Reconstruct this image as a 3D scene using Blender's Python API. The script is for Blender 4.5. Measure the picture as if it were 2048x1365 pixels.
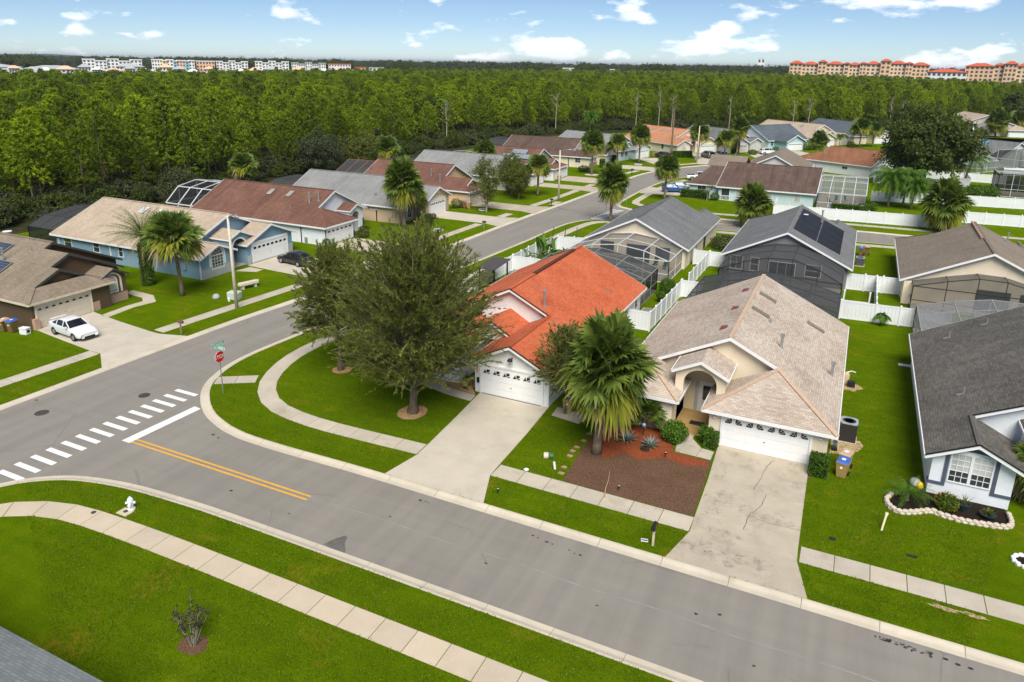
import bpy, math, random
import numpy as np
from mathutils import Vector, Matrix

for _o in list(bpy.data.objects): bpy.data.objects.remove(_o)
SC = bpy.context.scene
COL = SC.collection
R = math.radians
PI = math.pi

# ------------------------------------------------------------------ camera
F_PX, CX, CY = 1450.617, 1024.0, 568.593          # focal length / principal point of the 2048 px photograph
PITCH, ROLL, YAW = .295726, .0150273, .442149
CAM_H = 22.0
_fw = Vector((0, math.cos(PITCH), -math.sin(PITCH)))
_up = Vector((0, math.sin(PITCH), math.cos(PITCH)))
_rt = Vector((1, 0, 0))
_r2 = math.cos(ROLL)*_rt + math.sin(ROLL)*_up
_u2 = -math.sin(ROLL)*_rt + math.cos(ROLL)*_up
_rz = Matrix.Rotation(YAW, 3, 'Z')
_fw, _r2, _u2 = _rz@_fw, _rz@_r2, _rz@_u2
cd = bpy.data.cameras.new('camera')
cam = bpy.data.objects.new('camera', cd); COL.objects.link(cam)
cd.sensor_width = 36.0; cd.sensor_fit = 'HORIZONTAL'
cd.lens = F_PX/2048*36
cd.shift_x = 0.0
cd.shift_y = -(682.5-CY)/2048
cd.clip_start = 0.5; cd.clip_end = 60000
_m = Matrix((( _r2.x,_u2.x,-_fw.x,0),(_r2.y,_u2.y,-_fw.y,0),(_r2.z,_u2.z,-_fw.z,CAM_H),(0,0,0,1)))
cam.matrix_world = _m
SC.camera = cam
SC.render.engine = 'CYCLES'
SC.render.resolution_x, SC.render.resolution_y = 1024, 682
SC.cycles.max_bounces = 6; SC.cycles.diffuse_bounces = 3; SC.cycles.transparent_max_bounces = 24
SC.cycles.volume_bounces = 0
SC.view_settings.view_transform = 'Standard'
SC.view_settings.look = 'None'
SC.view_settings.gamma = 1.0
SC.view_settings.use_curve_mapping = False
SC.view_settings.exposure = 0.58

# ------------------------------------------------------------------ sun and sky
SUN_EL, SUN_AZ = 52.0, 152.0      # azimuth measured clockwise from +Y
_se, _sa = R(SUN_EL), R(SUN_AZ)
sdir = Vector((math.sin(_sa)*math.cos(_se), math.cos(_sa)*math.cos(_se), math.sin(_se)))
sl = bpy.data.lights.new('sun', 'SUN'); sun = bpy.data.objects.new('sun', sl); COL.objects.link(sun)
sl.energy = 3.3; sl.angle = R(38); sl.color = (1.0, .955, .87)
sun.rotation_euler = sdir.to_track_quat('Z', 'Y').to_euler()
W = bpy.data.worlds.new('World'); SC.world = W; W.use_nodes = True
wn = W.node_tree; wn.nodes.clear()
def WN(t, **k):
    n = wn.nodes.new(t)
    for a, b in k.items(): setattr(n, a, b)
    return n
sky = WN('ShaderNodeTexSky', sky_type='NISHITA', sun_disc=False, sun_elevation=_se, sun_rotation=_sa, air_density=.62, dust_density=.05, ozone_density=4.0, altitude=0)
tc = WN('ShaderNodeTexCoord')
sep = WN('ShaderNodeSeparateXYZ'); wn.links.new(tc.outputs['Generated'], sep.inputs[0])
mp = WN('ShaderNodeMapping'); mp.inputs['Scale'].default_value = (9.5, 9.5, 27); mp.inputs['Location'].default_value = (3.3, 1.2, 0.15)
wn.links.new(tc.outputs['Generated'], mp.inputs[0])
nz = WN('ShaderNodeTexNoise'); nz.inputs['Scale'].default_value = 1.0; nz.inputs['Detail'].default_value = 9; nz.inputs['Roughness'].default_value = .56
wn.links.new(mp.outputs[0], nz.inputs['Vector'])
rp = WN('ShaderNodeValToRGB'); rp.color_ramp.elements[0].position = .545; rp.color_ramp.elements[1].position = .625
wn.links.new(nz.outputs['Fac'], rp.inputs[0])
# bright tops, greyer bellies: the same noise taken a little lower
mp2 = WN('ShaderNodeMapping'); mp2.inputs['Scale'].default_value = (9.5, 9.5, 27); mp2.inputs['Location'].default_value = (3.3, 1.2, 0.35)
wn.links.new(tc.outputs['Generated'], mp2.inputs[0])
nz2 = WN('ShaderNodeTexNoise'); nz2.inputs['Scale'].default_value = 1.0; nz2.inputs['Detail'].default_value = 4; nz2.inputs['Roughness'].default_value = .5
wn.links.new(mp2.outputs[0], nz2.inputs['Vector'])
rp2 = WN('ShaderNodeValToRGB'); rp2.color_ramp.elements[0].position = .42; rp2.color_ramp.elements[1].position = .68
rp2.color_ramp.elements[0].color = (1.0, 1.0, 1.0, 1); rp2.color_ramp.elements[1].color = (.74, .77, .83, 1)
wn.links.new(nz2.outputs['Fac'], rp2.inputs[0])
mul = WN('ShaderNodeMath', operation='MULTIPLY'); mul.inputs[1].default_value = .82
wn.links.new(rp.outputs[0], mul.inputs[0])
cl = WN('ShaderNodeMixRGB', blend_type='MULTIPLY'); cl.inputs[0].default_value = 1; cl.inputs[2].default_value = (15.5, 15.3, 15.2, 1)
wn.links.new(rp2.outputs[0], cl.inputs[1])
mx = WN('ShaderNodeMixRGB'); wn.links.new(mul.outputs[0], mx.inputs[0]); wn.links.new(sky.outputs[0], mx.inputs[1]); wn.links.new(cl.outputs[0], mx.inputs[2])
bg = WN('ShaderNodeBackground'); bg.inputs['Strength'].default_value = .07
wo = WN('ShaderNodeOutputWorld')
wn.links.new(mx.outputs[0], bg.inputs['Color']); wn.links.new(bg.outputs[0], wo.inputs['Surface'])

# ------------------------------------------------------------------ helpers: objects
def tag(o, label=None, cat=None, group=None, kind=None):
    if label: o['label'] = label
    if cat: o['category'] = cat
    if group: o['group'] = group
    if kind: o['kind'] = kind
    return o
def empty(name, loc=(0, 0, 0), rz=0, parent=None):
    o = bpy.data.objects.new(name, None); COL.objects.link(o)
    o.empty_display_size = .2
    o.location = loc; o.rotation_euler = (0, 0, rz)
    if parent: o.parent = parent
    return o
def thing(name, label, cat, loc=(0, 0, 0), rz=0, group=None):
    return tag(empty(name, loc, rz), label, cat, group)
def copy_tree(o, parent=None):
    c = o.copy(); COL.objects.link(c); c.parent = parent
    for ch in o.children: copy_tree(ch, c)
    return c
def mesh_from(name, V, Fc, smooth=False):
    me = bpy.data.meshes.new(name); me.from_pydata([tuple(v) for v in V], [], Fc); me.update()
    if smooth:
        me.polygons.foreach_set('use_smooth', [True]*len(me.polygons))
    return me
def obj(name, me, mat, parent=None):
    o = bpy.data.objects.new(name, me); COL.objects.link(o)
    if mat and not me.materials: me.materials.append(mat)
    if parent: o.parent = parent
    return o
def struct(o): o['kind'] = 'structure'; return o

class MB:
    def __init__(s): s.v = []; s.f = []
    def add(s, pts, faces):
        b = len(s.v); s.v += [tuple(p) for p in pts]; s.f += [tuple(b+i for i in f) for f in faces]
        return s
    def poly(s, pts): return s.add(pts, [tuple(range(len(pts)))])
    def box(s, x0, x1, y0, y1, z0, z1):
        p = [(x0,y0,z0),(x1,y0,z0),(x1,y1,z0),(x0,y1,z0),(x0,y0,z1),(x1,y0,z1),(x1,y1,z1),(x0,y1,z1)]
        return s.add(p, [(0,3,2,1),(4,5,6,7),(0,1,5,4),(1,2,6,5),(2,3,7,6),(3,0,4,7)])
    def prism(s, pts, vec):
        """polygon (3-D points) pushed along vec"""
        n = len(pts); vec = Vector(vec)
        P = [Vector(p) for p in pts]; Q = [p+vec for p in P]
        return s.add(P+Q, [tuple(range(n)), tuple(range(2*n-1, n-1, -1))]+[(i, i+n, (i+1) % n+n, (i+1) % n) for i in range(n)])
    def beam(s, a, b, w, h, up=(0, 0, 1)):
        a, b = Vector(a), Vector(b); d = (b-a)
        if d.length < 1e-6: return s
        d.normalize(); up = Vector(up)
        sd = d.cross(up)
        if sd.length < 1e-4: sd = d.cross(Vector((1, 0, 0)))
        sd.normalize(); u = sd.cross(d).normalized()
        c = [a-sd*w/2-u*h/2, a+sd*w/2-u*h/2, a+sd*w/2+u*h/2, a-sd*w/2+u*h/2]
        e = [p+(b-a) for p in c]
        return s.add(c+e, [(0,1,2,3),(7,6,5,4),(0,4,5,1),(1,5,6,2),(2,6,7,3),(3,7,4,0)])
    def cyl(s, a, b, r0, r1=None, n=10, caps=True):
        r1 = r0 if r1 is None else r1
        return s.tube([a, b], [r0, r1], n, caps)
    def tube(s, path, rad, n=8, caps=True):
        P = [Vector(p) for p in path]; base = len(s.v)
        t = (P[1]-P[0]).normalized()
        ref = Vector((0, 0, 1)) if abs(t.z) < .9 else Vector((1, 0, 0))
        for i, p in enumerate(P):
            t = (P[min(i+1, len(P)-1)]-P[max(i-1, 0)]).normalized()
            a = t.cross(ref)
            if a.length < 1e-4: a = t.cross(Vector((0, 1, 0)))
            a.normalize(); b = t.cross(a)
            for k in range(n):
                q = 2*PI*k/n
                s.v.append(tuple(p+(a*math.cos(q)+b*math.sin(q))*rad[i]))
        for i in range(len(P)-1):
            for k in range(n):
                s.f.append((base+i*n+k, base+i*n+(k+1) % n, base+(i+1)*n+(k+1) % n, base+(i+1)*n+k))
        if caps:
            s.f.append(tuple(base+k for k in range(n))[::-1]); s.f.append(tuple(base+(len(P)-1)*n+k for k in range(n)))
        return s
    def lathe(s, prof, n=14, c=(0, 0, 0)):
        base = len(s.v)
        for r, z in prof:
            for k in range(n):
                q = 2*PI*k/n; s.v.append((c[0]+r*math.cos(q), c[1]+r*math.sin(q), c[2]+z))
        for i in range(len(prof)-1):
            for k in range(n):
                s.f.append((base+i*n+k, base+i*n+(k+1) % n, base+(i+1)*n+(k+1) % n, base+(i+1)*n+k))
        s.f.append(tuple(base+k for k in range(n))[::-1]); s.f.append(tuple(base+(len(prof)-1)*n+k for k in range(n)))
        return s
    def xf(s, M):
        s.v = [tuple(M@Vector(p)) for p in s.v]; return s
    def join(s, o):
        return s.add(o.v, o.f)
    def build(s, name, mat, parent=None, smooth=False):
        return obj(name, mesh_from(name, s.v, s.f, smooth), mat, parent)

def catmull(pts, step=.5):
    P = [np.array(p, float) for p in pts]; P = [2*P[0]-P[1]]+P+[2*P[-1]-P[-2]]
    out = []
    for i in range(1, len(P)-2):
        n = max(2, int(np.linalg.norm(P[i+1]-P[i])/step))
        for k in range(n):
            t = k/n
            out.append(.5*((2*P[i])+(P[i+1]-P[i-1])*t+(2*P[i-1]-5*P[i]+4*P[i+1]-P[i+2])*t*t+(3*P[i]-P[i-1]-3*P[i+1]+P[i+2])*t**3))
    out.append(P[-2]); return np.array(out)
def resample(P, step):
    d = np.r_[0, np.cumsum(np.linalg.norm(np.diff(P, axis=0), axis=1))]
    n = max(1, int(round(d[-1]/step))); q = np.linspace(0, d[-1], n+1)
    return np.c_[np.interp(q, d, P[:, 0]), np.interp(q, d, P[:, 1])]
def normals2(P):
    t = np.gradient(P, axis=0); t /= np.linalg.norm(t, axis=1)[:, None]
    return np.c_[-t[:, 1], t[:, 0]]          # left of travel

# ------------------------------------------------------------------ helpers: materials
def nodes(name):
    m = bpy.data.materials.new(name); m.use_nodes = True
    nt = m.node_tree; nt.nodes.clear()
    out = nt.nodes.new('ShaderNodeOutputMaterial'); return m, nt, out
def N(nt, t, ins=None, **k):
    n = nt.nodes.new(t)
    for a, b in k.items(): setattr(n, a, b)
    for a, b in (ins or {}).items():
        if hasattr(b, 'links') and hasattr(b, 'is_output'): nt.links.new(b, n.inputs[a])
        else: n.inputs[a].default_value = b
    return n
def c4(c): return (c[0], c[1], c[2], 1)
def noise(nt, vec, scale, detail=4, rough=.55, out='Fac'):
    return N(nt, 'ShaderNodeTexNoise', {'Vector': vec, 'Scale': scale, 'Detail': detail, 'Roughness': rough}).outputs[out]
def ramp(nt, fac, stops):
    n = N(nt, 'ShaderNodeValToRGB', {'Fac': fac}); cr = n.color_ramp
    while len(cr.elements) < len(stops): cr.elements.new(.5)
    for e, (p, c) in zip(cr.elements, stops): e.position = p; e.color = c4(c) if len(c) == 3 else c
    return n.outputs[0]
def mix(nt, fac, a, b, mode='MIX'):
    n = nt.nodes.new('ShaderNodeMixRGB'); n.blend_type = mode
    for i, x in enumerate((fac, a, b)):
        if hasattr(x, 'is_output'): nt.links.new(x, n.inputs[i])
        elif i == 0: n.inputs[0].default_value = x
        else: n.inputs[i].default_value = c4(x)
    return n.outputs[0]
def math_(nt, op, a, b=None):
    n = nt.nodes.new('ShaderNodeMath'); n.operation = op
    for i, x in enumerate((a, b)):
        if x is None: continue
        if hasattr(x, 'is_output'): nt.links.new(x, n.inputs[i])
        else: n.inputs[i].default_value = x
    return n.outputs[0]
def pos(nt): return N(nt, 'ShaderNodeNewGeometry').outputs['Position']
def princ(nt, out, col, rough=.8, spec=.3, metal=0, bump=None, bstr=.3, bdist=.05):
    p = N(nt, 'ShaderNodeBsdfPrincipled', {'Roughness': rough, 'Metallic': metal, 'Specular IOR Level': spec})
    if hasattr(col, 'is_output'): nt.links.new(col, p.inputs['Base Color'])
    else: p.inputs['Base Color'].default_value = c4(col)
    if bump is not None:
        b = N(nt, 'ShaderNodeBump', {'Height': bump, 'Strength': bstr, 'Distance': bdist}); nt.links.new(b.outputs[0], p.inputs['Normal'])
    nt.links.new(p.outputs[0], out.inputs['Surface']); return p
_mats = {}
def flat(name, col, rough=.7, spec=.3, metal=0, var=.12, scale=3.0, dirt=0.0, bump=0.0):
    """plain painted / plastic / metal surface with slight wear"""
    if name in _mats: return _mats[name]
    m, nt, out = nodes(name); P = pos(nt)
    n = noise(nt, P, scale, 5)
    a = [max(0, c*(1-var)) for c in col]; b = [min(1, c*(1+var)) for c in col]
    c = ramp(nt, n, [(.3, a), (.7, b)])
    if dirt:
        d = noise(nt, P, .8, 6, .65)
        c = mix(nt, math_(nt, 'MULTIPLY', ramp(nt, d, [(.5, (0, 0, 0)), (.75, (1, 1, 1))]), dirt), c, [x*.45 for x in col])
    h = noise(nt, P, 60, 3) if bump else None
    princ(nt, out, c, rough, spec, metal, h, bump, .01)
    _mats[name] = m; return m
def grass_mat():
    m, nt, out = nodes('lawn_grass'); P = pos(nt)
    big = noise(nt, P, .12, 4, .6); mid = noise(nt, P, .9, 5, .62); fine = noise(nt, P, 14, 5, .75)
    vf = N(nt, 'ShaderNodeTexNoise', {'Vector': P, 'Scale': 55.0, 'Detail': 3.0, 'Roughness': .8}).outputs['Fac']
    c = ramp(nt, mid, [(.28, (.030, .088, .004)), (.5, (.058, .150, .006)), (.72, (.098, .215, .009))])
    c = mix(nt, .55, c, ramp(nt, big, [(.3, (.034, .105, .004)), (.7, (.090, .200, .008))]))
    st = N(nt, 'ShaderNodeTexWave', {'Vector': N(nt, 'ShaderNodeMapping', {'Vector': P, 'Rotation': (0, 0, 1.5)}).outputs[0], 'Scale': .30, 'Distortion': 2.5, 'Detail': 3.0, 'Detail Scale': .6}).outputs['Fac']
    c = mix(nt, .22, c, ramp(nt, st, [(.2, (.030, .095, .004)), (.8, (.105, .225, .009))]))
    pt = ramp(nt, noise(nt, P, .42, 6, .70), [(.40, (.50, .58, .5)), (.50, (1, 1, 1)), (.60, (1.75, 1.48, 1.1))])
    c = mix(nt, .62, c, mix(nt, 1, c, pt, 'MULTIPLY'))
    c = mix(nt, .55, c, ramp(nt, fine, [(.34, (.010, .040, .002)), (.5, (.055, .145, .006)), (.66, (.17, .28, .022))]))
    c = mix(nt, .30, c, ramp(nt, vf, [(.36, (.008, .034, .002)), (.64, (.15, .27, .02))]))
    # thin, dry patches
    dry = math_(nt, 'MULTIPLY', ramp(nt, noise(nt, P, .33, 6, .68), [(.55, (0, 0, 0)), (.68, (1, 1, 1))]), ramp(nt, noise(nt, P, 3.5, 4, .7), [(.40, (0, 0, 0)), (.62, (1, 1, 1))]))
    c = mix(nt, math_(nt, 'MULTIPLY', dry, .62), c, (.24, .19, .07))
    princ(nt, out, mix(nt, 1, c, (1.42, 1.06, .28), 'MULTIPLY'), 1.0, .0, 0, math_(nt, 'ADD', fine, vf), .7, .08); return m
def asphalt_mat():
    m, nt, out = nodes('asphalt'); P = pos(nt)
    c = ramp(nt, noise(nt, P, .25, 5, .6), [(.3, (.205, .188, .162)), (.7, (.272, .250, .216))])
    mp_ = N(nt, 'ShaderNodeMapping', {'Vector': P, 'Scale': (.05, 1.6, 1)}).outputs[0]
    c = mix(nt, .30, c, ramp(nt, noise(nt, mp_, 1.0, 6, .6), [(.3, (.180, .165, .142)), (.7, (.290, .266, .23))]))
    mp3 = N(nt, 'ShaderNodeMapping', {'Vector': P, 'Scale': (1.3, .06, 1), 'Location': (3, 0, 0)}).outputs[0]
    c = mix(nt, .25, c, ramp(nt, noise(nt, mp3, 1.0, 5, .6), [(.36, (.165, .152, .132)), (.64, (.31, .285, .245))]))
    vo = N(nt, 'ShaderNodeTexVoronoi', {'Vector': mix(nt, .12, P, N(nt, 'ShaderNodeTexNoise', {'Vector': P, 'Scale': .8, 'Detail': 4.0}).outputs['Color'], 'ADD'), 'Scale': .16}, feature='DISTANCE_TO_EDGE').outputs['Distance']
    c = mix(nt, math_(nt, 'MULTIPLY', ramp(nt, vo, [(.0, (1, 1, 1)), (.008, (0, 0, 0))]), ramp(nt, noise(nt, P, .2, 3), [(.50, (0, 0, 0)), (.60, (.45, .45, .45))])), c, (.10, .095, .085))
    c = mix(nt, .22, c, ramp(nt, noise(nt, P, 40, 4, .8), [(.2, (.09, .085, .075)), (.8, (.40, .37, .32))]))
    c = mix(nt, ramp(nt, noise(nt, P, 1.3, 6, .7), [(.66, (0, 0, 0)), (.78, (.4, .4, .4))]), c, (.13, .125, .12))
    princ(nt, out, c, .9, .25, 0, noise(nt, P, 70, 3, .8), .4, .01); return m
def concrete_mat(name, a, b, dirt=.5, sc=1.0):
    m, nt, out = nodes(name); P = pos(nt)
    c = ramp(nt, noise(nt, P, .7*sc, 6, .6), [(.3, a), (.7, b)])
    c = mix(nt, .25, c, ramp(nt, noise(nt, P, 26, 4, .75), [(.2, [x*.6 for x in a]), (.8, [min(1, x*1.25) for x in b])]))
    st = ramp(nt, noise(nt, P, .42*sc, 7, .72), [(.54, (0, 0, 0)), (.72, (1, 1, 1))])
    c = mix(nt, math_(nt, 'MULTIPLY', st, dirt), c, (.15, .13, .095))
    # per-slab tone
    oi = N(nt, 'ShaderNodeObjectInfo').outputs['Random']
    c = mix(nt, 1, c, ramp(nt, oi, [(0, (.93, .93, .935)), (1, (1.04, 1.035, 1.02))]), 'MULTIPLY')
    princ(nt, out, c, .9, .2, 0, noise(nt, P, 45, 4, .7), .25, .01); return m
def shingle_mat(name, cols, streak=.4, row=.145, length=.33, stain=(.04, .038, .036)):
    """asphalt shingles: courses follow the height, tabs run along the eave; cols = dark, mid, light"""
    m, nt, out = nodes(name); g = N(nt, 'ShaderNodeNewGeometry'); P = g.outputs['Position']
    s = N(nt, 'ShaderNodeSeparateXYZ', {0: P}); nn = N(nt, 'ShaderNodeSeparateXYZ', {0: g.outputs['True Normal']})
    ax = math_(nt, 'GREATER_THAN', math_(nt, 'ABSOLUTE', nn.outputs[0]), math_(nt, 'ABSOLUTE', nn.outputs[1]))
    # coordinate along the eave
    u = math_(nt, 'ADD', math_(nt, 'MULTIPLY', s.outputs[1], ax), math_(nt, 'MULTIPLY', s.outputs[0], math_(nt, 'SUBTRACT', 1.0, ax)))
    v = math_(nt, 'MULTIPLY', s.outputs[2], 2.26)
    cv = N(nt, 'ShaderNodeCombineXYZ', {0: u, 1: v, 2: 0.0}).outputs[0]
    br = N(nt, 'ShaderNodeTexBrick', {'Vector': cv, 'Color1': c4(cols[0]), 'Color2': c4(cols[2]), 'Mortar': c4([x*.42 for x in cols[0]]), 'Scale': 1.0, 'Mortar Size': .016, 'Mortar Smooth': .4, 'Bias': .0, 'Brick Width': length, 'Row Height': row}, offset=.5, offset_frequency=2)
    c = mix(nt, .86, cols[1], br.outputs['Color'])
    c = mix(nt, .25, c, ramp(nt, noise(nt, P, 22, 4, .75), [(.2, [x*.6 for x in cols[0]]), (.8, [min(1, x*1.2) for x in cols[2]])]))
    c = mix(nt, .35, c, ramp(nt, noise(nt, P, .35, 4, .6), [(.3, cols[0]), (.7, cols[2])]))
    if streak:
        # rain streaks and algae run down the slope
        sv = N(nt, 'ShaderNodeCombineXYZ', {0: math_(nt, 'MULTIPLY', u, 1.1), 1: math_(nt, 'MULTIPLY', s.outputs[2], .35), 2: 0.0}).outputs[0]
        k = ramp(nt, noise(nt, sv, 1.0, 6, .68), [(.42, (0, 0, 0)), (.72, (1, 1, 1))])
        c = mix(nt, math_(nt, 'MULTIPLY', k, streak), c, stain)
    princ(nt, out, c, .9, .2, 0, br.outputs['Fac'], -.5, .02); return m
def stucco(name, col, dirt=.18):
    if name in _mats: return _mats[name]
    m, nt, out = nodes(name); P = pos(nt)
    c = ramp(nt, noise(nt, P, 1.2, 5, .6), [(.3, [x*.93 for x in col]), (.7, [min(1, x*1.04) for x in col])])
    sx = N(nt, 'ShaderNodeMapping', {'Vector': P, 'Scale': (1.6, 1.6, .25)}).outputs[0]
    st = ramp(nt, noise(nt, sx, 1.0, 6, .7), [(.55, (0, 0, 0)), (.8, (1, 1, 1))])
    c = mix(nt, math_(nt, 'MULTIPLY', st, dirt), c, [x*.55 for x in col])
    princ(nt, out, c, .92, .15, 0, noise(nt, P, 38, 4, .7), .35, .015); _mats[name] = m; return m
def brick_mat(name, c1, c2):
    m, nt, out = nodes(name); P = pos(nt); s = N(nt, 'ShaderNodeSeparateXYZ', {0: P})
    cv = N(nt, 'ShaderNodeCombineXYZ', {0: math_(nt, 'ADD', s.outputs[0], s.outputs[1]), 1: s.outputs[2], 2: 0.0}).outputs[0]
    br = N(nt, 'ShaderNodeTexBrick', {'Vector': cv, 'Color1': c4(c1), 'Color2': c4(c2), 'Mortar': (.5, .42, .35, 1), 'Scale': 1.0, 'Mortar Size': .012, 'Brick Width': .22, 'Row Height': .075})
    princ(nt, out, br.outputs[0], .9, .2, 0, br.outputs['Fac'], -.4, .01); return m
def leaf_mat(name, stops, trans=.35, rough=.55, spec=.25, obj_var=.0):
    """foliage: each leaf island has its own tone"""
    m, nt, out = nodes(name); g = N(nt, 'ShaderNodeNewGeometry')
    c = ramp(nt, g.outputs['Random Per Island'], stops)
    n = noise(nt, g.outputs['Position'], .55, 3, .6)
    c = mix(nt, .35, c, mix(nt, 1, c, ramp(nt, n, [(.3, (.55, .6, .5)), (.7, (1.5, 1.45, 1.4))]), 'MULTIPLY'))
    if obj_var:
        oi = N(nt, 'ShaderNodeObjectInfo').outputs['Random']
        lo, hi = 1-obj_var, 1+obj_var
        c = mix(nt, 1, c, ramp(nt, oi, [(0, (lo, lo, lo)), (.5, (1, 1, .9)), (1, (hi*1.1, hi, lo))]), 'MULTIPLY')
    p = N(nt, 'ShaderNodeBsdfPrincipled', {'Base Color': c, 'Roughness': rough, 'Specular IOR Level': spec})
    t = N(nt, 'ShaderNodeBsdfTranslucent', {'Color': mix(nt, 1, c, (1.15, 1.2, .6), 'MULTIPLY')})
    x = N(nt, 'ShaderNodeMixShader', {0: trans, 1: p.outputs[0], 2: t.outputs[0]})
    nt.links.new(x.outputs[0], out.inputs['Surface']); return m
def bark_mat(name, a, b, sc=6):
    m, nt, out = nodes(name); P = pos(nt)
    v = N(nt, 'ShaderNodeMapping', {'Vector': P, 'Scale': (sc, sc, sc*.35)}).outputs[0]
    n = noise(nt, v, 1.0, 6, .7)
    princ(nt, out, ramp(nt, n, [(.3, a), (.7, b)]), .95, .1, 0, n, .8, .03); return m
def ground_mat(name, a, b, c, sc=8):
    m, nt, out = nodes(name); P = pos(nt)
    n = noise(nt, P, sc, 6, .8); k = noise(nt, P, .8, 5, .6)
    col = mix(nt, .45, ramp(nt, n, [(.36, a), (.5, b), (.66, c)]), ramp(nt, k, [(.3, a), (.7, b)]))
    princ(nt, out, col, .97, .05, 0, n, .9, .05); return m
def screen_mat(name, col, fac):
    m, nt, out = nodes(name)
    d = N(nt, 'ShaderNodeBsdfDiffuse', {'Color': c4(col)}); t = N(nt, 'ShaderNodeBsdfTransparent')
    x = N(nt, 'ShaderNodeMixShader', {0: fac, 1: t.outputs[0], 2: d.outputs[0]})
    nt.links.new(x.outputs[0], out.inputs['Surface']); return m
def glass_mat(name, col, rough=.06, spec=.8):
    m, nt, out = nodes(name); P = pos(nt)
    princ(nt, out, ramp(nt, noise(nt, P, .7, 3), [(.3, [x*.6 for x in col]), (.7, col)]), rough, spec); return m

M = {}
M['grass'] = grass_mat(); M['asphalt'] = asphalt_mat()
M['walk'] = concrete_mat('sidewalk_concrete', (.44, .385, .305), (.56, .50, .405), .38)
M['walk_near'] = concrete_mat('tan_sidewalk_concrete', (.52, .43, .315), (.60, .505, .385), .10)
M['drive'] = concrete_mat('driveway_concrete', (.415, .355, .27), (.53, .465, .365), .5, 1.3)
M['drive_clean'] = concrete_mat('pale_driveway_concrete', (.48, .43, .345), (.59, .53, .435), .22)
M['kerb'] = concrete_mat('kerb_concrete', (.50, .44, .345), (.63, .56, .445), .25)
M['deck'] = concrete_mat('pool_deck_concrete', (.42, .38, .30), (.52, .47, .38), .2)
M['white_paint'] = flat('road_white_paint', (.80, .79, .76), .7, .3, var=.10, scale=9, dirt=.32)
M['yellow_paint'] = flat('road_yellow_paint', (.72, .38, .045), .7, .3, var=.14, scale=9, dirt=.28)
M['stain'] = flat('oil_stain_on_asphalt', (.030, .029, .028), .7, .3, var=.4, scale=6)
M['stain_light'] = flat('old_stain_on_asphalt', (.13, .122, .112), .85, .2, var=.2, scale=4)
M['seam'] = flat('pale_asphalt_seam', (.27, .263, .247), .9, .2, var=.2, scale=1.2)
M['crack'] = flat('concrete_crack', (.17, .14, .105), .95, .1, var=.2)
M['iron'] = flat('cast_iron', (.07, .062, .055), .7, .4, .2, var=.2)
M['white'] = flat('white_trim', (.80, .80, .79), .55, .3, var=.04, dirt=.05)
M['vinyl'] = flat('white_vinyl', (.82, .83, .83), .35, .4, var=.04, scale=.6, dirt=.08)
M['garage_white'] = flat('white_garage_door', (.82, .82, .80), .5, .35, var=.03)
M['garage_cream'] = flat('cream_garage_door', (.66, .58, .46), .5, .35, var=.04)
M['black_pane'] = glass_mat('dark_door_pane', (.020, .020, .022), .15, .5)
M['glass'] = glass_mat('window_glass', (.045, .055, .062))
M['glass_curtain'] = glass_mat('curtained_window', (.62, .62, .60), .12, .6)
M['black_metal'] = flat('black_metal', (.025, .025, .027), .45, .4, .3)
M['bronze'] = flat('bronze_aluminium', (.060, .055, .050), .45, .4, .3)
M['alu_white'] = flat('white_aluminium', (.76, .77, .77), .4, .4, .1)
M['alu_grey'] = flat('grey_aluminium', (.36, .35, .33), .4, .4, .3)
M['galv'] = flat('galvanised_steel', (.42, .43, .43), .35, .5, .6)
M['screen_dark'] = screen_mat('charcoal_insect_screen', (.028, .030, .032), .62)
M['screen_mid'] = screen_mat('grey_insect_screen', (.10, .105, .11), .42)
M['screen_roof'] = screen_mat('charcoal_screen_overhead', (.085, .088, .090), .60)
M['screen_light'] = screen_mat('pale_insect_screen', (.34, .35, .36), .34)
M['water'] = glass_mat('pool_water', (.035, .16, .19), .04, .6)
M['concrete_pole'] = flat('concrete_pole', (.64, .56, .44), .85, .2, var=.1, dirt=.15)
M['mulch_brown'] = ground_mat('brown_mulch', (.070, .036, .022), (.150, .082, .050), (.33, .22, .15), 11)
M['mulch_red'] = ground_mat('red_mulch', (.14, .034, .014), (.28, .072, .028), (.42, .16, .08), 9)
M['mulch_dark'] = ground_mat('dark_mulch', (.010, .008, .006), (.028, .020, .015), (.06, .045, .034), 14)
M['soil'] = ground_mat('bare_sand', (.34, .24, .13), (.50, .37, .21), (.62, .48, .30), 5)
M['rock'] = ground_mat('tan_landscape_rock', (.26, .13, .06), (.50, .30, .14), (.74, .55, .34), 4)
M['stone'] = flat('pale_edging_stone', (.58, .50, .40), .9, .2, var=.18, scale=9, bump=.5)
M['forest_floor'] = ground_mat('forest_floor', (.018, .022, .008), (.040, .044, .016), (.080, .065, .030), .6)
M['brick_peach'] = brick_mat('peach_brick', (.42, .22, .14), (.52, .30, .20))
M['brick_brown'] = brick_mat('brown_brick', (.24, .13, .09), (.36, .21, .15))
M['bark_palm'] = bark_mat('palm_trunk', (.12, .085, .055), (.30, .235, .165), 8)
M['bark'] = bark_mat('tree_bark', (.075, .055, .036), (.19, .15, .105), 6)
M['bark_pine'] = bark_mat('pine_bark', (.085, .060, .042), (.21, .155, .115), 3)
M['bark_pale'] = bark_mat('pale_dead_wood', (.27, .23, .17), (.42, .37, .29), 3)
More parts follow.
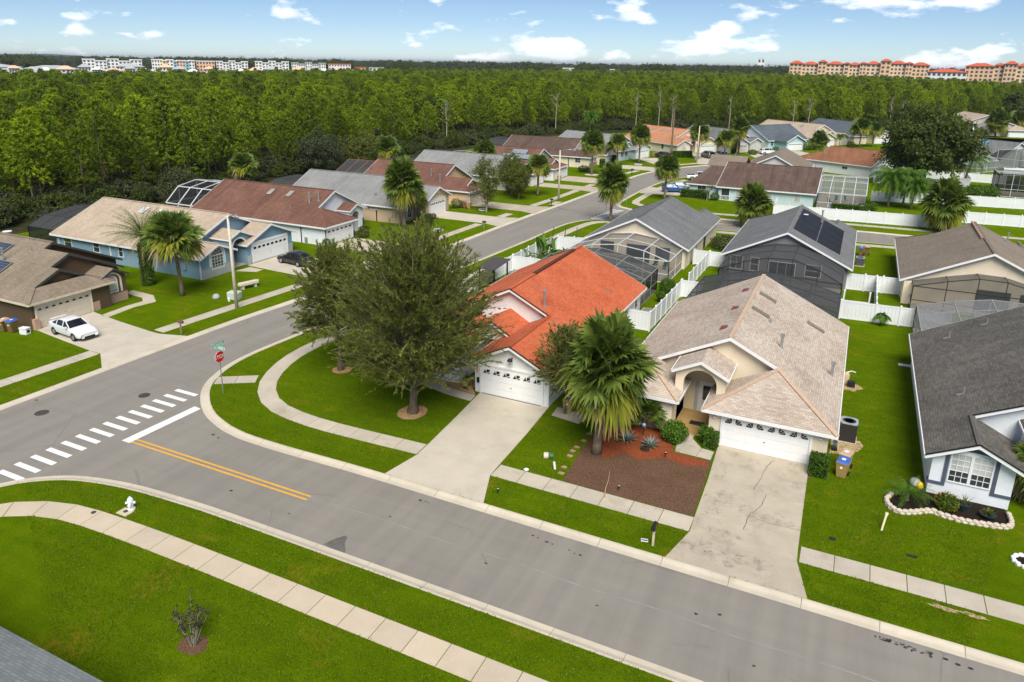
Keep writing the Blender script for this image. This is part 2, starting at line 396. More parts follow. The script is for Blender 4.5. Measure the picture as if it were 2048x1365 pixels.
# ================================================================== GROUND, STREETS, PAVEMENTS
RZ = -.085                                                    # road surface
def far_ground():
    m, nt, out = nodes('countryside'); P = pos(nt)
    c = ramp(nt, noise(nt, P, .010, 6, .65), [(.32, (.022, .040, .010)), (.5, (.045, .070, .018)), (.68, (.085, .105, .035))])
    c = mix(nt, .4, c, ramp(nt, noise(nt, P, .15, 6, .7), [(.3, (.016, .028, .008)), (.7, (.070, .085, .030))]))
    princ(nt, out, c, 1, .05); return m
def far_sheet(name, z, x0, x1, y0, y1, mat):
    return struct(MB().poly([(x0, y0, z), (x1, y0, z), (x1, y1, z), (x0, y1, z)]).build(name, mat))
far_sheet('ground', -.125, -16000, 16000, -2000, 26000, far_ground())
road = struct(MB().poly([(-62, -60, RZ), (130, -60, RZ), (130, 236, RZ), (-62, 236, RZ)]).build('road', M['asphalt']))

# inner kerb lines (back of kerb = edge of the lawns)
S_LINE = [(40, 22.2), (20, 22.2), (0, 22.2), (-15, 22.18), (-26, 22.12), (-29.5, 22.0), (-32.8, 21.75), (-35.1, 21.3), (-36.7, 20.75), (-38.1, 19.8), (-39.0, 18.7), (-39.6, 17), (-39.9, 14), (-40, 8), (-40, 0)]
E_LINE = [(40, 29.12), (10, 29.12), (0, 29.12), (-15, 29.15), (-21, 29.18), (-25, 29.14), (-28.3, 29.05), (-31.9, 29.15), (-34.3, 29.75), (-36.1, 30.6), (-37.8, 31.9), (-39.0, 33.2), (-39.8, 34.7), (-40.4, 36.8), (-40.55, 39.4), (-40.3, 43), (-40.0, 47), (-39.3, 56), (-38.6, 65), (-38.1, 72), (-37.7, 78), (-37.3, 84), (-37.15, 88), (-37.0, 92), (-36.5, 96.2), (-35.2, 99.4), (-33, 101.2), (-30, 102.0), (-20, 102.35), (-14, 102.8), (0, 104.2), (6, 104.7), (20, 105.8), (40, 107.4)]
N_LINE = [(50, 115.2), (25, 113.4), (9, 112.3), (1, 112.0), (-14, 111.15), (-21, 110.85), (-27, 110.9), (-31.3, 111.4), (-33.5, 112.4), (-34.6, 113.9), (-34.95, 116.5), (-35.1, 121), (-35.1, 131), (-34.5, 140), (-33.1, 147.5), (-30.4, 154), (-26, 160), (-20, 166), (-12, 172.5), (-2, 181), (8, 190.5), (20, 203), (32, 217), (48, 234)]
W_LINE = [(-49.6, 0), (-49.2, 12), (-48.85, 22), (-48.6, 28), (-48.3, 36), (-47.9, 44), (-47.1, 52), (-46.0, 65), (-45.15, 79), (-44.7, 90), (-44.3, 98), (-43.7, 107), (-43.1, 117), (-42.6, 127), (-42.3, 138), (-41.7, 148), (-40.1, 156), (-37.6, 163), (-33.6, 170), (-28, 176.3), (-20, 183), (-10, 191), (0, 200), (12, 212), (24, 226), (36, 242)]
LINES = {}
def lawn(name, line, closing, label=None):
    P = catmull(line, 1.0); LINES[name] = P
    pts = [(x, y) for x, y in P]+closing
    m = MB(); m.poly([(x, y, 0) for x, y in pts])
    n = len(P)
    for i in range(n-1):
        m.poly([(P[i][0], P[i][1], 0), (P[i+1][0], P[i+1][1], 0), (P[i+1][0], P[i+1][1], -.12), (P[i][0], P[i][1], -.12)])
    return struct(m.build('lawn', M['grass']))
lawn('S', S_LINE, [(-40, -40), (40, -40)])
lawn('E', E_LINE, [(60, 107.4), (60, 29.12)])
lawn('N', N_LINE, [(140, 234), (140, 115.2)])
lawn('W', W_LINE, [(70, 300), (-10, 292), (-60, 262), (-90, 215), (-96, 150), (-94, 90), (-98, 40), (-104, 0)])
lawn('FAR', [(46, 262), (60, 258), (80, 256), (110, 256)], [(150, 256), (150, 420), (60, 420), (30, 360), (20, 300)])

def kerb(line_name, side, step, cut=None):
    """rolled concrete kerb along a lawn edge, cast in lengths"""
    root = struct(empty('kerb')); P = resample(LINES[line_name], step)
    Q = resample(LINES[line_name], step/4 if step < 6 else step/3); k = round((len(Q)-1)/(len(P)-1))
    nn = normals2(Q)*side
    prof = [(.60, RZ+.004), (.36, RZ-.002+.012), (.27, RZ+.03), (.17, -.012), (.10, .012), (.0, .016), (-.001, -.1)]
    for i in range(len(P)-1):
        seg = slice(i*k, min(i*k+k, len(Q)-1)+1); A, nv = Q[seg].copy(), nn[seg]
        if len(A) < 2: continue
        d0 = A[1]-A[0]; d1 = A[-1]-A[-2]
        A[0] = A[0]+d0/np.linalg.norm(d0)*.012; A[-1] = A[-1]-d1/np.linalg.norm(d1)*.012
        m = MB(); w = len(prof)
        for a, b in zip(A, nv):
            for o, z in prof: m.v.append((a[0]+b[0]*o, a[1]+b[1]*o, z))
        for r in range(len(A)-1):
            for c in range(w-1): m.f.append((r*w+c, r*w+c+1, (r+1)*w+c+1, (r+1)*w+c))
        m.f.append(tuple(range(w))); m.f.append(tuple((len(A)-1)*w+c for c in range(w)))
        m.build('kerb_length', M['kerb'], root)
    return root
kerb('S', -1, 3.05); kerb('E', 1, 3.05); kerb('W', -1, 4.0); kerb('N', 1, 6.0)

EXC = []
def slab_poly(root, pts, mat, top=.022, bot=-.06, name='slab', gap=.014):
    c = np.mean(np.array(pts), axis=0); EXC.append(np.array(pts, float))
    q = []
    n = len(pts)
    for i in range(n):       # pull edges in a little: open joints between slabs
        p = np.array(pts[i]); v = c-p; q.append(p+v/np.linalg.norm(v)*gap*1.3)
    m = MB(); be = .012
    top_in = [p+(c-p)/np.linalg.norm(c-p)*be for p in q]
    V = [(p[0], p[1], bot) for p in q]+[(p[0], p[1], top-be) for p in q]+[(p[0], p[1], top) for p in top_in]
    m.add(V, [(i, (i+1) % n, n+(i+1) % n, n+i) for i in range(n)]+[(n+i, n+(i+1) % n, 2*n+(i+1) % n, 2*n+i) for i in range(n)]+[tuple(range(2*n, 3*n))])
    return m.build(name, mat, root)
def sidewalk(line, width, step, mat, far=False, top=.022):
    root = struct(empty('sidewalk')); D = catmull(line, .4); P = resample(D, step); nv = normals2(P)*width/2
    for i in range(len(P)-1):
        slab_poly(root, [P[i]-nv[i], P[i+1]-nv[i+1], P[i+1]+nv[i+1], P[i]+nv[i]], mat, top)
    return root
sidewalk([(30, 32.22), (0.0, 32.22)], 1.28, 1.52, M['walk'])
sidewalk([(-5.1, 32.24), (-16.15, 32.32)], 1.28, 1.54, M['walk'])
sidewalk([(-21.08, 32.38), (-23.8, 32.25), (-25.8, 32.17), (-27.6, 32.12), (-29.4, 32.17), (-31.6, 32.45), (-33.3, 33.05), (-34.6, 33.95), (-35.5, 34.95), (-36.3, 36.1), (-37.2, 38.4), (-37.65, 40.9), (-37.6, 44.4), (-37.2, 50), (-36.6, 57), (-35.9, 66), (-35.4, 76), (-34.95, 88), (-34.4, 95.5), (-33.6, 98.7), (-31.9, 100.1), (-26, 100.6), (-18, 101.0), (-14, 101.4), (0, 102.5), (6, 103.1), (14, 103.8), (28, 105)], 1.25, 1.6, M['walk'])
sidewalk([(-36.95, 35.45), (-39.35, 33.9)], 1.25, 1.4, M['walk'], top=.019)
sidewalk([(30, 19.5), (0, 19.5), (-18, 19.45), (-26, 19.4), (-30, 19.3), (-32.6, 19.15), (-34.4, 18.85), (-36.0, 18.15), (-37.3, 17.1), (-38.1, 15.4), (-38.5, 12), (-38.6, 6)], 1.28, 1.56, M['walk_near'])
wl = [(-52.9, 14), (-52.5, 22), (-52.1, 27), (-51.65, 33.4), (-51.25, 38.4), (-50.8, 44), (-50.1, 52), (-49.2, 62), (-48.6, 72), (-48.1, 82), (-47.7, 90), (-47.2, 97), (-46.8, 105), (-46.1, 114), (-45.7, 125), (-45.2, 138), (-44.5, 148), (-42.7, 157), (-40, 164.5), (-36, 172), (-31, 178.5), (-22, 186)]
def between(line, y0, y1):
    P = catmull(line, .5); return [tuple(p) for p in P[(P[:, 1] >= y0) & (P[:, 1] <= y1)][::6]]
W_DRIVES = [(33.5, 38.5), (57.2, 63.6), (68.9, 74.2), (90.3, 95.2), (101.0, 105.6), (124.2, 128.4), (133.0, 139.4), (156.0, 161.8)]
prev = 15
for a, b in W_DRIVES+[(186, 187)]:
    if a-prev > 1.5: sidewalk(between(wl, prev, a), 1.25, 1.55 if a < 60 else 2.0, M['walk'])
    prev = b
sidewalk([(30, 118.3), (11, 116.7), (-2, 115.9), (-14, 114.6), (-22, 114.0), (-28, 114.3), (-31.4, 115.2), (-33.0, 117.4), (-33.2, 122), (-33.2, 127.4)], 1.25, 2.2, M['walk'])
sidewalk([(-33.0, 133.6), (-32.4, 141), (-30.6, 148)], 1.25, 2.2, M['walk'])
# meter pads beside the near walk
for x, y, s in ((-31.05, 20.3, .28), (-32.35, 19.62, .11)):
    slab_poly(empty('utility_pad', parent=None) if False else struct(empty('utility_pad')), [(x-s*1.3, y-s), (x+s*1.3, y-s), (x+s*1.3, y+s), (x-s*1.3, y+s)], M['walk_near'], .030, name='pad')
tag(MB().lathe([(.12, .0), (.12, .012), (.05, .016)], 12, (-31.05, 20.33, .03)).build('meter_cover', M['iron']), 'small round iron meter cover in the pad beside the hydrant', 'meter cover')
tag(MB().lathe([(.13, .0), (.13, .012), (.05, .016)], 12, (-32.4, 19.55, .03)).build('meter_cover', M['iron']), 'small round iron meter cover in the curving near sidewalk', 'meter cover')

def driveway(polys, mat, name='driveway'):
    root = struct(empty(name))
    for p in polys: slab_poly(root, p, mat, .026)
    return root
# beige house
dE2 = driveway([[(-5.68, 29.14), (.58, 29.14), (-.06, 31.62), (-5.08, 31.62)], [(-5.08, 31.62), (-.06, 31.62), (-.10, 32.86), (-5.12, 32.86)],
    [(-5.12, 32.86), (-.10, 32.86), (-.16, 36.75), (-5.2, 36.8)], [(-5.2, 36.8), (-.16, 36.75), (-.22, 41.15), (-5.4, 41.15)]], M['drive'])
# red-roof house
driveway([[(-21.5, 29.2), (-15.25, 29.17), (-16.15, 31.68), (-21.02, 31.7)], [(-21.02, 31.7), (-16.15, 31.68), (-16.2, 32.95), (-21.08, 32.98)],
    [(-21.08, 32.98), (-16.2, 32.95), (-16.3, 36.85), (-21.35, 36.95)], [(-21.35, 36.95), (-16.3, 36.85), (-16.5, 41.1), (-21.7, 41.1)]], M['drive_clean'])
driveway([[(-21.6, 39.3), (-21.7, 40.25), (-23.6, 40.5), (-23.6, 39.5)], [(-23.6, 39.5), (-23.6, 40.5), (-26.0, 41.2), (-26.4, 40.2)]], M['walk'], 'front_path')
# walk by the beige house
driveway([[(-5.45, 38.95), (-5.45, 40.0), (-6.2, 40.1), (-6.3, 38.97)], [(-6.3, 38.97), (-6.2, 40.1), (-6.9, 41.0), (-7.55, 39.0)], [(-7.55, 39.0), (-6.9, 41.0), (-7.0, 42.4), (-8.0, 42.4)]], M['walk'], 'front_path')
# left row
driveway([[(-48.35, 31.6), (-48.15, 39.2), (-50.65, 38.5), (-51.0, 33.4)], [(-51.0, 33.4), (-50.65, 38.5), (-51.9, 38.55), (-52.25, 33.45)],
    [(-52.25, 33.45), (-51.9, 38.55), (-56.2, 39.0), (-56.4, 33.9)], [(-56.4, 33.9), (-56.2, 39.0), (-60.45, 39.6), (-60.5, 34.4)]], M['drive_clean'])
driveway([[(-58.0, 39.25), (-59.0, 39.25), (-59.3, 42.0), (-58.4, 42.2)], [(-58.4, 42.2), (-59.3, 42.0), (-59.2, 43.7), (-58.0, 44.2)], [(-58.0, 44.2), (-59.2, 43.7), (-60.2, 44.4), (-59.8, 45.4)], [(-59.8, 45.4), (-60.2, 44.4), (-62.8, 44.6), (-63.0, 45.6)]], M['walk'], 'front_path')
driveway([[(-47.1, 55.6), (-46.2, 64.8), (-49.0, 63.6), (-49.4, 57.2)], [(-49.4, 57.2), (-49.0, 63.6), (-50.3, 63.6), (-50.6, 57.2)], [(-50.6, 57.2), (-50.3, 63.6), (-55.2, 63.7), (-55.4, 57.4)], [(-55.4, 57.4), (-55.2, 63.7), (-59.9, 63.8), (-59.9, 57.7)]], M['drive_clean'])
driveway([[(-57.2, 56.2), (-57.2, 57.2), (-59.2, 57.3), (-59.4, 55.4)]], M['walk'], 'front_path')
def simple_drive(y0, y1, xg, n, mat, yw=0):
    """driveway of a left-row house from the kerb (x follows the street) to its garage at xg"""
    P = LINES['W']; xk = np.interp((y0+y1)/2, P[:, 1], P[:, 0]); wx = xk-3.3
    polys = [[(xk+.02, y0-.9), (xk+.02, y1+.9), (wx+.62, y1), (wx+.62, y0)], [(wx+.62, y0), (wx+.62, y1), (wx-.62, y1), (wx-.62, y0)]]
    xs = np.linspace(wx-.62, xg, n+1)
    for a, b in zip(xs[:-1], xs[1:]): polys.append([(a, y0), (a, y1), (b, y1), (b, y0)])
    return driveway(polys, mat)
simple_drive(68.9, 74.2, -57.9, 2, M['drive']); simple_drive(90.3, 95.2, -56.7, 2, M['drive_clean']); simple_drive(101.0, 105.6, -55.4, 2, M['drive'])
simple_drive(124.2, 128.4, -54.3, 2, M['drive']); simple_drive(133.0, 139.4, -53.5, 2, M['drive']); simple_drive(156.0, 161.8, -52.0, 2, M['drive_clean'])
def free_drive(p0, p1, w0, w1, n=3, mat=None):
    p0, p1 = np.array(p0, float), np.array(p1, float); d = p1-p0; nv = np.array([-d[1], d[0]])/np.linalg.norm(d)
    ps = []
    for i in range(n):
        a, b = p0+d*i/n, p0+d*(i+1)/n; wa, wb = w0+(w1-w0)*i/n, w0+(w1-w0)*(i+1)/n
        ps.append([a-nv*wa/2, b-nv*wb/2, b+nv*wb/2, a+nv*wa/2])
    return driveway(ps, mat or M['drive_clean'])
free_drive((-40.6, 169.6), (-47.4, 177.0), 7, 5.6); free_drive((-30.5, 173.9), (-37.2, 194.5), 7.5, 6); free_drive((-17.5, 185.2), (-25.0, 203.2), 6.5, 5.6); free_drive((-5.5, 195.2), (-17.8, 214.0), 6.5, 5.8)
free_drive((-35.0, 130.5), (-26.6, 130.5), 7.5, 5.5); free_drive((-31.5, 151.5), (-23.0, 156.5), 7, 6)
free_drive((8.5, 104.95), (8.5, 98.5), 6, 5.2, 2); free_drive((-10.5, 103.1), (-10.5, 98.0), 6, 5.2, 2)

# ---- road markings and wear (all lie on the road sheet)
def decal(pts, mat, name, z=.004): return MB().poly([(x, y, RZ+z) for x, y in pts]).build(name, mat, road)
for i in range(14):
    y = 19.72+i*.905; decal([(-40.72, y), (-38.76, y), (-38.76, y+.34), (-40.72, y+.34)], M['white_paint'], 'crosswalk_stripe')
decal([(-37.78, 25.2), (-37.12, 25.2), (-36.92, 30.35), (-37.55, 30.42)], M['white_paint'], 'stop_line')
for y in (25.30, 25.62): decal([(-37.1, y), (-23.75, y), (-23.75, y+.13), (-37.1, y+.13)], M['yellow_paint'], 'centre_line')
for i in range(8):
    y = 101.6+i*1.12; x = -35.25+i*.1; decal([(x, y), (x+1.9, y-.04), (x+1.9, y+.46), (x, y+.5)], M['white_paint'], 'crosswalk_stripe')
decal([(-21.5, 107.15), (-15.6, 107.35), (-15.6, 107.7), (-21.5, 107.5)], M['yellow_paint'], 'centre_line')
def blob(x, y, rx, ry, seed, n=18, j=.35):
    r = random.Random(seed); return [(x+rx*(1+r.uniform(-j, j))*math.cos(2*PI*k/n), y+ry*(1+r.uniform(-j, j))*math.sin(2*PI*k/n)) for k in range(n)]
rs = random.Random(4)
for k in range(34):
    t = rs.random(); decal(blob(3.2+2.1*t+rs.gauss(0, .12), 28.28-.22*t*rs.random()-rs.random()*.16, .03+.05*rs.random()*(1.3 if t > .5 else .8), .022+.03*rs.random(), k), M['stain'], 'oil_spot', .004+.0002*k)
for x, y in ((5.72, 28.12), (6.13, 28.02), (6.55, 28.02)): decal(blob(x, y, .10, .065, int(x*10), 16, .1), M['stain'], 'oil_spot')
decal([(-20.55, 22.85), (-20.45, 23.1), (-20.3, 23.5), (-20.05, 23.85), (-19.85, 23.75), (-19.7, 23.35), (-19.35, 22.98), (-19.25, 22.78), (-19.6, 22.72), (-20.1, 22.74)], M['stain_light'], 'road_stain')
for k, (x, y, a) in enumerate(((-11.9, 27.95, .07), (-11.6, 27.9, .05), (-11.1, 27.8, .09), (-10.8, 27.76, .06), (-9.9, 27.7, .05), (-9.3, 27.6, .08), (-9.6, 27.6, .05), (-18.4, 28.0, .10), (-18.1, 28.05, .06), (-17.9, 28.0, .05), (-33.5, 28.2, .12), (-32.9, 28.05, .09), (-27.9, 24.2, .1), (-23.7, 24.0, .06), (-19.0, 26.1, .07), (-13.0, 25.1, .07), (-7.5, 24.8, .06), (-2.7, 26.6, .09), (-3.6, 26.2, .08), (-1.0, 24.4, .07), (-47.6, 26.3, .12))):
    decal(blob(x, y, a, a*.7, k+50), M['stain'] if k != 20 else M['iron'], 'oil_spot')
decal([(-36.5, 25.72)]+[(x, 25.72+.06*math.sin(x*.9)) for x in np.arange(-23, 21, 1.5)]+[(x, 25.66+.06*math.sin(x*.9)) for x in np.arange(20, -24, -1.5)], M['seam'], 'asphalt_seam', .003)
for (x, y, r) in ((-41.9, 30.05, .38), (-45.5, 25.3, .42), (-38.6, 115.6, .38)):
    MB().lathe([(r, 0), (r, .006), (r*.92, .006), (r*.92, .003), (.05, .003)], 28, (x, y, RZ+.004)).build('manhole_cover', M['iron'], road)
# tyre arc at the far junction
arc = [(-40.2+4.5*math.cos(t), 113.2+7.5*math.sin(t)) for t in np.linspace(-2.5, -1.15, 14)]
decal(arc+[(x+.16, y+.12) for x, y in arc[::-1]], M['stain_light'], 'tyre_mark')
# ---- cracks and mould on the beige house's driveway
def crackline(pts, w, name, seed):
    r = random.Random(seed); P = resample(catmull(pts, .2), .14); nv = normals2(P); L, Rr = [], []
    for p, n_ in zip(P, nv):
        o = r.gauss(0, .018); ww = w*(.6+.8*r.random()); c = p+n_*o; L.append(c+n_*ww/2); Rr.append(c-n_*ww/2)
    m = MB()
    for i in range(len(L)-1): m.poly([(L[i][0], L[i][1], .031), (L[i+1][0], L[i+1][1], .031), (Rr[i+1][0], Rr[i+1][1], .031), (Rr[i][0], Rr[i][1], .031)])
    m.build(name, M['crack'], dE2)
crackline([(-2.15, 40.6), (-2.45, 39.4), (-2.55, 38.2), (-2.75, 36.85)], .035, 'crack', 1)
crackline([(-2.05, 36.7), (-2.2, 35.4), (-2.6, 34.3), (-2.65, 33.5), (-2.68, 32.95)], .035, 'crack', 2)
crackline([(-2.55, 34.3), (-1.7, 34.1), (-.15, 34.15)], .022, 'crack', 3)
# concrete mould patches: flat stains with a ragged outline
def mould_mat():
    m, nt, out = nodes('driveway_mould'); P = pos(nt)
    k = math_(nt, 'MULTIPLY', ramp(nt, noise(nt, P, 2.2, 7, .8), [(.47, (0, 0, 0)), (.85, (1, 1, 1))]), .62)
    d = N(nt, 'ShaderNodeBsdfDiffuse', {'Color': (.15, .125, .09, 1)}); t = N(nt, 'ShaderNodeBsdfTransparent')
    x = N(nt, 'ShaderNodeMixShader', {0: k, 1: t.outputs[0], 2: d.outputs[0]}); nt.links.new(x.outputs[0], out.inputs['Surface']); return m
M['mould'] = mould_mat()
def mould(x, y, rx, ry, s): MB().poly([(a, b, .030+.0004*s) for a, b in blob(x, y, rx, ry, s+200, 22, .3)]).build('mould_stain', M['mould'], dE2)
for s, (x, y, rx, ry) in enumerate(((-4.35, 40.3, .5, .35), (-1.1, 40.55, .4, .25), (-4.3, 35.0, .75, .7), (-3.0, 34.8, .5, .45), (-1.3, 34.6, .8, .5), (-4.5, 30.7, .75, .6), (-3.3, 30.4, .9, .7), (-1.9, 30.6, .8, .5), (-4.7, 38.0, .35, .9), (-4.4, 33.9, .5, .5), (-3.6, 32.2, .9, .3))): mould(x, y, rx, ry, s)
def patch(pts, mat, name, z=.006):
    if 'soil' not in name: EXC.append(np.array(pts, float))
    return struct(MB().poly([(x, y, z) for x, y in pts]).build(name, mat))
# planting beds and bare ground
patch([(-12.35, 32.95), (-5.2, 32.95), (-5.35, 38.7), (-5.6, 38.85), (-7.6, 38.9), (-8.3, 41.2), (-11.9, 41.2), (-12.55, 39.2), (-12.6, 36.3), (-12.45, 34.2)], M['mulch_brown'], 'mulch_bed', .010)
patch([(-12.0, 37.0), (-11.0, 36.3), (-10.3, 37.4), (-9.2, 37.1), (-8.0, 37.9), (-6.6, 37.7), (-5.45, 38.2), (-5.7, 38.8), (-7.6, 38.85), (-8.35, 41.15), (-11.8, 41.15), (-12.4, 39.2), (-12.5, 37.6)], M['mulch_red'], 'red_mulch_bed', .016)
patch(blob(-24.2, 36.15, .95, 1.1, 9, 26, .05), M['rock'], 'tree_ring', .012)
patch(blob(-32.6, 39.5, .72, .68, 10, 24, .05), M['rock'], 'tree_ring', .012)
patch([(-22.45, 41.2), (-21.75, 40.3), (-23.6, 40.6), (-26.1, 41.3), (-28.6, 41.3), (-28.6, 42.0), (-22.45, 42.2)], M['rock'], 'rock_bed', .012)
patch(blob(-20.95, 15.55, .62, .5, 12, 22, .12), M['mulch_brown'], 'shrub_ring', .008)
patch([(3.8, 38.95), (3.9, 38.5), (4.25, 38.15), (4.6, 38.2), (5.05, 38.42), (5.6, 38.82), (5.93, 38.98), (6.25, 38.8), (6.65, 38.78), (7.15, 38.72), (7.7, 38.76), (8.2, 38.86), (8.7, 38.97), (9.15, 39.1), (9.4, 39.5), (9.35, 41.2), (5.6, 41.2), (5.0, 40.3), (4.2, 39.8)], M['mulch_dark'], 'flower_bed', .012)
patch([(.75, 43.0), (1.5, 43.3), (2.3, 44.0), (2.6, 44.8), (2.4, 45.4), (.8, 45.8)], M['soil'], 'bare_soil', .008)
patch(blob(1.55, 53.9, .8, .7, 15, 20, .2), M['soil'], 'bare_soil', .008)
patch(blob(-.35, 39.6, .35, .2, 16, 16, .3), M['mulch_brown'], 'bare_soil', .008)
patch(blob(5.9, 31.2, .55, .14, 17, 20, .4), M['soil'], 'bare_soil', .006); patch(blob(7.0, 31.25, .5, .12, 18, 20, .4), M['soil'], 'bare_soil', .006)
patch([(-13.9, 39.6), (-15.9, 39.9), (-16.0, 41.2), (-13.4, 41.2)], M['walk'], 'bin_pad', .014)
patch(blob(-50.0, 143.5, 1.5, 1.3, 19, 22, .06), M['stone'], 'tree_ring', .03)
# ================================================================== HOUSES
class Plane:
    """a wall face: u to the right seen from outside, v up, w out of the wall"""
    def __init__(s, o, u, n): s.o = Vector(o); s.u = Vector(u); s.n = Vector(n)
    def p(s, u, v, w=0): return s.o+s.u*u+Vector((0, 0, v))+s.n*w
    def box(s, m, u0, u1, v0, v1, w0, w1):
        P = [s.p(u, v, w) for w in (w0, w1) for u, v in ((u0, v0), (u1, v0), (u1, v1), (u0, v1))]
        m.add(P, [(0,3,2,1),(4,5,6,7),(0,1,5,4),(1,2,6,5),(2,3,7,6),(3,0,4,7)])
    def poly(s, m, pts, w0, w1):
        m.prism([s.p(u, v, w0) for u, v in pts], s.n*(w1-w0))
def front(y): return Plane((0, y, 0), (1, 0, 0), (0, -1, 0))
def back(y): return Plane((0, y, 0), (-1, 0, 0), (0, 1, 0))
def left(x): return Plane((x, 0, 0), (0, -1, 0), (-1, 0, 0))
def right(x): return Plane((x, 0, 0), (0, 1, 0), (1, 0, 0))

class House:
    def __init__(s, name, label, loc, rot, wall, roof, trim=None, group=None, rake=None):
        s.root = thing(name, label, 'house', (loc[0], loc[1], 0), rot, group)
        s.wall, s.roof, s.trim = wall, roof, trim or M['white']; s.rake = rake or s.trim
    def part(s, name, m, mat, parent=None, smooth=False): return m.build(name, mat, parent or s.root, smooth)
    def walls(s, boxes, mat=None, name='wall'):
        for b in boxes: s.part(name, MB().box(*b), mat or s.wall)
    def roofpolys(s, polys, name='roof', th=.13, mat=None):
        m = MB()
        for p in polys: m.prism(p, (0, 0, -th))
        return s.part(name, m, mat or s.roof)
    def trims(s, edges, mat=None, h=.20, t=.05, name='fascia'):
        """edges: (a, b, outward normal)"""
        for a, b, n in edges:
            m = MB(); a, b, n = Vector(a), Vector(b), Vector(n)
            d = Vector((0, 0, -.012)); D = Vector((0, 0, -h))
            a0, b0 = a+n*.004, b+n*.004
            m.add([a0+d, b0+d, b0+D, a0+D, a0+n*t+d, b0+n*t+d, b0+n*t+D, a0+n*t+D], [(0,1,2,3),(7,6,5,4),(0,4,5,1),(1,5,6,2),(2,6,7,3),(3,7,4,0)])
            s.part(name, m, mat or s.trim)
    def gable_wall(s, pts, y, th=.15, mat=None, name='gable'):
        """pts (x, z) in the plane y, thickness going back"""
        s.part(name, MB().prism([(x, y, z) for x, z in pts], (0, th, 0)), mat or s.wall)
    def ridge(s, segs, roofpart, mat=None):
        m = MB()
        for a, b in segs: m.beam(Vector(a)+Vector((0, 0, .015)), Vector(b)+Vector((0, 0, .015)), .28, .05)
        m.build('ridge_cap', mat or s.roof, roofpart)
    def window(s, pl, u, v, w, h, cols=2, rows=2, glass=None, frame=None, arch=0, fw=.07, name='window'):
        """u = centre, v = sill; real frame, bars and pane"""
        m = MB(); u0, u1 = u-w/2, u+w/2; fr = frame or M['white']
        pl.box(m, u0-fw, u0, v-fw, v+h+fw, .0, .05); pl.box(m, u1, u1+fw, v-fw, v+h+fw, .0, .05)
        pl.box(m, u0, u1, v-fw, v, .0, .055); pl.box(m, u0, u1, v+h, v+h+fw, .0, .048)
        b = .03
        for i in range(1, cols): pl.box(m, u0+w*i/cols-b/2, u0+w*i/cols+b/2, v, v+h, .0, .035)
        for j in range(1, rows): pl.box(m, u0, u1, v+h*j/rows-b/2, v+h*j/rows+b/2, .0, .032)
        win = m.build(name, fr, s.root)
        g = MB(); pl.box(g, u0, u1, v, v+h, -.04, .012)
        g.build('pane', glass or M['glass'], win)
        if arch:
            n = 14; ho = [(u+(w/2+fw)*math.cos(PI*k/n), v+h+fw+(arch+fw)*math.sin(PI*k/n)) for k in range(n+1)]
            hi = [(u+(w/2)*math.cos(PI*k/n), v+h+fw+arch*math.sin(PI*k/n)) for k in range(n+1)]
            a = MB()
            for k in range(n): pl.poly(a, [ho[k], ho[k+1], hi[k+1], hi[k]], 0, .05)
            for k in (1, 2, 3): 
                q = PI*k/4; pl.poly(a, [(u+.03*math.sin(q), v+h+fw), (u+w/2*math.cos(q)+.02, v+h+fw+arch*math.sin(q)), (u+w/2*math.cos(q)-.02, v+h+fw+arch*math.sin(q))], 0, .03)
            a.build('arch_frame', fr, win)
            gg = MB(); pl.poly(gg, hi, -.03, .012); gg.build('arch_pane', glass or M['glass'], win)
        return win
    def surround(s, pl, u, v, w, h, t=.18, arch=0, mat=None, sill=True, proud=.06, name='surround'):
        m = MB(); u0, u1 = u-w/2, u+w/2
        pl.box(m, u0-t, u0, v, v+h, 0, proud); pl.box(m, u1, u1+t, v, v+h, 0, proud)
        n = 16
        if arch:
            o = [(u+(w/2+t)*math.cos(PI*k/n), v+h+(arch+t)*math.sin(PI*k/n)) for k in range(n+1)]
            i = [(u+(w/2)*math.cos(PI*k/n), v+h+arch*math.sin(PI*k/n)) for k in range(n+1)]
            for k in range(n): pl.poly(m, [o[k], o[k+1], i[k+1], i[k]], 0, proud-.002)
        else: pl.box(m, u0-t, u1+t, v+h, v+h+t, 0, proud-.002)
        return m.build(name, mat or M['white'], s.root)
    def door(s, pl, u, w=.95, h=2.05, mat=None, v=.1):
        m = MB(); pl.box(m, u-w/2, u+w/2, v, v+h, 0, .045)
        d = m.build('front_door', mat or M['white'], s.root)
        g = MB(); pl.box(g, u-w*.26, u+w*.26, v+h*.42, v+h*.9, .03, .052); g.build('door_pane', M['glass'], d)
        k = MB(); pl.box(k, u+w*.36, u+w*.42, v+.95, v+1.1, .04, .09); k.build('handle', M['bronze'], d)
        return d
    def garage(s, pl, u0, u1, h=2.13, mat=None, style='burst', n=4, frame=None, v=.03):
        mat = mat or M['garage_white']
        gd = MB(); pl.box(gd, u0, u1, v, v+h, .0, .03); d = gd.build('garage_door', mat, s.root)
        for k in range(4):
            m = MB(); a = v+h*k/4+.008; b = v+h*(k+1)/4-.008; pl.box(m, u0+.01, u1-.01, a, b, .03, .05); m.build('door_section', mat, d)
        f = MB(); pl.box(f, u0-.12, u0, v, v+h+.12, .0, .11); pl.box(f, u1, u1+.12, v, v+h+.12, .0, .11); pl.box(f, u0, u1, v+h, v+h+.12, .0, .108); f.build('door_frame', frame or M['white'], s.root)
        hd = MB(); pl.box(hd, (u0+u1)/2-.06, (u0+u1)/2+.06, v+.78, v+.83, -.0+.05, .085); hd.build('door_handle', M['alu_grey'], d)
        zb = v+h*.72; step = (u1-u0)/n
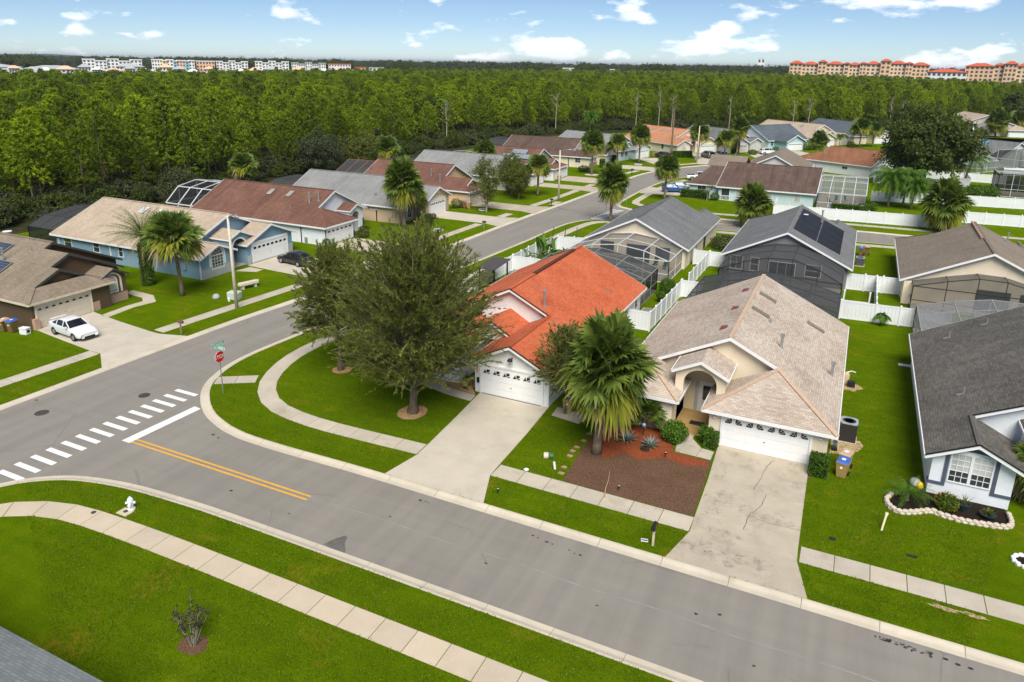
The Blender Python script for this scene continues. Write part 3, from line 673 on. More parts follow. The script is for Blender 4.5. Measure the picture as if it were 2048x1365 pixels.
        for k in range(n):
            c = u0+step*(k+.5); w = MB()
            if style == 'burst':                 # pairs of quarter sunbursts
                for sg in (-1, 1):
                    if sg > 0: w.build('door_window', M['black_pane'], d); w = MB()
                    ox = c+sg*.10; r = min(.40, step*.36)
                    for q in range(3):
                        a0 = (q+.12)*PI/6; a1 = (q+.88)*PI/6
                        P = [(ox+sg*rr*math.cos(a)*1.0-0*sg, zb+rr*math.sin(a)*.85) for rr, a in ((r*.22, a0), (r, a0), (r*1.0, (a0+a1)/2), (r, a1), (r*.22, a1))]
                        if sg < 0: P = P[::-1]
                        pl.poly(w, P, .045, .062)
            elif style == 'round':
                r = step*.26; P = [(c+r*math.cos(PI*q/10), zb+r*1.0*math.sin(PI*q/10)) for q in range(11)]; pl.poly(w, P, .045, .062)
            elif style == 'fan':
                a = step*.34
                for tri in ([(c-a, zb), (c-.02, zb), (c-a*.3, zb+.30)], [(c+.02, zb), (c+a, zb), (c+a, zb+.10)], [(c+a*.1, zb+.30), (c+a, zb+.30), (c+a, zb+.16), (c-.01, zb+.04)]): pl.poly(w, tri, .045, .062)
            else: pl.box(w, c-step*.30, c+step*.30, zb, zb+.24, .045, .062)
            w.build('door_window', M['black_pane'], d)
        return d
    def pipe(s, x, y, z, h=.9, r=.09, cap=True):
        m = MB(); m.cyl((x, y, z-.25), (x, y, z+h), r, n=10); 
        if cap: m.cyl((x, y, z+h), (x, y, z+h+.16), r*1.6, n=10)
        m.cyl((x, y, z-.1), (x, y, z+.10), r*1.5, r*1.2, n=10)
        s.part('vent_pipe', m, M['galv'], smooth=False)

def slope_z(e, p, W, x): return e+p*(W/2-abs(x))

def gable_house(name, label, loc, rot, W, D, wall, roof, e=2.35, p=.49, ym=3.8, wings=(), porch=None, trim=None, rake=None, backgable=True, group=None, o=.42, ridge_mat=None, main_front=True, ywall=None):
    """the neighbourhood's plan: one long gable with its ridge along y, stepped wings in front.
    wings: dict(s=side, w=roof width, y0=front eave, kind='hip'|'gable'|'gablet')"""
    h = House(name, label, loc, rot, wall, roof, trim, group, rake)
    r = e+p*W/2; W2 = W/2; segs = [((0, ym, r), (0, D, r))]; edges = []; polys = []; rk = []
    for s in (-1, 1):
        wg = [w for w in wings if w['s'] == s]
        X = s*W2
        if wg:
            w = wg[0]; wd, y0, kind = w['w'], w['y0'], w['kind']; ax = s*(W2-wd/2); az = e+p*wd/2; ix = s*(W2-wd)
            if kind == 'hip':
                ya = min(ym, y0+wd/2*1.0)
                polys.append([(X, y0, e), (ax, ya, az)]+([(ax, ym, az)] if ya < ym-.01 else [])+[(0, ym, r), (0, D, r), (X, D, e)])
                polys.append([(X, y0, e), (ix, y0, e), (ax, ya, az)])
                polys.append([(ix, y0, e), (ix, ym, e), (ax, ym, az)]+([(ax, ya, az)] if ya < ym-.01 else []))
                segs += [((X, y0, e), (ax, ya, az)), ((ix, y0, e), (ax, ya, az))]
                edges += [((X, y0, e), (ix, y0, e), (0, -1, 0)), ((ix, y0, e), (ix, ym, e), (-s, 0, 0))]
            elif kind == 'gablet':
                g = w.get('g', 1.4); gz = e+p*g
                polys.append([(X, y0, e), (X-s*g, y0+g, gz), (ax, y0+g, az), (ax, ym, az), (0, ym, r), (0, D, r), (X, D, e)])
                polys.append([(X, y0, e), (ix, y0, e), (ix+s*g, y0+g, gz), (X-s*g, y0+g, gz)])
                polys.append([(ix, y0, e), (ix, ym, e), (ax, ym, az), (ax, y0+g, az), (ix+s*g, y0+g, gz)])
                edges += [((X, y0, e), (ix, y0, e), (0, -1, 0)), ((ix, y0, e), (ix, ym, e), (-s, 0, 0))]
                rk += [((X-s*g, y0+g, gz), (ax, y0+g, az), (0, -1, 0)), ((ax, y0+g, az), (ix+s*g, y0+g, gz), (0, -1, 0))]
                h.gable_wall([(X-s*(g+.2), gz-.02), (ix+s*(g+.2), gz-.02), (ax, az-.18)], y0+g+.3)
                segs += [((X, y0, e), (X-s*g, y0+g, gz)), ((ix, y0, e), (ix+s*g, y0+g, gz))]
            else:
                polys.append([(X, y0, e), (ax, y0, az), (ax, ym, az), (0, ym, r), (0, D, r), (X, D, e)])
                polys.append([(ix, y0, e), (ix, ym, e), (ax, ym, az), (ax, y0, az)])
                rk += [((X, y0, e), (ax, y0, az), (0, -1, 0)), ((ax, y0, az), (ix, y0, e), (0, -1, 0))]
                edges += [((ix, y0, e), (ix, ym, e), (-s, 0, 0))]
                h.gable_wall([(X-s*o, .0), (ix+s*o, .0), (ix+s*o, e+p*o-.15), (ax, az-.16), (X-s*o, e+p*o-.15)], y0+o)
                segs += [((ax, y0, az), (ax, ym, az))]
            # wing walls
            xa, xb = sorted((X-s*o, ix+s*o)); y_w = y0+o
            if kind != 'gable': h.walls([(xa, xb, y_w, ym+.6, 0, e+p*o-.15)])
            else: h.walls([(xa+.002, xb-.002, y_w+.15, ym+.6, 0, e+p*o-.16)])
            edges.append(((X, y0, e), (X, D, e), (s, 0, 0)))
            if main_front:
                rk.append(((ax, ym, az), (0, ym, r), (0, -1, 0)))
        else:
            polys.append([(X, ym, e), (0, ym, r), (0, D, r), (X, D, e)])
            edges.append(((X, ym, e), (X, D, e), (s, 0, 0))); rk.append(((X, ym, e), (0, ym, r), (0, -1, 0)))
        if backgable: rk.append(((X, D, e), (0, D, r), (0, 1, 0)))
    rp = h.roofpolys(polys); h.trims(edges); h.trims(rk, h.rake, .22, .05, 'rake_board'); h.ridge(segs, rp, ridge_mat)
    # main box and gable walls
    xw = W2-o; zt = e+p*o-.15; yw = ywall if ywall is not None else ym+o
    h.walls([(-xw, xw, yw, D-o, 0, zt)])
    tri = [(-xw+.02, zt-.01), (xw-.02, zt-.01), (0, r-.16)]
    h.gable_wall(tri, yw+.01); h.gable_wall(tri, D-o-.16, .15)
    if porch:
        x, hw, y0 = porch['x'], porch['hw'], porch['y0']; pe = porch.get('e', 3.6); pz = pe+p*hw; y1 = porch.get('y1', yw+.1)
        pr = h.roofpolys([[(x-hw, y0, pe), (x, y0, pz), (x, y1, pz), (x-hw, y1, pe)], [(x+hw, y0, pe), (x, y0, pz), (x, y1, pz), (x+hw, y1, pe)]], 'porch_roof', .12)
        h.trims([((x-hw, y0, pe), (x, y0, pz), (0, -1, 0)), ((x+hw, y0, pe), (x, y0, pz), (0, -1, 0))], h.rake, .20, .05, 'porch_rake')
        h.trims([((x-hw, y0, pe), (x-hw, y1, pe), (-1, 0, 0)), ((x+hw, y0, pe), (x+hw, y1, pe), (1, 0, 0))], None, .14, .05, 'porch_fascia')
        # arched front wall
        ir = porch.get('r', hw-.75); zs = porch.get('spring', 2.35); a = hw-.22; zb = porch.get('zb', .0); n = 18
        pts = [(x-a, zb), (x-a, pe+p*.22-.13), (x, pz-.15), (x+a, pe+p*.22-.13), (x+a, zb), (x+ir, zb)]
        pts += [(x+ir*math.cos(PI*k/n), zs+ir*.92*math.sin(PI*k/n)) for k in range(n+1)]+[(x-ir, zb)]
        h.part('porch_arch', MB().prism([(q, y0+.3, z) for q, z in pts], (0, .28, 0)), porch.get('mat', wall))
        if porch.get('trimmed'):
            pl = front(y0+.3); h.surround(pl, x, zb+.02, ir*2, zs-zb-.02, .16, ir*.92, M['white'], name='arch_trim')
        h.part('porch_side', MB().box(x-a+.002, x-a+.16, y0+.58, y1, 0, pe), porch.get('mat', wall)); h.part('porch_side', MB().box(x+a-.16, x+a-.002, y0+.58, y1, 0, pe), porch.get('mat', wall))
        h.part('porch_floor', MB().box(x-a, x+a, y0+.3, y1, -.05, .09), M['deck'])
        h.door(front(yw), x+.05, mat=porch.get('door'), w=porch.get('dw', .95))
    h.W, h.D, h.e, h.p, h.ym, h.r, h.o, h.yw = W, D, e, p, ym, r, o, yw
    return h
def skirt(h, boxes, mat): h.walls(boxes, mat, 'brick_skirt')

# ---- roof and wall colours
RF = {}
RF['tan'] = shingle_mat('tan_shingles', ((.31, .235, .175), (.50, .415, .33), (.65, .56, .47)), .12, stain=(.30, .22, .17))
RF['red'] = shingle_mat('red_shingles', ((.38, .070, .024), (.54, .120, .046), (.68, .19, .085)), .10, stain=(.33, .12, .08), length=.28)
RF['dark'] = shingle_mat('dark_grey_shingles', ((.060, .054, .046), (.128, .118, .100), (.21, .195, .17)), .35, stain=(.030, .029, .029))
RF['brown'] = shingle_mat('brown_shingles', ((.13, .058, .038), (.195, .095, .066), (.26, .138, .100)), .55, stain=(.045, .028, .022))
RF['olive'] = shingle_mat('weathered_tan_shingles', ((.19, .145, .10), (.27, .215, .155), (.35, .285, .215)), .5, stain=(.10, .080, .055))
RF['grey'] = shingle_mat('grey_shingles', ((.20, .20, .195), (.275, .275, .268), (.34, .34, .332)), .45, stain=(.13, .13, .125))
RF['midgrey'] = shingle_mat('weathered_grey_shingles', ((.13, .132, .132), (.19, .192, .192), (.25, .252, .25)), .5, stain=(.065, .066, .064))
RF['taupe'] = shingle_mat('taupe_shingles', ((.175, .138, .10), (.245, .198, .150), (.31, .26, .205)), .25, stain=(.10, .08, .06))
RF['pink'] = shingle_mat('pinkish_shingles', ((.34, .26, .185), (.47, .37, .27), (.58, .475, .36)), .25, stain=(.24, .18, .14))
RF['orange'] = shingle_mat('orange_shingles', ((.42, .17, .085), (.55, .245, .13), (.65, .33, .19)), .2, stain=(.30, .13, .07))
RF['dbrown'] = shingle_mat('dark_brown_shingles', ((.085, .050, .038), (.135, .086, .066), (.185, .125, .10)), .6, stain=(.035, .026, .022))
RF['rust'] = shingle_mat('rust_shingles', ((.21, .085, .040), (.29, .125, .062), (.36, .175, .095)), .5, stain=(.09, .042, .026))
RF['slate'] = shingle_mat('slate_blue_shingles', ((.065, .080, .098), (.105, .125, .145), (.15, .17, .19)), .25, stain=(.05, .06, .07))
M['ridge_tan'] = flat('terracotta_ridge_caps', (.50, .36, .26), .9, .2, var=.12, scale=5)
WL = {}
WL['cream'] = stucco('cream_stucco', (.80, .68, .51)); WL['white'] = stucco('white_stucco', (.80, .80, .78)); WL['coolwhite'] = stucco('cool_white_stucco', (.78, .81, .83))
WL['brown'] = stucco('brown_stucco', (.115, .078, .046)); WL['blue'] = stucco('blue_stucco', (.215, .345, .44)); WL['tan'] = stucco('tan_stucco', (.56, .42, .29))
WL['peach'] = stucco('peach_stucco', (.76, .52, .31)); WL['grey'] = stucco('grey_stucco', (.23, .225, .23)); WL['ltblue'] = stucco('pale_blue_stucco', (.55, .67, .68))
WL['aqua'] = stucco('aqua_stucco', (.45, .65, .68)); WL['ivory'] = stucco('ivory_stucco', (.80, .70, .52)); WL['palegrey'] = stucco('pale_grey_stucco', (.60, .58, .54))
WL['porch'] = stucco('yellow_porch_stucco', (.74, .60, .36))
M['dkgreen_trim'] = flat('charcoal_trim', (.055, .058, .056), .6, .3); M['blue_grey_trim'] = flat('slate_grey_trim', (.085, .10, .135), .6, .3)
M['navy_trim'] = flat('navy_trim', (.045, .075, .15), .6, .3); M['black_trim'] = flat('black_drip_edge', (.012, .012, .013), .5, .3)
M['stone_base'] = stucco('grey_stone_base', (.42, .43, .42)); M['tile'] = flat('ochre_porch_tile', (.42, .27, .10), .6, .3, var=.1, scale=2)

# ------------------------------------------------ E2: beige house in the foreground
h = gable_house('house', 'cream house with tan shingle roof and arched entry behind the mulch bed', (-5.8, 40.6), 0, 13.6, 20.0, WL['cream'], RF['tan'], 2.35, .4926, 3.9,
    [dict(s=1, w=7.5, y0=0, kind='hip'), dict(s=-1, w=4.6, y0=.3, kind='hip')], dict(x=-1.25, hw=1.75, y0=1.5, e=3.86, r=1.02, spring=3.05, zb=2.3, y1=4.5, door=M['white'], dw=1.0), ridge_mat=M['ridge_tan'])
pl = front(.42)
h.garage(pl, .55, 5.43, 2.13, style='burst', n=4)
skirt(h, [(-.30, .41, .39, .46, 0, .82), (5.57, 6.40, .39, .46, 0, .82), (-6.40, -2.59, .69, .76, 0, .62)], M['brick_peach'])
h.part('porch_tile', MB().box(-2.6, -.28, .9, 4.2, .0, .105), M['tile'])
h.part('porch_recess_wall', MB().box(-2.75, -.15, 4.24, 4.31, .1, 4.2), WL['porch'])
d = h.door(front(4.24), -1.15, 1.0, 2.1)
sl_ = MB(); front(4.24).box(sl_, -1.95, -1.72, .12, 2.2, .0, .05); sl_.build('sidelight', M['glass_curtain'], h.root)
sf = MB(); front(4.24).box(sf, -1.98, -1.70, .1, 2.24, .0, .04); front(4.24).box(sf, -1.70, -.58, 2.2, 2.28, 0, .05); sf.build('door_frame', M['white'], h.root)
tr = MB(); front(4.24).poly(tr, [(-1.25+.75*math.cos(PI*k/12), 3.1+.5*math.sin(PI*k/12)) for k in range(13)], 0, .03); tr.build('transom_pane', M['glass'], h.root)
h.window(front(.72), -4.35, .95, 1.5, 1.25, 4, 3, M['glass_curtain'], fw=.08)
m = MB(); m.box(-1.75, -.85, 2.1, 2.65, .106, .12); m.build('door_mat', M['black_metal'], h.root)
for u in (.02, 5.98): 
    m = MB(); m.lathe([(.05, 0), (.09, .04), (.09, .12), (.03, .16)], 10, (u, .36, 1.72)); m.build('wall_lamp', M['white'], h.root)
for y0 in (47.3, 51.9, 56.8):          # red-brown vents on the left slope
    x = -.78; z = slope_z(h.e, h.p, 13.6, x); yy = y0-40.6
    m = MB(); m.prism([(x-.34, yy-.30, z-.22), (x+.12, yy-.30, z+.02), (x+.12, yy-.30, z+.10), (x-.30, yy-.30, z-.02)], (0, .60, 0)); m.build('roof_vent', flat('maroon_vent', (.20, .055, .055), .6, .3), h.root)
for x, y in ((.95, 55.7), (.93, 51.8), (4.55, 55.7)):
    yy = y-40.6; z = slope_z(h.e, h.p, 13.6, x); dx = .62
    f = MB(); f.prism([(x-dx, yy-.28, slope_z(h.e, h.p, 13.6, x-dx)-.04), (x+dx, yy-.28, slope_z(h.e, h.p, 13.6, x+dx)-.04), (x+dx, yy-.28, slope_z(h.e, h.p, 13.6, x+dx)+.09), (x-dx, yy-.28, slope_z(h.e, h.p, 13.6, x-dx)+.09)], (0, .56, 0)); sk = f.build('skylight', flat('skylight_kerb', (.19, .16, .12), .6, .3), h.root)
    g = MB(); g.prism([(x-dx+.08, yy-.20, slope_z(h.e, h.p, 13.6, x-dx+.08)+.085), (x+dx-.08, yy-.20, slope_z(h.e, h.p, 13.6, x+dx-.08)+.085), (x+dx-.08, yy-.20, slope_z(h.e, h.p, 13.6, x+dx-.08)+.12), (x-dx+.08, yy-.20, slope_z(h.e, h.p, 13.6, x-dx+.08)+.12)], (0, .40, 0)); g.build('skylight_pane', glass_mat('bronze_skylight', (.30, .25, .18), .2, .5), sk)
h.pipe(2.81, 7.3, slope_z(h.e, h.p, 13.6, 2.81), .8); h.pipe(6.06, 8.0, slope_z(h.e, h.p, 13.6, 6.06), .8); h.pipe(1.7, 10.4, slope_z(h.e, h.p, 13.6, 1.7), .35, .06, False)
BEIGE = h
# ------------------------------------------------ E1: red-roof corner house
h = gable_house('house', 'white corner house with bright red shingle roof', (-22.6, 40.45), 0, 13.0, 22.6, WL['white'], RF['red'], 2.42, .495, 6.9,
    [dict(s=1, w=6.4, y0=0, kind='gable'), dict(s=-1, w=5.8, y0=.6, kind='gable')], None)
h.garage(front(.42), 1.05, 5.60, 2.13, style='fan', n=6)
m = MB(); m.prism([(-2.55, 4.3, 2.42), (2.3, 4.3, 2.42), (0, 4.3, 3.72)], (0, .15, 0)); h.part('entry_gable', m, WL['white'])
h.roofpolys([[(-2.7, 3.95, 2.5), (-.1, 3.95, 3.95), (-.1, 7.4, 3.95), (-2.7, 7.4, 2.5)], [(2.5, 3.95, 2.5), (-.1, 3.95, 3.95), (-.1, 7.4, 3.95), (2.5, 7.4, 2.5)]], 'entry_roof')
h.trims([((-2.7, 3.95, 2.5), (-.1, 3.95, 3.95), (0, -1, 0)), ((2.5, 3.95, 2.5), (-.1, 3.95, 3.95), (0, -1, 0))], None, .22, .05, 'entry_rake')
blk = MB()
for a, b in (((-6.5, .6, 2.42), (-3.6, .6, 3.86)), ((-3.6, .6, 3.86), (-.7, .6, 2.42)), ((6.5, 0, 2.42), (3.3, 0, 4.0)), ((3.3, 0, 4.0), (.1, 0, 2.42)), ((-2.7, 3.95, 2.5), (-.1, 3.95, 3.95)), ((-.1, 3.95, 3.95), (2.5, 3.95, 2.5)), ((-3.3, 6.9, 4.0), (0, 6.9, 5.63)), ((0, 6.9, 5.63), (3.3, 6.9, 4.0))):
    blk.beam(Vector(a)+Vector((0, -.035, .012)), Vector(b)+Vector((0, -.035, .012)), .09, .05)
h.part('drip_edge', blk, M['black_trim'])
rv = MB().beam((0, 11.5, 5.68), (0, 20.5, 5.68), .34, .10); h.part('ridge_vent', rv, flat('charred_vent', (.10, .035, .02), .8, .2))
h.pipe(2.55, 7.7, slope_z(2.42, .495, 13, 2.55), 1.15, .10); h.pipe(5.0, 4.6, slope_z(2.42, .495, 13, 5.0), .75, .10); h.pipe(1.2, 9.7, slope_z(2.42, .495, 13, 1.2), .35, .05, False); h.pipe(3.95, 6.2, slope_z(2.42, .495, 13, 3.95), .35, .05, False); h.pipe(4.6, 16.8, slope_z(2.42, .495, 13, 4.6), .28, .07, False)
m = MB(); m.cyl((3.35, .10, 3.02), (3.35, .42, 3.02), .05); m.lathe([(.20, 0), (.16, .10), (.05, .20)], 10, (3.35, .05, 2.95)); h.part('gable_lamp', m, M['black_metal'])
m = MB(); front(.42).box(m, .66, .74, 1.5, 2.15, 0, .05); h.part('house_number_plaque', m, flat('rust_plaque', (.42, .17, .04), .6, .3))
m = MB(); front(.42).box(m, .70, .88, .75, 1.12, 0, .10); h.part('wall_box', m, M['black_metal'])
m = MB(); front(.42).box(m, 1.05, 5.6, .0, .035, .0, .12); h.part('door_seal', m, M['black_trim'])
h.window(front(1.02), -3.4, .8, 1.6, 1.35, 4, 2, M['glass_curtain']); h.window(front(1.02), -5.2, .8, 1.2, 1.35, 3, 2, M['glass_curtain'])
h.window(right(6.08), 17.6, 1.2, .75, .9, 1, 2, M['glass'], M['black_trim']); h.window(right(6.08), 11.0, 1.2, .9, 1.0, 1, 2)
h.door(right(6.08), 20.6, .9, 2.0)
# ------------------------------------------------ E3: white house at the right edge
h = gable_house('house', 'white house with stained dark grey roof and slate trimmed front window', (12.4, 40.55), 0, 14.2, 20.3, WL['coolwhite'], RF['dark'], 2.4, .495, 3.7,
    [dict(s=-1, w=4.6, y0=0, kind='gable'), dict(s=1, w=6.8, y0=-.4, kind='hip')], dict(x=-.6, hw=1.9, y0=2.0, e=3.62, r=1.05, spring=2.5), rake=M['white'])
pl = front(.42)
h.window(pl, -5.38, .98, .86, 1.62, 3, 5, M['glass_curtain']); h.window(pl, -4.38, .98, .86, 1.62, 3, 5, M['glass_curtain'])
lo = MB()
for u in (-5.38, -4.38): pl.box(lo, u-.42, u+.42, .99, 1.62, .013, .02)
h.part('lower_sash_shade', lo, M['glass'])
m = MB(); pl.box(m, -6.10, -5.92, .62, 2.62, 0, .05); pl.box(m, -3.84, -3.66, .62, 2.62, 0, .05)
na = 14
for k in range(na):
    a0, a1 = PI*k/na, PI*(k+1)/na; pl.poly(m, [(-4.88+1.22*math.cos(a0), 2.62+.42*math.sin(a0)), (-4.88+1.22*math.cos(a1), 2.62+.42*math.sin(a1)), (-4.88+1.04*math.cos(a1), 2.62+.24*math.sin(a1)), (-4.88+1.04*math.cos(a0), 2.62+.24*math.sin(a0))], 0, .048)
pl.box(m, -6.70, -5.92, .62, .78, 0, .052); pl.box(m, -3.84, -2.92, .62, .78, 0, .052); left(-6.68).box(m, -.8, -.36, .62, .78, 0, .05)
h.part('window_trim', m, M['blue_grey_trim'])
blk = MB()
for a, b in (((-7.1, 0, 2.4), (-4.8, 0, 3.54)), ((-4.8, 0, 3.54), (-2.5, 0, 2.4)), ((-4.8, 3.7, 3.54), (0, 3.7, 5.9)), ((-2.5, 2.0, 3.62), (-.6, 2.0, 4.56))): blk.beam(Vector(a)+Vector((0, -.035, .012)), Vector(b)+Vector((0, -.035, .012)), .10, .05)
h.part('drip_edge', blk, M['black_trim'])
for x, y in ((-4.85, 17.3), (-2.6, 18.3), (-4.9, 6.9)):
    z = slope_z(2.4, .495, 14.2, x); m = MB(); m.cyl((x, y, z-.1), (x+.0, y, z+.42), .05, n=8); m.beam((x-.35, y-.05, z-.13), (x+.02, y, z+.04), .16, .03); h.part('vent_pipe', m, M['galv'])
h.garage(front(.02), .9, 5.8, 2.13); h.pipe(1.5, 12, slope_z(2.4, .495, 14.2, 1.5), .6)
m = MB(); m.box(-7.55, -6.68, 19.25, 19.50, .05, .16); h.part('downspout', m, M['white'])
# ------------------------------------------------ back row (their fronts face the second street)
def back_house(cx, y_back, W, D, wall, roof, label, e=2.4, p=.475, ridge_mat=None):
    """front faces +Y: local x = -X, local y = -Y; the local rear gable (y = D) faces the camera"""
    return gable_house('house', label, (cx, y_back+D), PI, W, D, wall, roof, e, p, 3.6, [dict(s=1, w=6.6, y0=0, kind='hip'), dict(s=-1, w=4.6, y0=.4, kind='gable')], None, ridge_mat=ridge_mat)
h = back_house(-22.0, 79.2, 12.4, 20.2, WL['cream'], RF['midgrey'], 'cream house with weathered grey roof and sliding doors under a white pool cage')
h.window(back(20.2-.42), 3.2, 1.0, 1.5, 1.15, 2, 1, M['glass'], M['bronze']); h.window(back(20.2-.42), -3.4, 1.0, 1.5, 1.15, 2, 1, M['glass'], M['bronze']); h.window(back(20.2-.42), .35, .08, 2.6, 2.05, 2, 1, M['glass'], M['bronze'], name='sliding_door')
h.window(left(-5.78), -9.0, .2, 1.0, 2.0, 1, 2, M['glass'], M['bronze']); h.window(left(-5.78), -14, 1.1, .8, .8, 1, 2); h.garage(front(.42), .6, 5.0)
h.pipe(-3.8, 8.2, slope_z(2.4, .475, 12.4, -3.8), .3, .05, False); h.pipe(3.6, 11, slope_z(2.4, .475, 12.4, 3.6), .3, .05, False); CREAM_BACK = h
h = back_house(-5.75, 79.2, 13.2, 21.2, WL['grey'], RF['midgrey'], 'charcoal grey house with black solar mats on its weathered roof')
for u, v, w, hh, c, nm in ((2.9, 1.0, 1.5, 1.2, 1, 'window'), (-.2, .08, 2.6, 2.05, 3, 'sliding_door'), (-3.0, .9, .8, 1.4, 1, 'window'), (-4.9, .9, 1.2, 1.4, 2, 'window')): h.window(back(21.2-.42), u, v, w, hh, c, 1 if nm != 'window' else 2, M['glass'], name=nm)
h.garage(front(.42), .7, 5.2)
# solar mats: right-hand slope seen from the camera (local -x)
sm = flat('black_solar_mat', (.012, .012, .013), .5, .3, var=.3, scale=2)
def on_slope(h, s, d, y, up=.0):       # d = distance from ridge measured in plan
    x = s*d; return Vector((x, y, h.r-h.p*d+up))
def panel(h, s, d0, d1, y0, y1, mat, up=.07, name='solar_panel', frame=None, bars=0):
    q = [on_slope(h, s, d0, y0, up), on_slope(h, s, d1, y0, up), on_slope(h, s, d1, y1, up), on_slope(h, s, d0, y1, up)]
    o_ = MB().prism(q, (0, 0, -.04)).build(name, mat, h.root)
    if frame:
        f = MB()
        for a, b in zip(q, q[1:]+q[:1]): f.beam(a, b, .06, .07)
        for k in range(1, bars): f.beam(q[0].lerp(q[1], k/bars)+Vector((0, 0, .005)), q[3].lerp(q[2], k/bars)+Vector((0, 0, .005)), .02, .015)
        f.build('panel_frame', frame, o_)
    return o_
for a, b in ((5.5, 8.6), (8.7, 11.8), (11.9, 15.0), (15.1, 18.2)):
    for d0, d1 in ((.3, 2.7), (2.8, 5.2)):
        pass
        panel(h, -1, d0, d1, a, b, sm, .06, bars=0)
h.pipe(-2.6, 7.4, slope_z(2.4, .475, 13.2, -2.6), 1.3, .09); h.pipe(3.0, 13, slope_z(2.4, .475, 13.2, 3.0), .3, .05, False)
dish = MB().lathe([(.02, 0), (.22, .05), (.30, .14), (.28, .15)], 12, (-.9, 9.6, h.r-.2)); h.part('satellite_dish', dish, M['white'])
GREY_BACK = h
h = back_house(12.4, 77.6, 14.6, 19.6, WL['cream'], RF['taupe'], 'cream house with taupe roof and large screened patio at the right')
m = MB().beam((0.25, 3.8, h.r+.03), (0.25, 12.5, h.r-.02), .22, .12); h.part('conduit_on_ridge', m, flat('copper_flashing', (.36, .20, .13), .6, .3))
h.pipe(-2.9, 6.5, slope_z(2.4, .475, 14.6, -2.9), .9, .08); h.pipe(6.3, 12, slope_z(2.4, .475, 14.6, 6.3), .2, .05, False)
h.walls([(5.95, 6.9, 19.18, 19.6, 0, 2.3)], WL['cream'], 'wing_wall')
h.window(back(19.6-.42), 3.2, .5, .8, 1.6, 3, 4, M['glass'], M['bronze']); h.window(back(19.6-.42), .6, .08, 2.6, 2.05, 2, 1, M['glass'], M['bronze'], name='sliding_door'); h.garage(front(.42), .7, 5.6)
TAUPE_BACK = h
TEXTS = []
# ------------------------------------------------ left row: fronts face +X (local x = world Y, local y = -world X)
Q = PI/2
# W1 brown house
h = gable_house('house', 'brown house with cream garage door and solar panels on its tan roof', (-60.45, 40.65), Q, 13.4, 24, WL['brown'], RF['olive'], 2.4, .47, 5.9,
    [dict(s=-1, w=8.0, y0=-.4+.05, kind='gablet', g=1.6)], None, trim=flat('cream_trim', (.62, .55, .40), .6, .3), rake=M['dkgreen_trim'])
# stepped second gable over the window bay
z1 = slope_z(2.4, .47, 13.4, -2.7); zp = slope_z(2.4, .47, 13.4, -.9)
h.roofpolys([[(-2.68, 2.4, z1+.012), (-.9, 2.4, zp+.01), (-.9, 6.3, zp+.01), (-2.68, 6.3, z1+.012)], [(-.9, 2.4, zp+.01), (4.25, 2.4, zp-.47*5.15), (4.25, 6.6, zp-.47*5.15), (-.9, 6.6, zp+.01)]], 'stepped_roof')
h.trims([((-2.68, 2.4, z1), (-.9, 2.4, zp), (0, -1, 0)), ((-.9, 2.4, zp), (4.25, 2.4, zp-.47*5.15), (0, -1, 0))], M['dkgreen_trim'], .22, .05, 'rake_board')
h.gable_wall([(-2.7, 2.3), (3.9, 2.3), (3.9, 2.55), (-.9, zp-.16), (-2.7, z1-.16)], 2.75)
h.walls([(.05, 3.6, 2.9, 6.4, 0, 2.55)]); h.walls([(.35, 2.95, .62, 2.9, 0, 2.62)])
# little arched bay in front
h.roofpolys([[(.15, .25, 2.62), (1.65, .25, 3.38), (1.65, 3.0, 3.38), (.15, 3.0, 2.62)], [(3.15, .25, 2.62), (1.65, .25, 3.38), (1.65, 3.0, 3.38), (3.15, 3.0, 2.62)]], 'bay_roof')
h.trims([((.15, .25, 2.62), (1.65, .25, 3.38), (0, -1, 0)), ((1.65, .25, 3.38), (3.15, .25, 2.62), (0, -1, 0))], M['dkgreen_trim'], .2, .05, 'bay_rake')
h.gable_wall([(.35, 2.55), (2.95, 2.55), (1.65, 3.18)], .61, .14)
pl = front(.62); h.window(pl, 1.55, 1.05, .95, 1.0, 1, 3, M['glass_curtain'], arch=.45); h.surround(pl, 1.6, .95, 1.5, 1.15, .17, .66, flat('cream_surround', (.74, .66, .50), .6, .3))
skirt(h, [(.33, 2.97, .58, .66, 0, .85), (3.02, 3.64, 2.84, 2.95, 0, .85), (-.98, -.28, .02, .10, 0, .85), (-6.36, -5.95, -.25, .12, 0, .95)], M['brick_peach'])
h.garage(front(.07), -5.92, -1.1, 2.1, M['garage_cream'], 'round', 8, flat('cream_frame', (.74, .66, .50), .6, .3))
for u, v0, v1, t in ((-3.95, 2.17, 2.36, '2'), (-3.72, 2.17, 2.36, '8'), (-3.49, 2.17, 2.36, '8'), (-3.26, 2.17, 2.36, '1')):
    cu = bpy.data.curves.new('digit', 'FONT'); cu.body = t; cu.size = .26; cu.extrude = .008
    o_ = bpy.data.objects.new('digit', cu); COL.objects.link(o_); o_.parent = h.root; o_.location = (u, -.005-.02, v0-.02+.03); o_.rotation_euler = (PI/2, 0, 0); cu.materials.append(M['dkgreen_trim']); TEXTS.append(o_)
panel_m = flat('blue_solar_cells', (.045, .065, .105), .12, .7, .2, var=.35, scale=.8)
def hpanel(d0, d1, y0, y1): return panel(h, -1, d0, d1, y0, y1, panel_m, .14, frame=M['alu_grey'], bars=6)
hpanel(1.2, 2.9, 9.8, 13.2); hpanel(3.15, 4.85, 7.0, 10.0); hpanel(4.95, 6.4, 6.6, 9.6); hpanel(3.0, 4.7, 10.6, 14.0)
h.pipe(-3.0, 8.6, slope_z(2.4, .47, 13.4, -3.0)+.3, .8, .09); h.pipe(-1.4, 6.9, slope_z(2.4, .47, 13.4, -1.4), .35, .05, False)
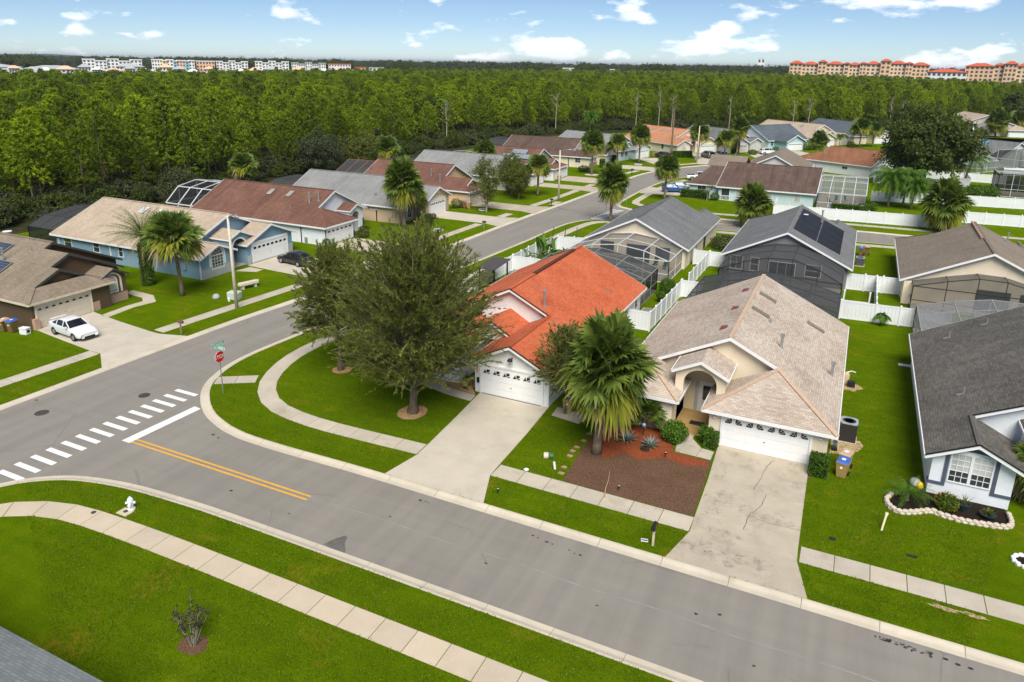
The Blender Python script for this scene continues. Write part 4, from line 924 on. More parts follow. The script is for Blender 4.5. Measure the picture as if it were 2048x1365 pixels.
dd = MB().lathe([(.02, 0), (.3, .06), (.42, .18), (.40, .2)], 12, (.5, 13.5, h.r-.1)); h.part('satellite_dish', dd, M['white'])
m = MB().cyl((6.3, 2.7, 2.1), (6.3, 2.7, 0), .05); h.part('downspout', m, M['dkgreen_trim']); m = MB().box(3.55, 3.9, 4.6, 4.9, 0, 2.3); h.part('porch_post', m, WL['brown'])
# W2 blue house
h = gable_house('house', 'light blue house with pinkish roof and arched front window', (-59.35, 58.2), Q, 14.6, 24, WL['blue'], RF['pink'], 2.4, .425, 3.2,
    [dict(s=-1, w=5.0, y0=0, kind='gable'), dict(s=1, w=8.0, y0=.3, kind='gable')], dict(x=-1.0, hw=1.75, y0=.75, e=3.35, r=.95, spring=2.25, zb=0, trimmed=True, y1=3.7))
pl = front(.42); h.window(pl, -4.75, .85, 1.5, 1.35, 4, 4, M['glass'], arch=.72, fw=.09); h.surround(pl, -4.75, 1.1, 1.85, 1.15, .17, .95)
skirt(h, [(-6.9, -2.7, .38, .46, 0, 1.0), (-.55+.32, .38, .66, .75, 0, 1.0), (6.1, 6.9, .68, .76, 0, 1.0)], M['stone_base'])
h.garage(front(.72), .55, 5.95, 2.15, style='square', n=8); h.surround(front(.72), 3.25, .03, 5.4, 2.2, .2, name='garage_surround')
for u, w in ((-9.0, 1.1), (-12.6, .8), (-16.6, 1.2), (-21.5, 1.5)): h.window(left(-6.88), u, 1.0, w*.8, 1.15, 1, 2, M['glass'])
for y in (.5, 8.6, 14.2, 23.0): m = MB().box(-6.99, -6.89, y, y+.1, .0, 2.35); h.part('downspout', m, M['white'])
skm = glass_mat('pale_skylight', (.62, .64, .66), .25, .5)
for y in (9.2, 12.0, 14.8): panel(h, -1, .9, 1.9, y, y+.75, skm, .12, 'skylight', M['white'])
m = MB(); left(-6.88).box(m, -3.0, -2.6, .8, 1.5, 0, .12); left(-6.88).box(m, -2.95, -2.9, 1.5, 2.3, 0, .05); left(-6.88).box(m, -4.2, -3.8, .8, 1.3, 0, .12); h.part('meter_box', m, WL['blue'])
# W3 white house, brown roof
h = gable_house('house', 'white house with brown roof and navy garage trim', (-57.8, 75.25), Q, 13.5, 23.2, WL['coolwhite'], RF['brown'], 2.4, .49, 3.7,
    [dict(s=-1, w=6.6, y0=0, kind='hip')], dict(x=2.2, hw=1.6, y0=1.9, e=3.0, r=.8, spring=2.0, zb=0, y1=4.3))
h.garage(front(.42), -6.05, -1.05, 2.13, style='round', n=6); h.surround(front(.42), -3.55, .03, 5.24, 2.2, .14, mat=M['navy_trim'], name='garage_trim')
skirt(h, [(-6.36, -6.20, .36, .46, 0, .9), (-.8, -.55, .36, .46, 0, .9), (3.7, 6.36, 4.06, 4.16, 0, .9)], M['navy_trim'])
h.window(front(4.12), 4.9, 1.0, .7, 1.7, 1, 3, M['glass'], M['white']); h.surround(front(4.12), 4.9, .9, .9, 1.9, .12, mat=M['navy_trim'])
for y in (9.5, 12.8): panel(h, -1, 1.1, 2.2, y, y+.7, glass_mat('smoke_skylight', (.42, .38, .32), .25, .5), .12, 'skylight', M['alu_grey'])
h.pipe(-2.7, 5.7, slope_z(2.4, .49, 13.5, -2.7), 1.15, .1); h.pipe(-2.2, 4.6, slope_z(2.4, .49, 13.5, -2.2), 1.0, .1); h.pipe(-4.2, 7.6, slope_z(2.4, .49, 13.5, -4.2), .3, .05, False)
m = MB(); left(-6.33).box(m, -3.6, -3.2, .2, .8, 0, .15); h.part('meter_box', m, M['alu_grey'])
# W4 tan house, grey roof
h = gable_house('house', 'tan house with pale grey roof and cream arched garage surround', (-56.3, 90.2), Q, 13.2, 22, WL['tan'], RF['grey'], 2.4, .47, 4.6,
    [dict(s=-1, w=5.2, y0=.8, kind='hip'), dict(s=1, w=7.4, y0=0, kind='gable')], None)
h.garage(front(.42), .65, 4.9, 2.1, M['garage_white'], 'burst', 4); m = MB(); front(.42).poly(m, [(.4, 2.1)]+[(2.78+2.5*math.cos(PI*k/12), 2.2+.5*math.sin(PI*k/12)) for k in range(12, -1, -1)]+[(5.16, 2.1)], 0, .05); front(.42).box(m, .3, .55, 0, 2.2, 0, .05); front(.42).box(m, 5.0, 5.25, 0, 2.2, 0, .05); h.part('garage_surround', m, M['garage_cream'])
h.window(front(1.22), -5.0, .5, .9, 1.4, 2, 2); h.window(front(1.22), -3.6, .5, .9, 1.4, 2, 2); h.window(left(-6.18), -5.5, 1.7, 1.0, .45, 1, 1, M['glass_curtain'])
m = MB(); left(-6.18).box(m, -2.6, -2.3, .9, 1.6, 0, .12); left(-6.18).box(m, -2.0, -1.7, 1.0, 1.5, 0, .12); h.part('meter_box', m, WL['tan']); h.pipe(-4.6, 6.3, slope_z(2.4, .47, 13.2, -4.6), .25, .1)
m = MB().lathe([(.05, 0), (.16, .05), (.05, .3)], 10, (2.9, .3, 3.2)); h.part('gable_vent', m, M['white'])
# W5 peach house, brown roof
h = gable_house('house', 'peach house with brown shingle roof and gabled garage hip', (-55.0, 106.6), Q, 13.2, 22, WL['peach'], RF['brown'], 2.4, .47, 6.4,
    [dict(s=-1, w=6.8, y0=0, kind='gablet', g=1.3)], None)
h.garage(front(.42), -5.9, -1.3, 2.1, M['garage_cream'], 'round', 6); h.pipe(-3.4, 9, slope_z(2.4, .47, 13.2, -3.4), 1.0, .1); h.pipe(-4.6, 6.6, slope_z(2.4, .47, 13.2, -4.6), 1.0, .1); h.window(left(-6.18), -8, 1, 1.0, 1.1, 1, 2)
# W6 grey roof
h = gable_house('house', 'white house with pale grey roof behind the yellow green street trees', (-54.2, 123.0), Q, 13.0, 23.5, WL['palegrey'], RF['grey'], 2.4, .47, 4.0,
    [dict(s=1, w=6.4, y0=0, kind='gable'), dict(s=-1, w=5, y0=.5, kind='hip')], None)
h.garage(front(.42), .8, 5.2, 2.1); h.window(front(.92), -4, .7, 1.4, 1.4, 3, 2)
# W6b white with solar panels
h = gable_house('house', 'white house with brown roof and pale solar panels behind a lamp post', (-53.4, 138.0), Q, 13.2, 20, WL['white'], RF['brown'], 2.4, .45, 5.2,
    [dict(s=-1, w=7.0, y0=0, kind='gablet', g=1.3)], None)
h.garage(front(.42), -4.6, 1.0, 2.13, style='burst', n=4); pm = flat('pale_solar_glare', (.38, .42, .46), .10, .8, .3, var=.1)
for d0, d1, a, b in ((1.0, 2.6, 8, 11.5), (2.7, 4.3, 6.6, 10.4), (2.7, 4.3, 10.8, 13.0), (4.4, 5.9, 9.0, 12.6)): panel(h, -1, d0, d1, a, b, pm, .16, frame=M['bronze'], bars=3)
# W7 brown roof, cream and brick
h = gable_house('house', 'cream and brick house with dark brown roof, palm in white ring before it', (-52.0, 159.3), Q, 14.4, 24, WL['ivory'], RF['dbrown'], 2.4, .45, 6.2,
    [dict(s=1, w=7.6, y0=0, kind='gable'), dict(s=-1, w=5.6, y0=1.4, kind='hip')], None)
h.garage(front(.42), .5, 5.2, 2.13); skirt(h, [(-6.8, -1.9, 1.76, 1.86, 0, .95), (-1.3, .3, .36, .46, 0, .95)], M['brick_brown'])
h.window(front(1.82), -5.0, 1.1, 1.0, 1.0, 2, 2); h.window(front(1.82), -3.0, 1.1, .9, 1.0, 2, 2); h.window(left(-6.78), -4.5, 1.1, 1.2, 1.0, 2, 2)
# curving part of the street
def far_house(cx, cy, rot_deg, W_, D_, wall, roof, label, wings, porch=None, gs=1, gstyle='burst', gmat=None, extra=None, e=2.45, p=.46, ym=4.0, wy=0):
    hh = gable_house('house', label, (cx, cy), R(rot_deg), W_, D_, wall, roof, e, p, ym, wings, porch)
    w = [x for x in wings if x['s'] == gs][0]; u1 = gs*(W_/2-.42-.7); u0 = gs*(W_/2-w['w']+.42+.5); a, b = sorted((u0, u1))
    hh.garage(front(w['y0']+.42), a, b, 2.13, gmat or M['garage_white'], gstyle, 6)
    return hh
h = far_house(-49.2, 173.5, 72, 13.4, 22, WL['ltblue'], RF['grey'], 'pale blue house with grey roof and tan bins beside its garage', [dict(s=1, w=7, y0=0, kind='gable'), dict(s=-1, w=5.4, y0=.6, kind='hip')], dict(x=-.6, hw=1.6, y0=2.0, e=3.4, r=.8, spring=2.2, zb=0))
h.window(front(1.02), -4.6, .9, 1.1, 1.1, 2, 2); h.window(front(1.02), -3.0, .9, .8, 1.1, 2, 2)
h = far_house(-38.6, 194.5, 57, 15.0, 22, WL['ivory'], RF['orange'], 'cream house with orange roof, arched entry and clipped hedge', [dict(s=1, w=7.2, y0=0, kind='gable'), dict(s=-1, w=5.4, y0=.2, kind='gable')], dict(x=-.9, hw=1.8, y0=.9, e=3.5, r=1.0, spring=2.3, zb=0, trimmed=True))
h.window(front(.62), -4.8, .7, 1.5, 1.2, 3, 2, M['glass_curtain'], arch=.6); h.window(left(-7.08), -6, 1, .9, 1.1, 1, 2); h.window(left(-7.08), -12, 1, .9, 1.1, 1, 2)
for y in (9, 12, 15.5): panel(h, -1, 1.2, 2.2, y, y+.9, M['alu_grey'], .1, 'skylight')
h = far_house(-27.2, 204.5, 55, 13.6, 22, WL['palegrey'], RF['midgrey'], 'beige house with grey roof behind two street palms', [dict(s=-1, w=7.2, y0=0, kind='gable'), dict(s=1, w=5, y0=1.4, kind='gable')], None, gs=-1, gmat=flat('beige_garage_door', (.58, .54, .48), .5, .3))
# W12: ridge runs along the street
h = gable_house('house', 'aqua and white house with slate blue roof and side gable', (-29.3, 218.8), R(-39), 15, 15, WL['coolwhite'], RF['slate'], 2.5, .48, 0.0, [], None)
h.walls([(7.0, 11.5, 2.7, 8.9, 0, 2.5)], WL['aqua']); h.walls([(6.9, 7.14, .5, 14.4, 0, 2.5)], WL['aqua'], 'aqua_front')
h.roofpolys([[(12.0, 2.1, 2.5), (12.0, 5.8, 4.3), (3.2, 5.8, 4.3), (7.0, 2.1, 2.5)], [(12.0, 9.5, 2.5), (12.0, 5.8, 4.3), (3.2, 5.8, 4.3), (7.0, 9.5, 2.5)]], 'garage_roof')
h.part('garage_gable', MB().prism([(11.35, 2.6, 2.45), (11.35, 9.0, 2.45), (11.35, 5.8, 4.15)], (.14, 0, 0)), WL['aqua']); h.trims([((12.0, 2.1, 2.5), (12.0, 5.8, 4.3), (1, 0, 0)), ((12.0, 5.8, 4.3), (12.0, 9.5, 2.5), (1, 0, 0))], None, .22, .06, 'garage_rake')
h.garage(right(11.5), 3.3, 8.3, 2.13, style='square', n=8); h.window(right(7.14), 1.6, 1.0, .9, 1.2, 2, 2, M['glass'])
h = far_house(-7.8, 235.5, 53, 15, 26, WL['ivory'], RF['pink'], 'cream house with tan roof and stepped front gables', [dict(s=-1, w=7.6, y0=-1, kind='gable'), dict(s=1, w=5, y0=.5, kind='gable')], dict(x=.9, hw=1.8, y0=1.8, e=3.3, r=.9, spring=2.2, zb=0), gs=-1)
h.window(left(-7.08), -8, 1, 1.0, 1.1, 2, 2); h.window(left(-7.08), -15, 1, 1.0, 1.1, 2, 2)
for y in (10, 15): panel(h, -1, 1.3, 2.4, y, y+1, M['alu_grey'], .1, 'skylight')
h = far_house(3.0, 249.5, 42, 15, 26, WL['ivory'], RF['slate'], 'cream house with slate roof and brick skirt beyond the oak', [dict(s=1, w=7.4, y0=0, kind='gable'), dict(s=-1, w=5.4, y0=0, kind='hip')], None); h.window(left(-7.08), -4, 1, 1.4, 1.3, 2, 2); skirt(h, [(-7.2, -7.05, .5, 6, 0, .9)], M['brick_brown'])
h = far_house(39.5, 301.0, 15, 26, 26, WL['palegrey'], RF['pink'], 'long beige house with tan roof at the far right', [dict(s=1, w=8, y0=0, kind='hip')], None, p=.36); 
h.roofpolys([[(-9.8, -3.2, 2.9), (-7.5, -3.2, 4.3), (-7.5, 7, 4.3), (-9.8, 7, 2.9)], [(-5.2, -3.2, 2.9), (-7.5, -3.2, 4.3), (-7.5, 7, 4.3), (-5.2, 7, 2.9)]], 'red_porch_roof', mat=flat('dark_red_roof', (.22, .03, .028), .8, .2)); h.walls([(-9.4, -5.6, -2.8, 7, 0, 2.95)], WL['white']); h.gable_wall([(-9.4, 2.9), (-5.6, 2.9), (-7.5, 4.1)], -2.79, .1, WL['white']); h.window(front(-2.8), -7.5, .8, 1.2, 1.6, 2, 2)
# ------------------------------------------------ block north of the second street
h = gable_house('house', 'pale blue house with long dark brown roof beside the white pool cage', (-21.6, 136.6), -Q, 20.2, 16.0, WL['ltblue'], RF['dbrown'], 2.4, .30, .0, [], None)
h.trims([((10.1, 0, 2.4), (10.1, 16, 2.4), (1, 0, 0))], M['white'], .22, .08, 'gutter')
for y, w in ((8.6, 1.5), (13.2, 1.2), (3.8, 1.2)): h.window(right(9.68), y, .85, w*.75, 1.35, 1, 2, M['glass_curtain'])
h.window(right(9.68), 1.6, .1, 1.3, 2.1, 1, 1, M['glass'], name='porch_opening'); m = MB()
for k in range(8): m.box(9.9, 9.96, .8+k*.22, .86+k*.22, .1, .85)
m.box(9.88, 9.98, .7, 2.6, .82, .9); m.box(9.88, 9.98, .7, 2.6, .1, .16); h.part('porch_railing', m, M['white'])
h.roofpolys([[(9.3, -5.2, 2.4), (9.3, .6, 2.4), (1.8, .6, 4.75), (1.8, -2.5, 4.75)], [(9.3, -5.2, 2.4), (1.8, -2.5, 4.75), (-5.5, -5.2, 2.4)], [(1.8, -2.5, 4.75), (1.8, .6, 4.75), (-5.5, .6, 2.4), (-5.5, -5.2, 2.4)]], 'wing_roof'); h.trims([((9.3, -5.2, 2.4), (9.3, .6, 2.4), (1, 0, 0)), ((9.3, -5.2, 2.4), (-5.5, -5.2, 2.4), (0, -1, 0))]); h.walls([(-5.0, 8.9, -4.7, .4, 0, 2.45)])
h.garage(front(-4.7), 3.0, 8.0, 2.13); h.window(right(8.9), -2.6, .8, 1.4, 1.3, 2, 2)
h = gable_house('house', 'grey house with taupe roof, white trimmed gable behind the dark brown roof', (-15.0, 171.0), PI, 12.5, 20.0, WL['palegrey'], RF['taupe'], 2.4, .50, 3.0, [dict(s=1, w=6, y0=0, kind='hip')], None)
h.roofpolys([[(6.0, 8, 2.42), (13.5, 8, 2.42), (13.5, 12.5, 4.1), (6, 12.5, 4.1)], [(6.0, 17, 2.42), (13.5, 17, 2.42), (13.5, 12.5, 4.1), (6, 12.5, 4.1)]], 'side_roof'); h.walls([(6, 13, 8.5, 16.5, 0, 2.4)]); h.pipe(9, 10.5, 3.2, 1.0, .12)
h = gable_house('house', 'white house with rust shingle roof left of the spreading oak', (-10.5, 183.5), R(-118), 13, 18, WL['white'], RF['rust'], 2.4, .42, 4.6, [dict(s=1, w=7, y0=0, kind='hip')], None); h.window(right(6.08), 12, 1.2, 1.2, .5, 2, 1); h.pipe(3, 5, 3.9, .9, .1)
h = gable_house('house', 'white house with grey roof and blue skylights beside pale pool cages', (20.5, 218.0), R(-129), 14, 17, WL['white'], RF['midgrey'], 2.5, .48, 0, [], None)
H_SKY = h
for d0, y in ((.8, 5.0), (.8, 8.6), (4.0, 6.8)):
    for sg in (-1, 1): panel(h, sg, d0, d0+1.6, y, y+1.5, flat('blue_skylight', (.10, .28, .45), .15, .7), .1, 'skylight')
h = gable_house('house', 'house with dark brown roof at the right edge', (44.0, 243.0), R(-40), 14, 20, WL['cream'], RF['dbrown'], 2.5, .45, 2, [], None)
# near-left corner: roof of the house under the camera
h = House('house', 'grey shingle roof corner at the bottom left edge', (-22.5, 4.5), 0, WL['white'], shingle_mat('blue_grey_shingles', ((.15, .165, .165), (.24, .26, .26), (.33, .35, .345)), .2, stain=(.12, .13, .13)))
h.roofpolys([[(-9, 6.75, 2.7), (2.9, 6.75, 2.7), (2.9, -1, 6.3), (-9, -1, 6.3)]]); h.walls([(-8.6, 2.5, -1, 6.3, 0, 2.75)])
# ================================================================== POOL CAGES
def cage(label, loc, rot, prof, y0, y1, nd, frame, wallscr, roofscr, rail=.95, bar=.075, deck=None, pool=None, front_open=False, name='pool_enclosure', left_wall=True, right_wall=True, back_wall=False):
    """screen enclosure: prof = (x, z) roof outline left to right, pushed from y0 (front) to y1 (house)"""
    root = thing(name, label, 'pool cage', (loc[0], loc[1], 0), rot)
    f = MB(); ys = np.linspace(y0, y1, nd+1)
    def pane(pts, mat): MB().poly(pts).build('screen_panel', mat, root)
    for i, ((xa, za), (xb, zb)) in enumerate(zip(prof[:-1], prof[1:])):
        for a, b in zip(ys[:-1], ys[1:]): pane([(xa, a, za), (xb, a, zb), (xb, b, zb), (xa, b, za)], roofscr)
        for y in ys: f.beam((xa, y, za), (xb, y, zb), bar, bar)
    for x, z in prof:
        f.beam((x, y0, z), (x, y1, z), bar, bar)
        for y in ((y0, y1) if back_wall else (y0,)): f.beam((x, y, 0), (x, y, z), bar, bar)
    for y in ((y0, y1) if back_wall else (y0,)):
        for (xa, za), (xb, zb) in zip(prof[:-1], prof[1:]):
            pane([(xa, y, 0), (xb, y, 0), (xb, y, rail), (xa, y, rail)], wallscr)
            zt = min(prof[0][1], za, zb)
            pane([(xa, y, rail), (xb, y, rail), (xb, y, zt), (xa, y, zt)], wallscr)
            if max(za, zb) > zt+.05: pane([(xa, y, zt), (xb, y, zt), (xb, y, zb), (xa, y, za)] if abs(za-zt) > 1e-3 and abs(zb-zt) > 1e-3 else ([(xa, y, zt), (xb, y, zt), (xb, y, zb)] if abs(za-zt) < 1e-3 else [(xa, y, zt), (xb, y, zt), (xa, y, za)]), wallscr)
            f.beam((xa, y, rail), (xb, y, rail), bar*.8, bar*.8); f.beam((xa, y, zt), (xb, y, zt), bar, bar); f.beam((xa, y, .05), (xb, y, .05), bar, bar)
    for (x, z), on in ((prof[0], left_wall), (prof[-1], right_wall)):
        if not on: continue
        for a, b in zip(ys[:-1], ys[1:]):
            pane([(x, a, 0), (x, b, 0), (x, b, rail), (x, a, rail)], wallscr); pane([(x, a, rail), (x, b, rail), (x, b, z), (x, a, z)], wallscr)
            f.beam((x, a, rail), (x, b, rail), bar*.8, bar*.8); f.beam((x, a, .05), (x, b, .05), bar, bar)
        for y in ys: f.beam((x, y, 0), (x, y, z), bar, bar)
    f.build('frame', frame, root)
    if deck:
        d = struct(MB().box(prof[0][0]+.02, prof[-1][0]-.02, y0+.02, y1, -.05, .06).build('pool_deck', M['deck'])); d.location = (loc[0], loc[1], 0); d.rotation_euler.z = rot
    if pool:
        xa, xb, a, b = pool; n = 28; cx, cy = (xa+xb)/2, (a+b)/2
        pts = [(cx+(xb-xa)/2*math.copysign(abs(math.cos(2*PI*k/n))**.6, math.cos(2*PI*k/n)), cy+(b-a)/2*math.copysign(abs(math.sin(2*PI*k/n))**.6, math.sin(2*PI*k/n)), .066) for k in range(n)]
        w = struct(MB().poly(pts).build('pool_water', M['water'])); w.location = (loc[0], loc[1], 0); w.rotation_euler.z = rot
        rim = MB()
        for k in range(n): rim.beam(Vector(pts[k])+Vector((0, 0, .02)), Vector(pts[(k+1) % n])+Vector((0, 0, .02)), .25, .04)
        r_ = struct(rim.build('pool_coping', M['white'])); r_.location = (loc[0], loc[1], 0); r_.rotation_euler.z = rot
    return root
cage('white framed pool cage behind the cream house with grey roof', (0, 0), 0, [(-27.9, 2.35), (-25.1, 3.2), (-22.2, 3.55), (-19.3, 3.2), (-16.55, 2.35)], 73.3, 79.55, 2, M['alu_white'], M['screen_mid'], M['screen_mid'], deck=True, pool=(-26.4, -20.8, 74.4, 77.6))
cage('dark pool cage with grey beams behind the red roofed house', (0, 0), 0, [(-28.6, 2.4), (-25.9, 3.4), (-23.0, 3.75), (-20.0, 3.3), (-16.95, 2.4)], 63.15, 70.2, 3, M['alu_grey'], M['screen_dark'], M['screen_mid'], deck=True, pool=(-25.8, -18.8, 65.0, 68.6), back_wall=True)
cage('black pool cage behind the tan roofed cream house', (0, 0), 0, [(-12.2, 2.3), (-9.9, 2.95), (-7.4, 3.5), (-4.85, 3.5), (-2.4, 2.95), (.12, 2.3)], 60.75, 69.6, 3, M['bronze'], M['screen_dark'], M['screen_roof'], deck=True, pool=(-10, -3, 62.5, 67), back_wall=True)
cage('black pool cage against the charcoal grey house', (0, 0), 0, [(-11.4, 2.45), (-9.05, 3.45), (-6.75, 4.1), (-4.5, 4.2), (-2.15, 3.5), (.1, 2.35)], 73.0, 79.5, 2, M['bronze'], M['screen_mid'], M['screen_roof'], deck=True, pool=(-8, -2.5, 74, 77))
cage('brown framed pool cage of the taupe roofed house at the right', (0, 0), 0, [(6.2, 2.3), (8.95, 3.1), (11.4, 3.7), (13.6, 3.65), (16.2, 3.0), (18.6, 2.3)], 76.0, 80.2, 1, M['bronze'], M['screen_mid'], M['screen_roof'], deck=True)
cage('grey meshed pool cage behind the white house at the right edge', (0, 0), 0, [(6.25, 2.2), (8.95, 2.95), (11.6, 3.5), (14.0, 3.5), (16.6, 2.9), (18.9, 2.2)], 61.0, 69.9, 3, M['alu_grey'], M['screen_mid'], M['screen_light'], deck=True, back_wall=True)
# left row, behind the houses (local x = world Y, local y = -X)
cage('black pool cage behind the light blue house', (-83.2, 58.5), Q, [(-6.3, 2.4), (-4.0, 3.4), (0, 3.9), (4.0, 3.4), (6.3, 2.4)], 0, 6.2, 3, M['bronze'], M['screen_dark'], M['screen_roof'], back_wall=True)
cage('white framed mansard pool cage behind the brown roofed white house', (-80.6, 76.2), Q, [(-5.6, 2.4), (-3.2, 4.4), (0, 4.9), (3.2, 4.4), (5.6, 2.4)], 0, 7.2, 3, M['alu_white'], M['screen_dark'], M['screen_dark'], back_wall=True, bar=.13)
cage('low black pool cage behind the grey roofed tan house', (-79.0, 93.5), Q, [(-5.5, 2.4), (-2.5, 3.3), (2.5, 3.3), (5.5, 2.4)], 0, 7.4, 3, M['bronze'], M['screen_dark'], M['screen_roof'], back_wall=True)
cage('brown framed screen room with dark panels behind the peach house', (-77.2, 107.0), Q, [(-5.5, 2.6), (0, 4.9), (5.5, 2.6)], 0, 6.5, 3, flat('rust_frame', (.24, .11, .07), .5, .3), M['screen_dark'], M['screen_roof'], back_wall=True, bar=.12)
cage('small black pool cage behind the first grey roof', (-78.5, 122.5), Q, [(-5.0, 2.4), (-2.5, 3.4), (2.5, 3.4), (5.0, 2.4)], 0, 6.5, 2, M['bronze'], M['screen_dark'], M['screen_roof'], back_wall=True)
cage('black pool cage behind the house with pale solar panels', (-74.2, 139), Q, [(-5.5, 2.4), (-2.5, 3.3), (2.5, 3.3), (5.5, 2.4)], 0, 6.5, 2, M['alu_white'], M['screen_dark'], M['screen_roof'], back_wall=True)
cage('black pool cage behind the cream and brick house', (-78.0, 168), R(88), [(-5.5, 2.6), (-2.5, 3.8), (2.5, 3.8), (5.5, 2.6)], 0, 7, 2, M['bronze'], M['screen_dark'], M['screen_roof'], back_wall=True)
cage('black pool cage left of the orange roof', (-68.5, 190), R(70), [(-5.5, 2.6), (-2.5, 3.6), (2.5, 3.6), (5.5, 2.6)], 0, 6, 2, M['bronze'], M['screen_dark'], M['screen_roof'], back_wall=True)
# north block
cage('tall white pool cage at the end of the pale blue house', (-5.55, 136.6), -Q, [(-8.6, 2.5), (-3.6, 3.9), (0, 4.2), (3.8, 3.9), (8.6, 2.5)], .0, 7.25, 4, M['alu_white'], M['screen_mid'], M['screen_light'], deck=True, pool=(3.5, 7.2, 1.8, 6.2), back_wall=True)
cage('white pool cage with grey screens at the right edge', (29.0, 160.5), 0, [(-5.8, 4.1), (-3.6, 4.1), (-1.4, 4.1), (.8, 4.1), (3.0, 4.1)], -3.5, 3.5, 2, M['alu_white'], M['screen_dark'], M['screen_light'], rail=1.4, deck=True, back_wall=True)
cage('pale domed pool cage before the house with blue skylights', (22.6, 196.5), R(-38), [(-4.2, 2.4), (-1.8, 3.3), (1.8, 3.3), (4.2, 2.4)], -4, 4, 2, M['alu_white'], M['screen_light'], M['screen_light'], back_wall=True)
cage('white pool cage with curved dark roof beside the blue skylights', (33.0, 203.0), R(-38), [(-5, 2.6), (-2.5, 4.4), (1.5, 5.0), (5, 4.4)], -4, 5, 3, M['alu_white'], M['screen_mid'], M['screen_dark'], back_wall=True)

# ================================================================== WHITE FENCES
pan_me = {}
def fence(label, pts, panel=2.0, hgt=1.78):
    """white vinyl fence: every board panel and capped post its own part"""
    root = thing('vinyl_fence', label, 'fence', (pts[0][0], pts[0][1], 0)); o0 = Vector((pts[0][0], pts[0][1], 0))
    for (xa, ya), (xb, yb) in zip(pts[:-1], pts[1:]):
        a, b = Vector((xa, ya, 0)), Vector((xb, yb, 0)); L = (b-a).length; n = max(1, round(L/panel)); d = (b-a)/n; ang = math.atan2(d.y, d.x); l = d.length
        key = (round(l, 2), hgt)
        if key not in pan_me:
            m = MB(); nb = max(4, int(l/.3)); w = (l-.13)/nb
            for k in range(nb): m.box(.065+k*w+.006, .065+(k+1)*w-.006, -.018, .018, .08, hgt-.10)
            m.box(.06, l-.06, -.035, .035, hgt-.16, hgt-.02); m.box(.06, l-.06, -.035, .035, .05, .19)
            pan_me[key] = mesh_from('panel', m.v, m.f); pan_me[key].materials.append(M['vinyl'])
            if 'post' not in pan_me:
                p = MB(); p.box(-.065, .065, -.065, .065, 0, hgt+.02); p.add([(-.085, -.085, hgt+.02), (.085, -.085, hgt+.02), (.085, .085, hgt+.02), (-.085, .085, hgt+.02), (-.085, -.085, hgt+.06), (.085, -.085, hgt+.06), (.085, .085, hgt+.06), (-.085, .085, hgt+.06), (0, 0, hgt+.15)], [(0,1,5,4),(1,2,6,5),(2,3,7,6),(3,0,4,7),(4,5,8),(5,6,8),(6,7,8),(7,4,8),(3,2,1,0)])
                pan_me['post'] = mesh_from('post', p.v, p.f); pan_me['post'].materials.append(M['vinyl'])
        for k in range(n):
            q = obj('panel', pan_me[key], None, root); q.location = a+d*k-o0; q.rotation_euler.z = ang
            q = obj('post', pan_me['post'], None, root); q.location = a+d*k-o0; q.rotation_euler.z = ang
    q = obj('post', pan_me['post'], None, root); q.location = b-o0
    return root
fence('white vinyl fence along the verge beside the red roofed house', [(-33.3, 52.6), (-33.15, 62), (-33.05, 76.2)])
fence('white vinyl fence enclosing the patio left of the red roof', [(-33.2, 52.6), (-29.0, 53.2)])
fence('white vinyl fence behind the black pergola', [(-33.0, 69.8), (-28.8, 69.9)])
fence('white vinyl fence behind the banana plants', [(-33.0, 76.2), (-32.2, 81.0), (-28.2, 81.8)])
fence('white vinyl fence between the red roof and the tan roof', [(-16.35, 58.2), (-14.4, 58.2), (-14.3, 63.5), (-14.25, 69.2)])
fence('white vinyl fence running behind both foreground yards', [(-14.2, 69.3), (-12.25, 69.35)])
fence('white vinyl fence dividing the yards left of the charcoal house', [(-14.1, 72.0), (-14.05, 82.2)])
fence('white vinyl fence joining the cream and charcoal houses', [(-15.8, 82.3), (-12.2, 82.4)])
fence('white vinyl fence behind the lawn right of the tan roof', [(.25, 69.75), (3.15, 69.95), (9.0, 70.3)])
fence('white vinyl fence splitting the small back yards', [(3.15, 70.1), (3.2, 80.2)])
fence('white vinyl fence between charcoal and taupe roofed houses', [(.45, 80.0), (5.5, 80.4)])
fence('white vinyl fence enclosing the corner by the charcoal house', [(.4, 73.0), (2.6, 73.2)], hgt=.9)
fence('long white vinyl fence along the second street', [(-11.2, 123.0), (-11.0, 117.0), (0, 118.2), (13.4, 119.4), (13.4, 125.6), (27, 126.6), (34, 127.2)], 2.4)
fence('white vinyl fence behind the drooping palms', [(2.6, 139.2), (16.5, 142.6), (34, 144.6)], 2.4)
fence('white vinyl fence in front of the oak trunk', [(3.0, 162.4), (14, 161.2), (20, 166.5), (20.2, 175)], 2.4)
fence('white vinyl fence beyond the oak', [(2.5, 175.5), (15, 175.3), (27, 174.6)], 2.4)
fence('white vinyl fence beside the pale domed cage', [(28.5, 189), (36, 192)], 2.4)

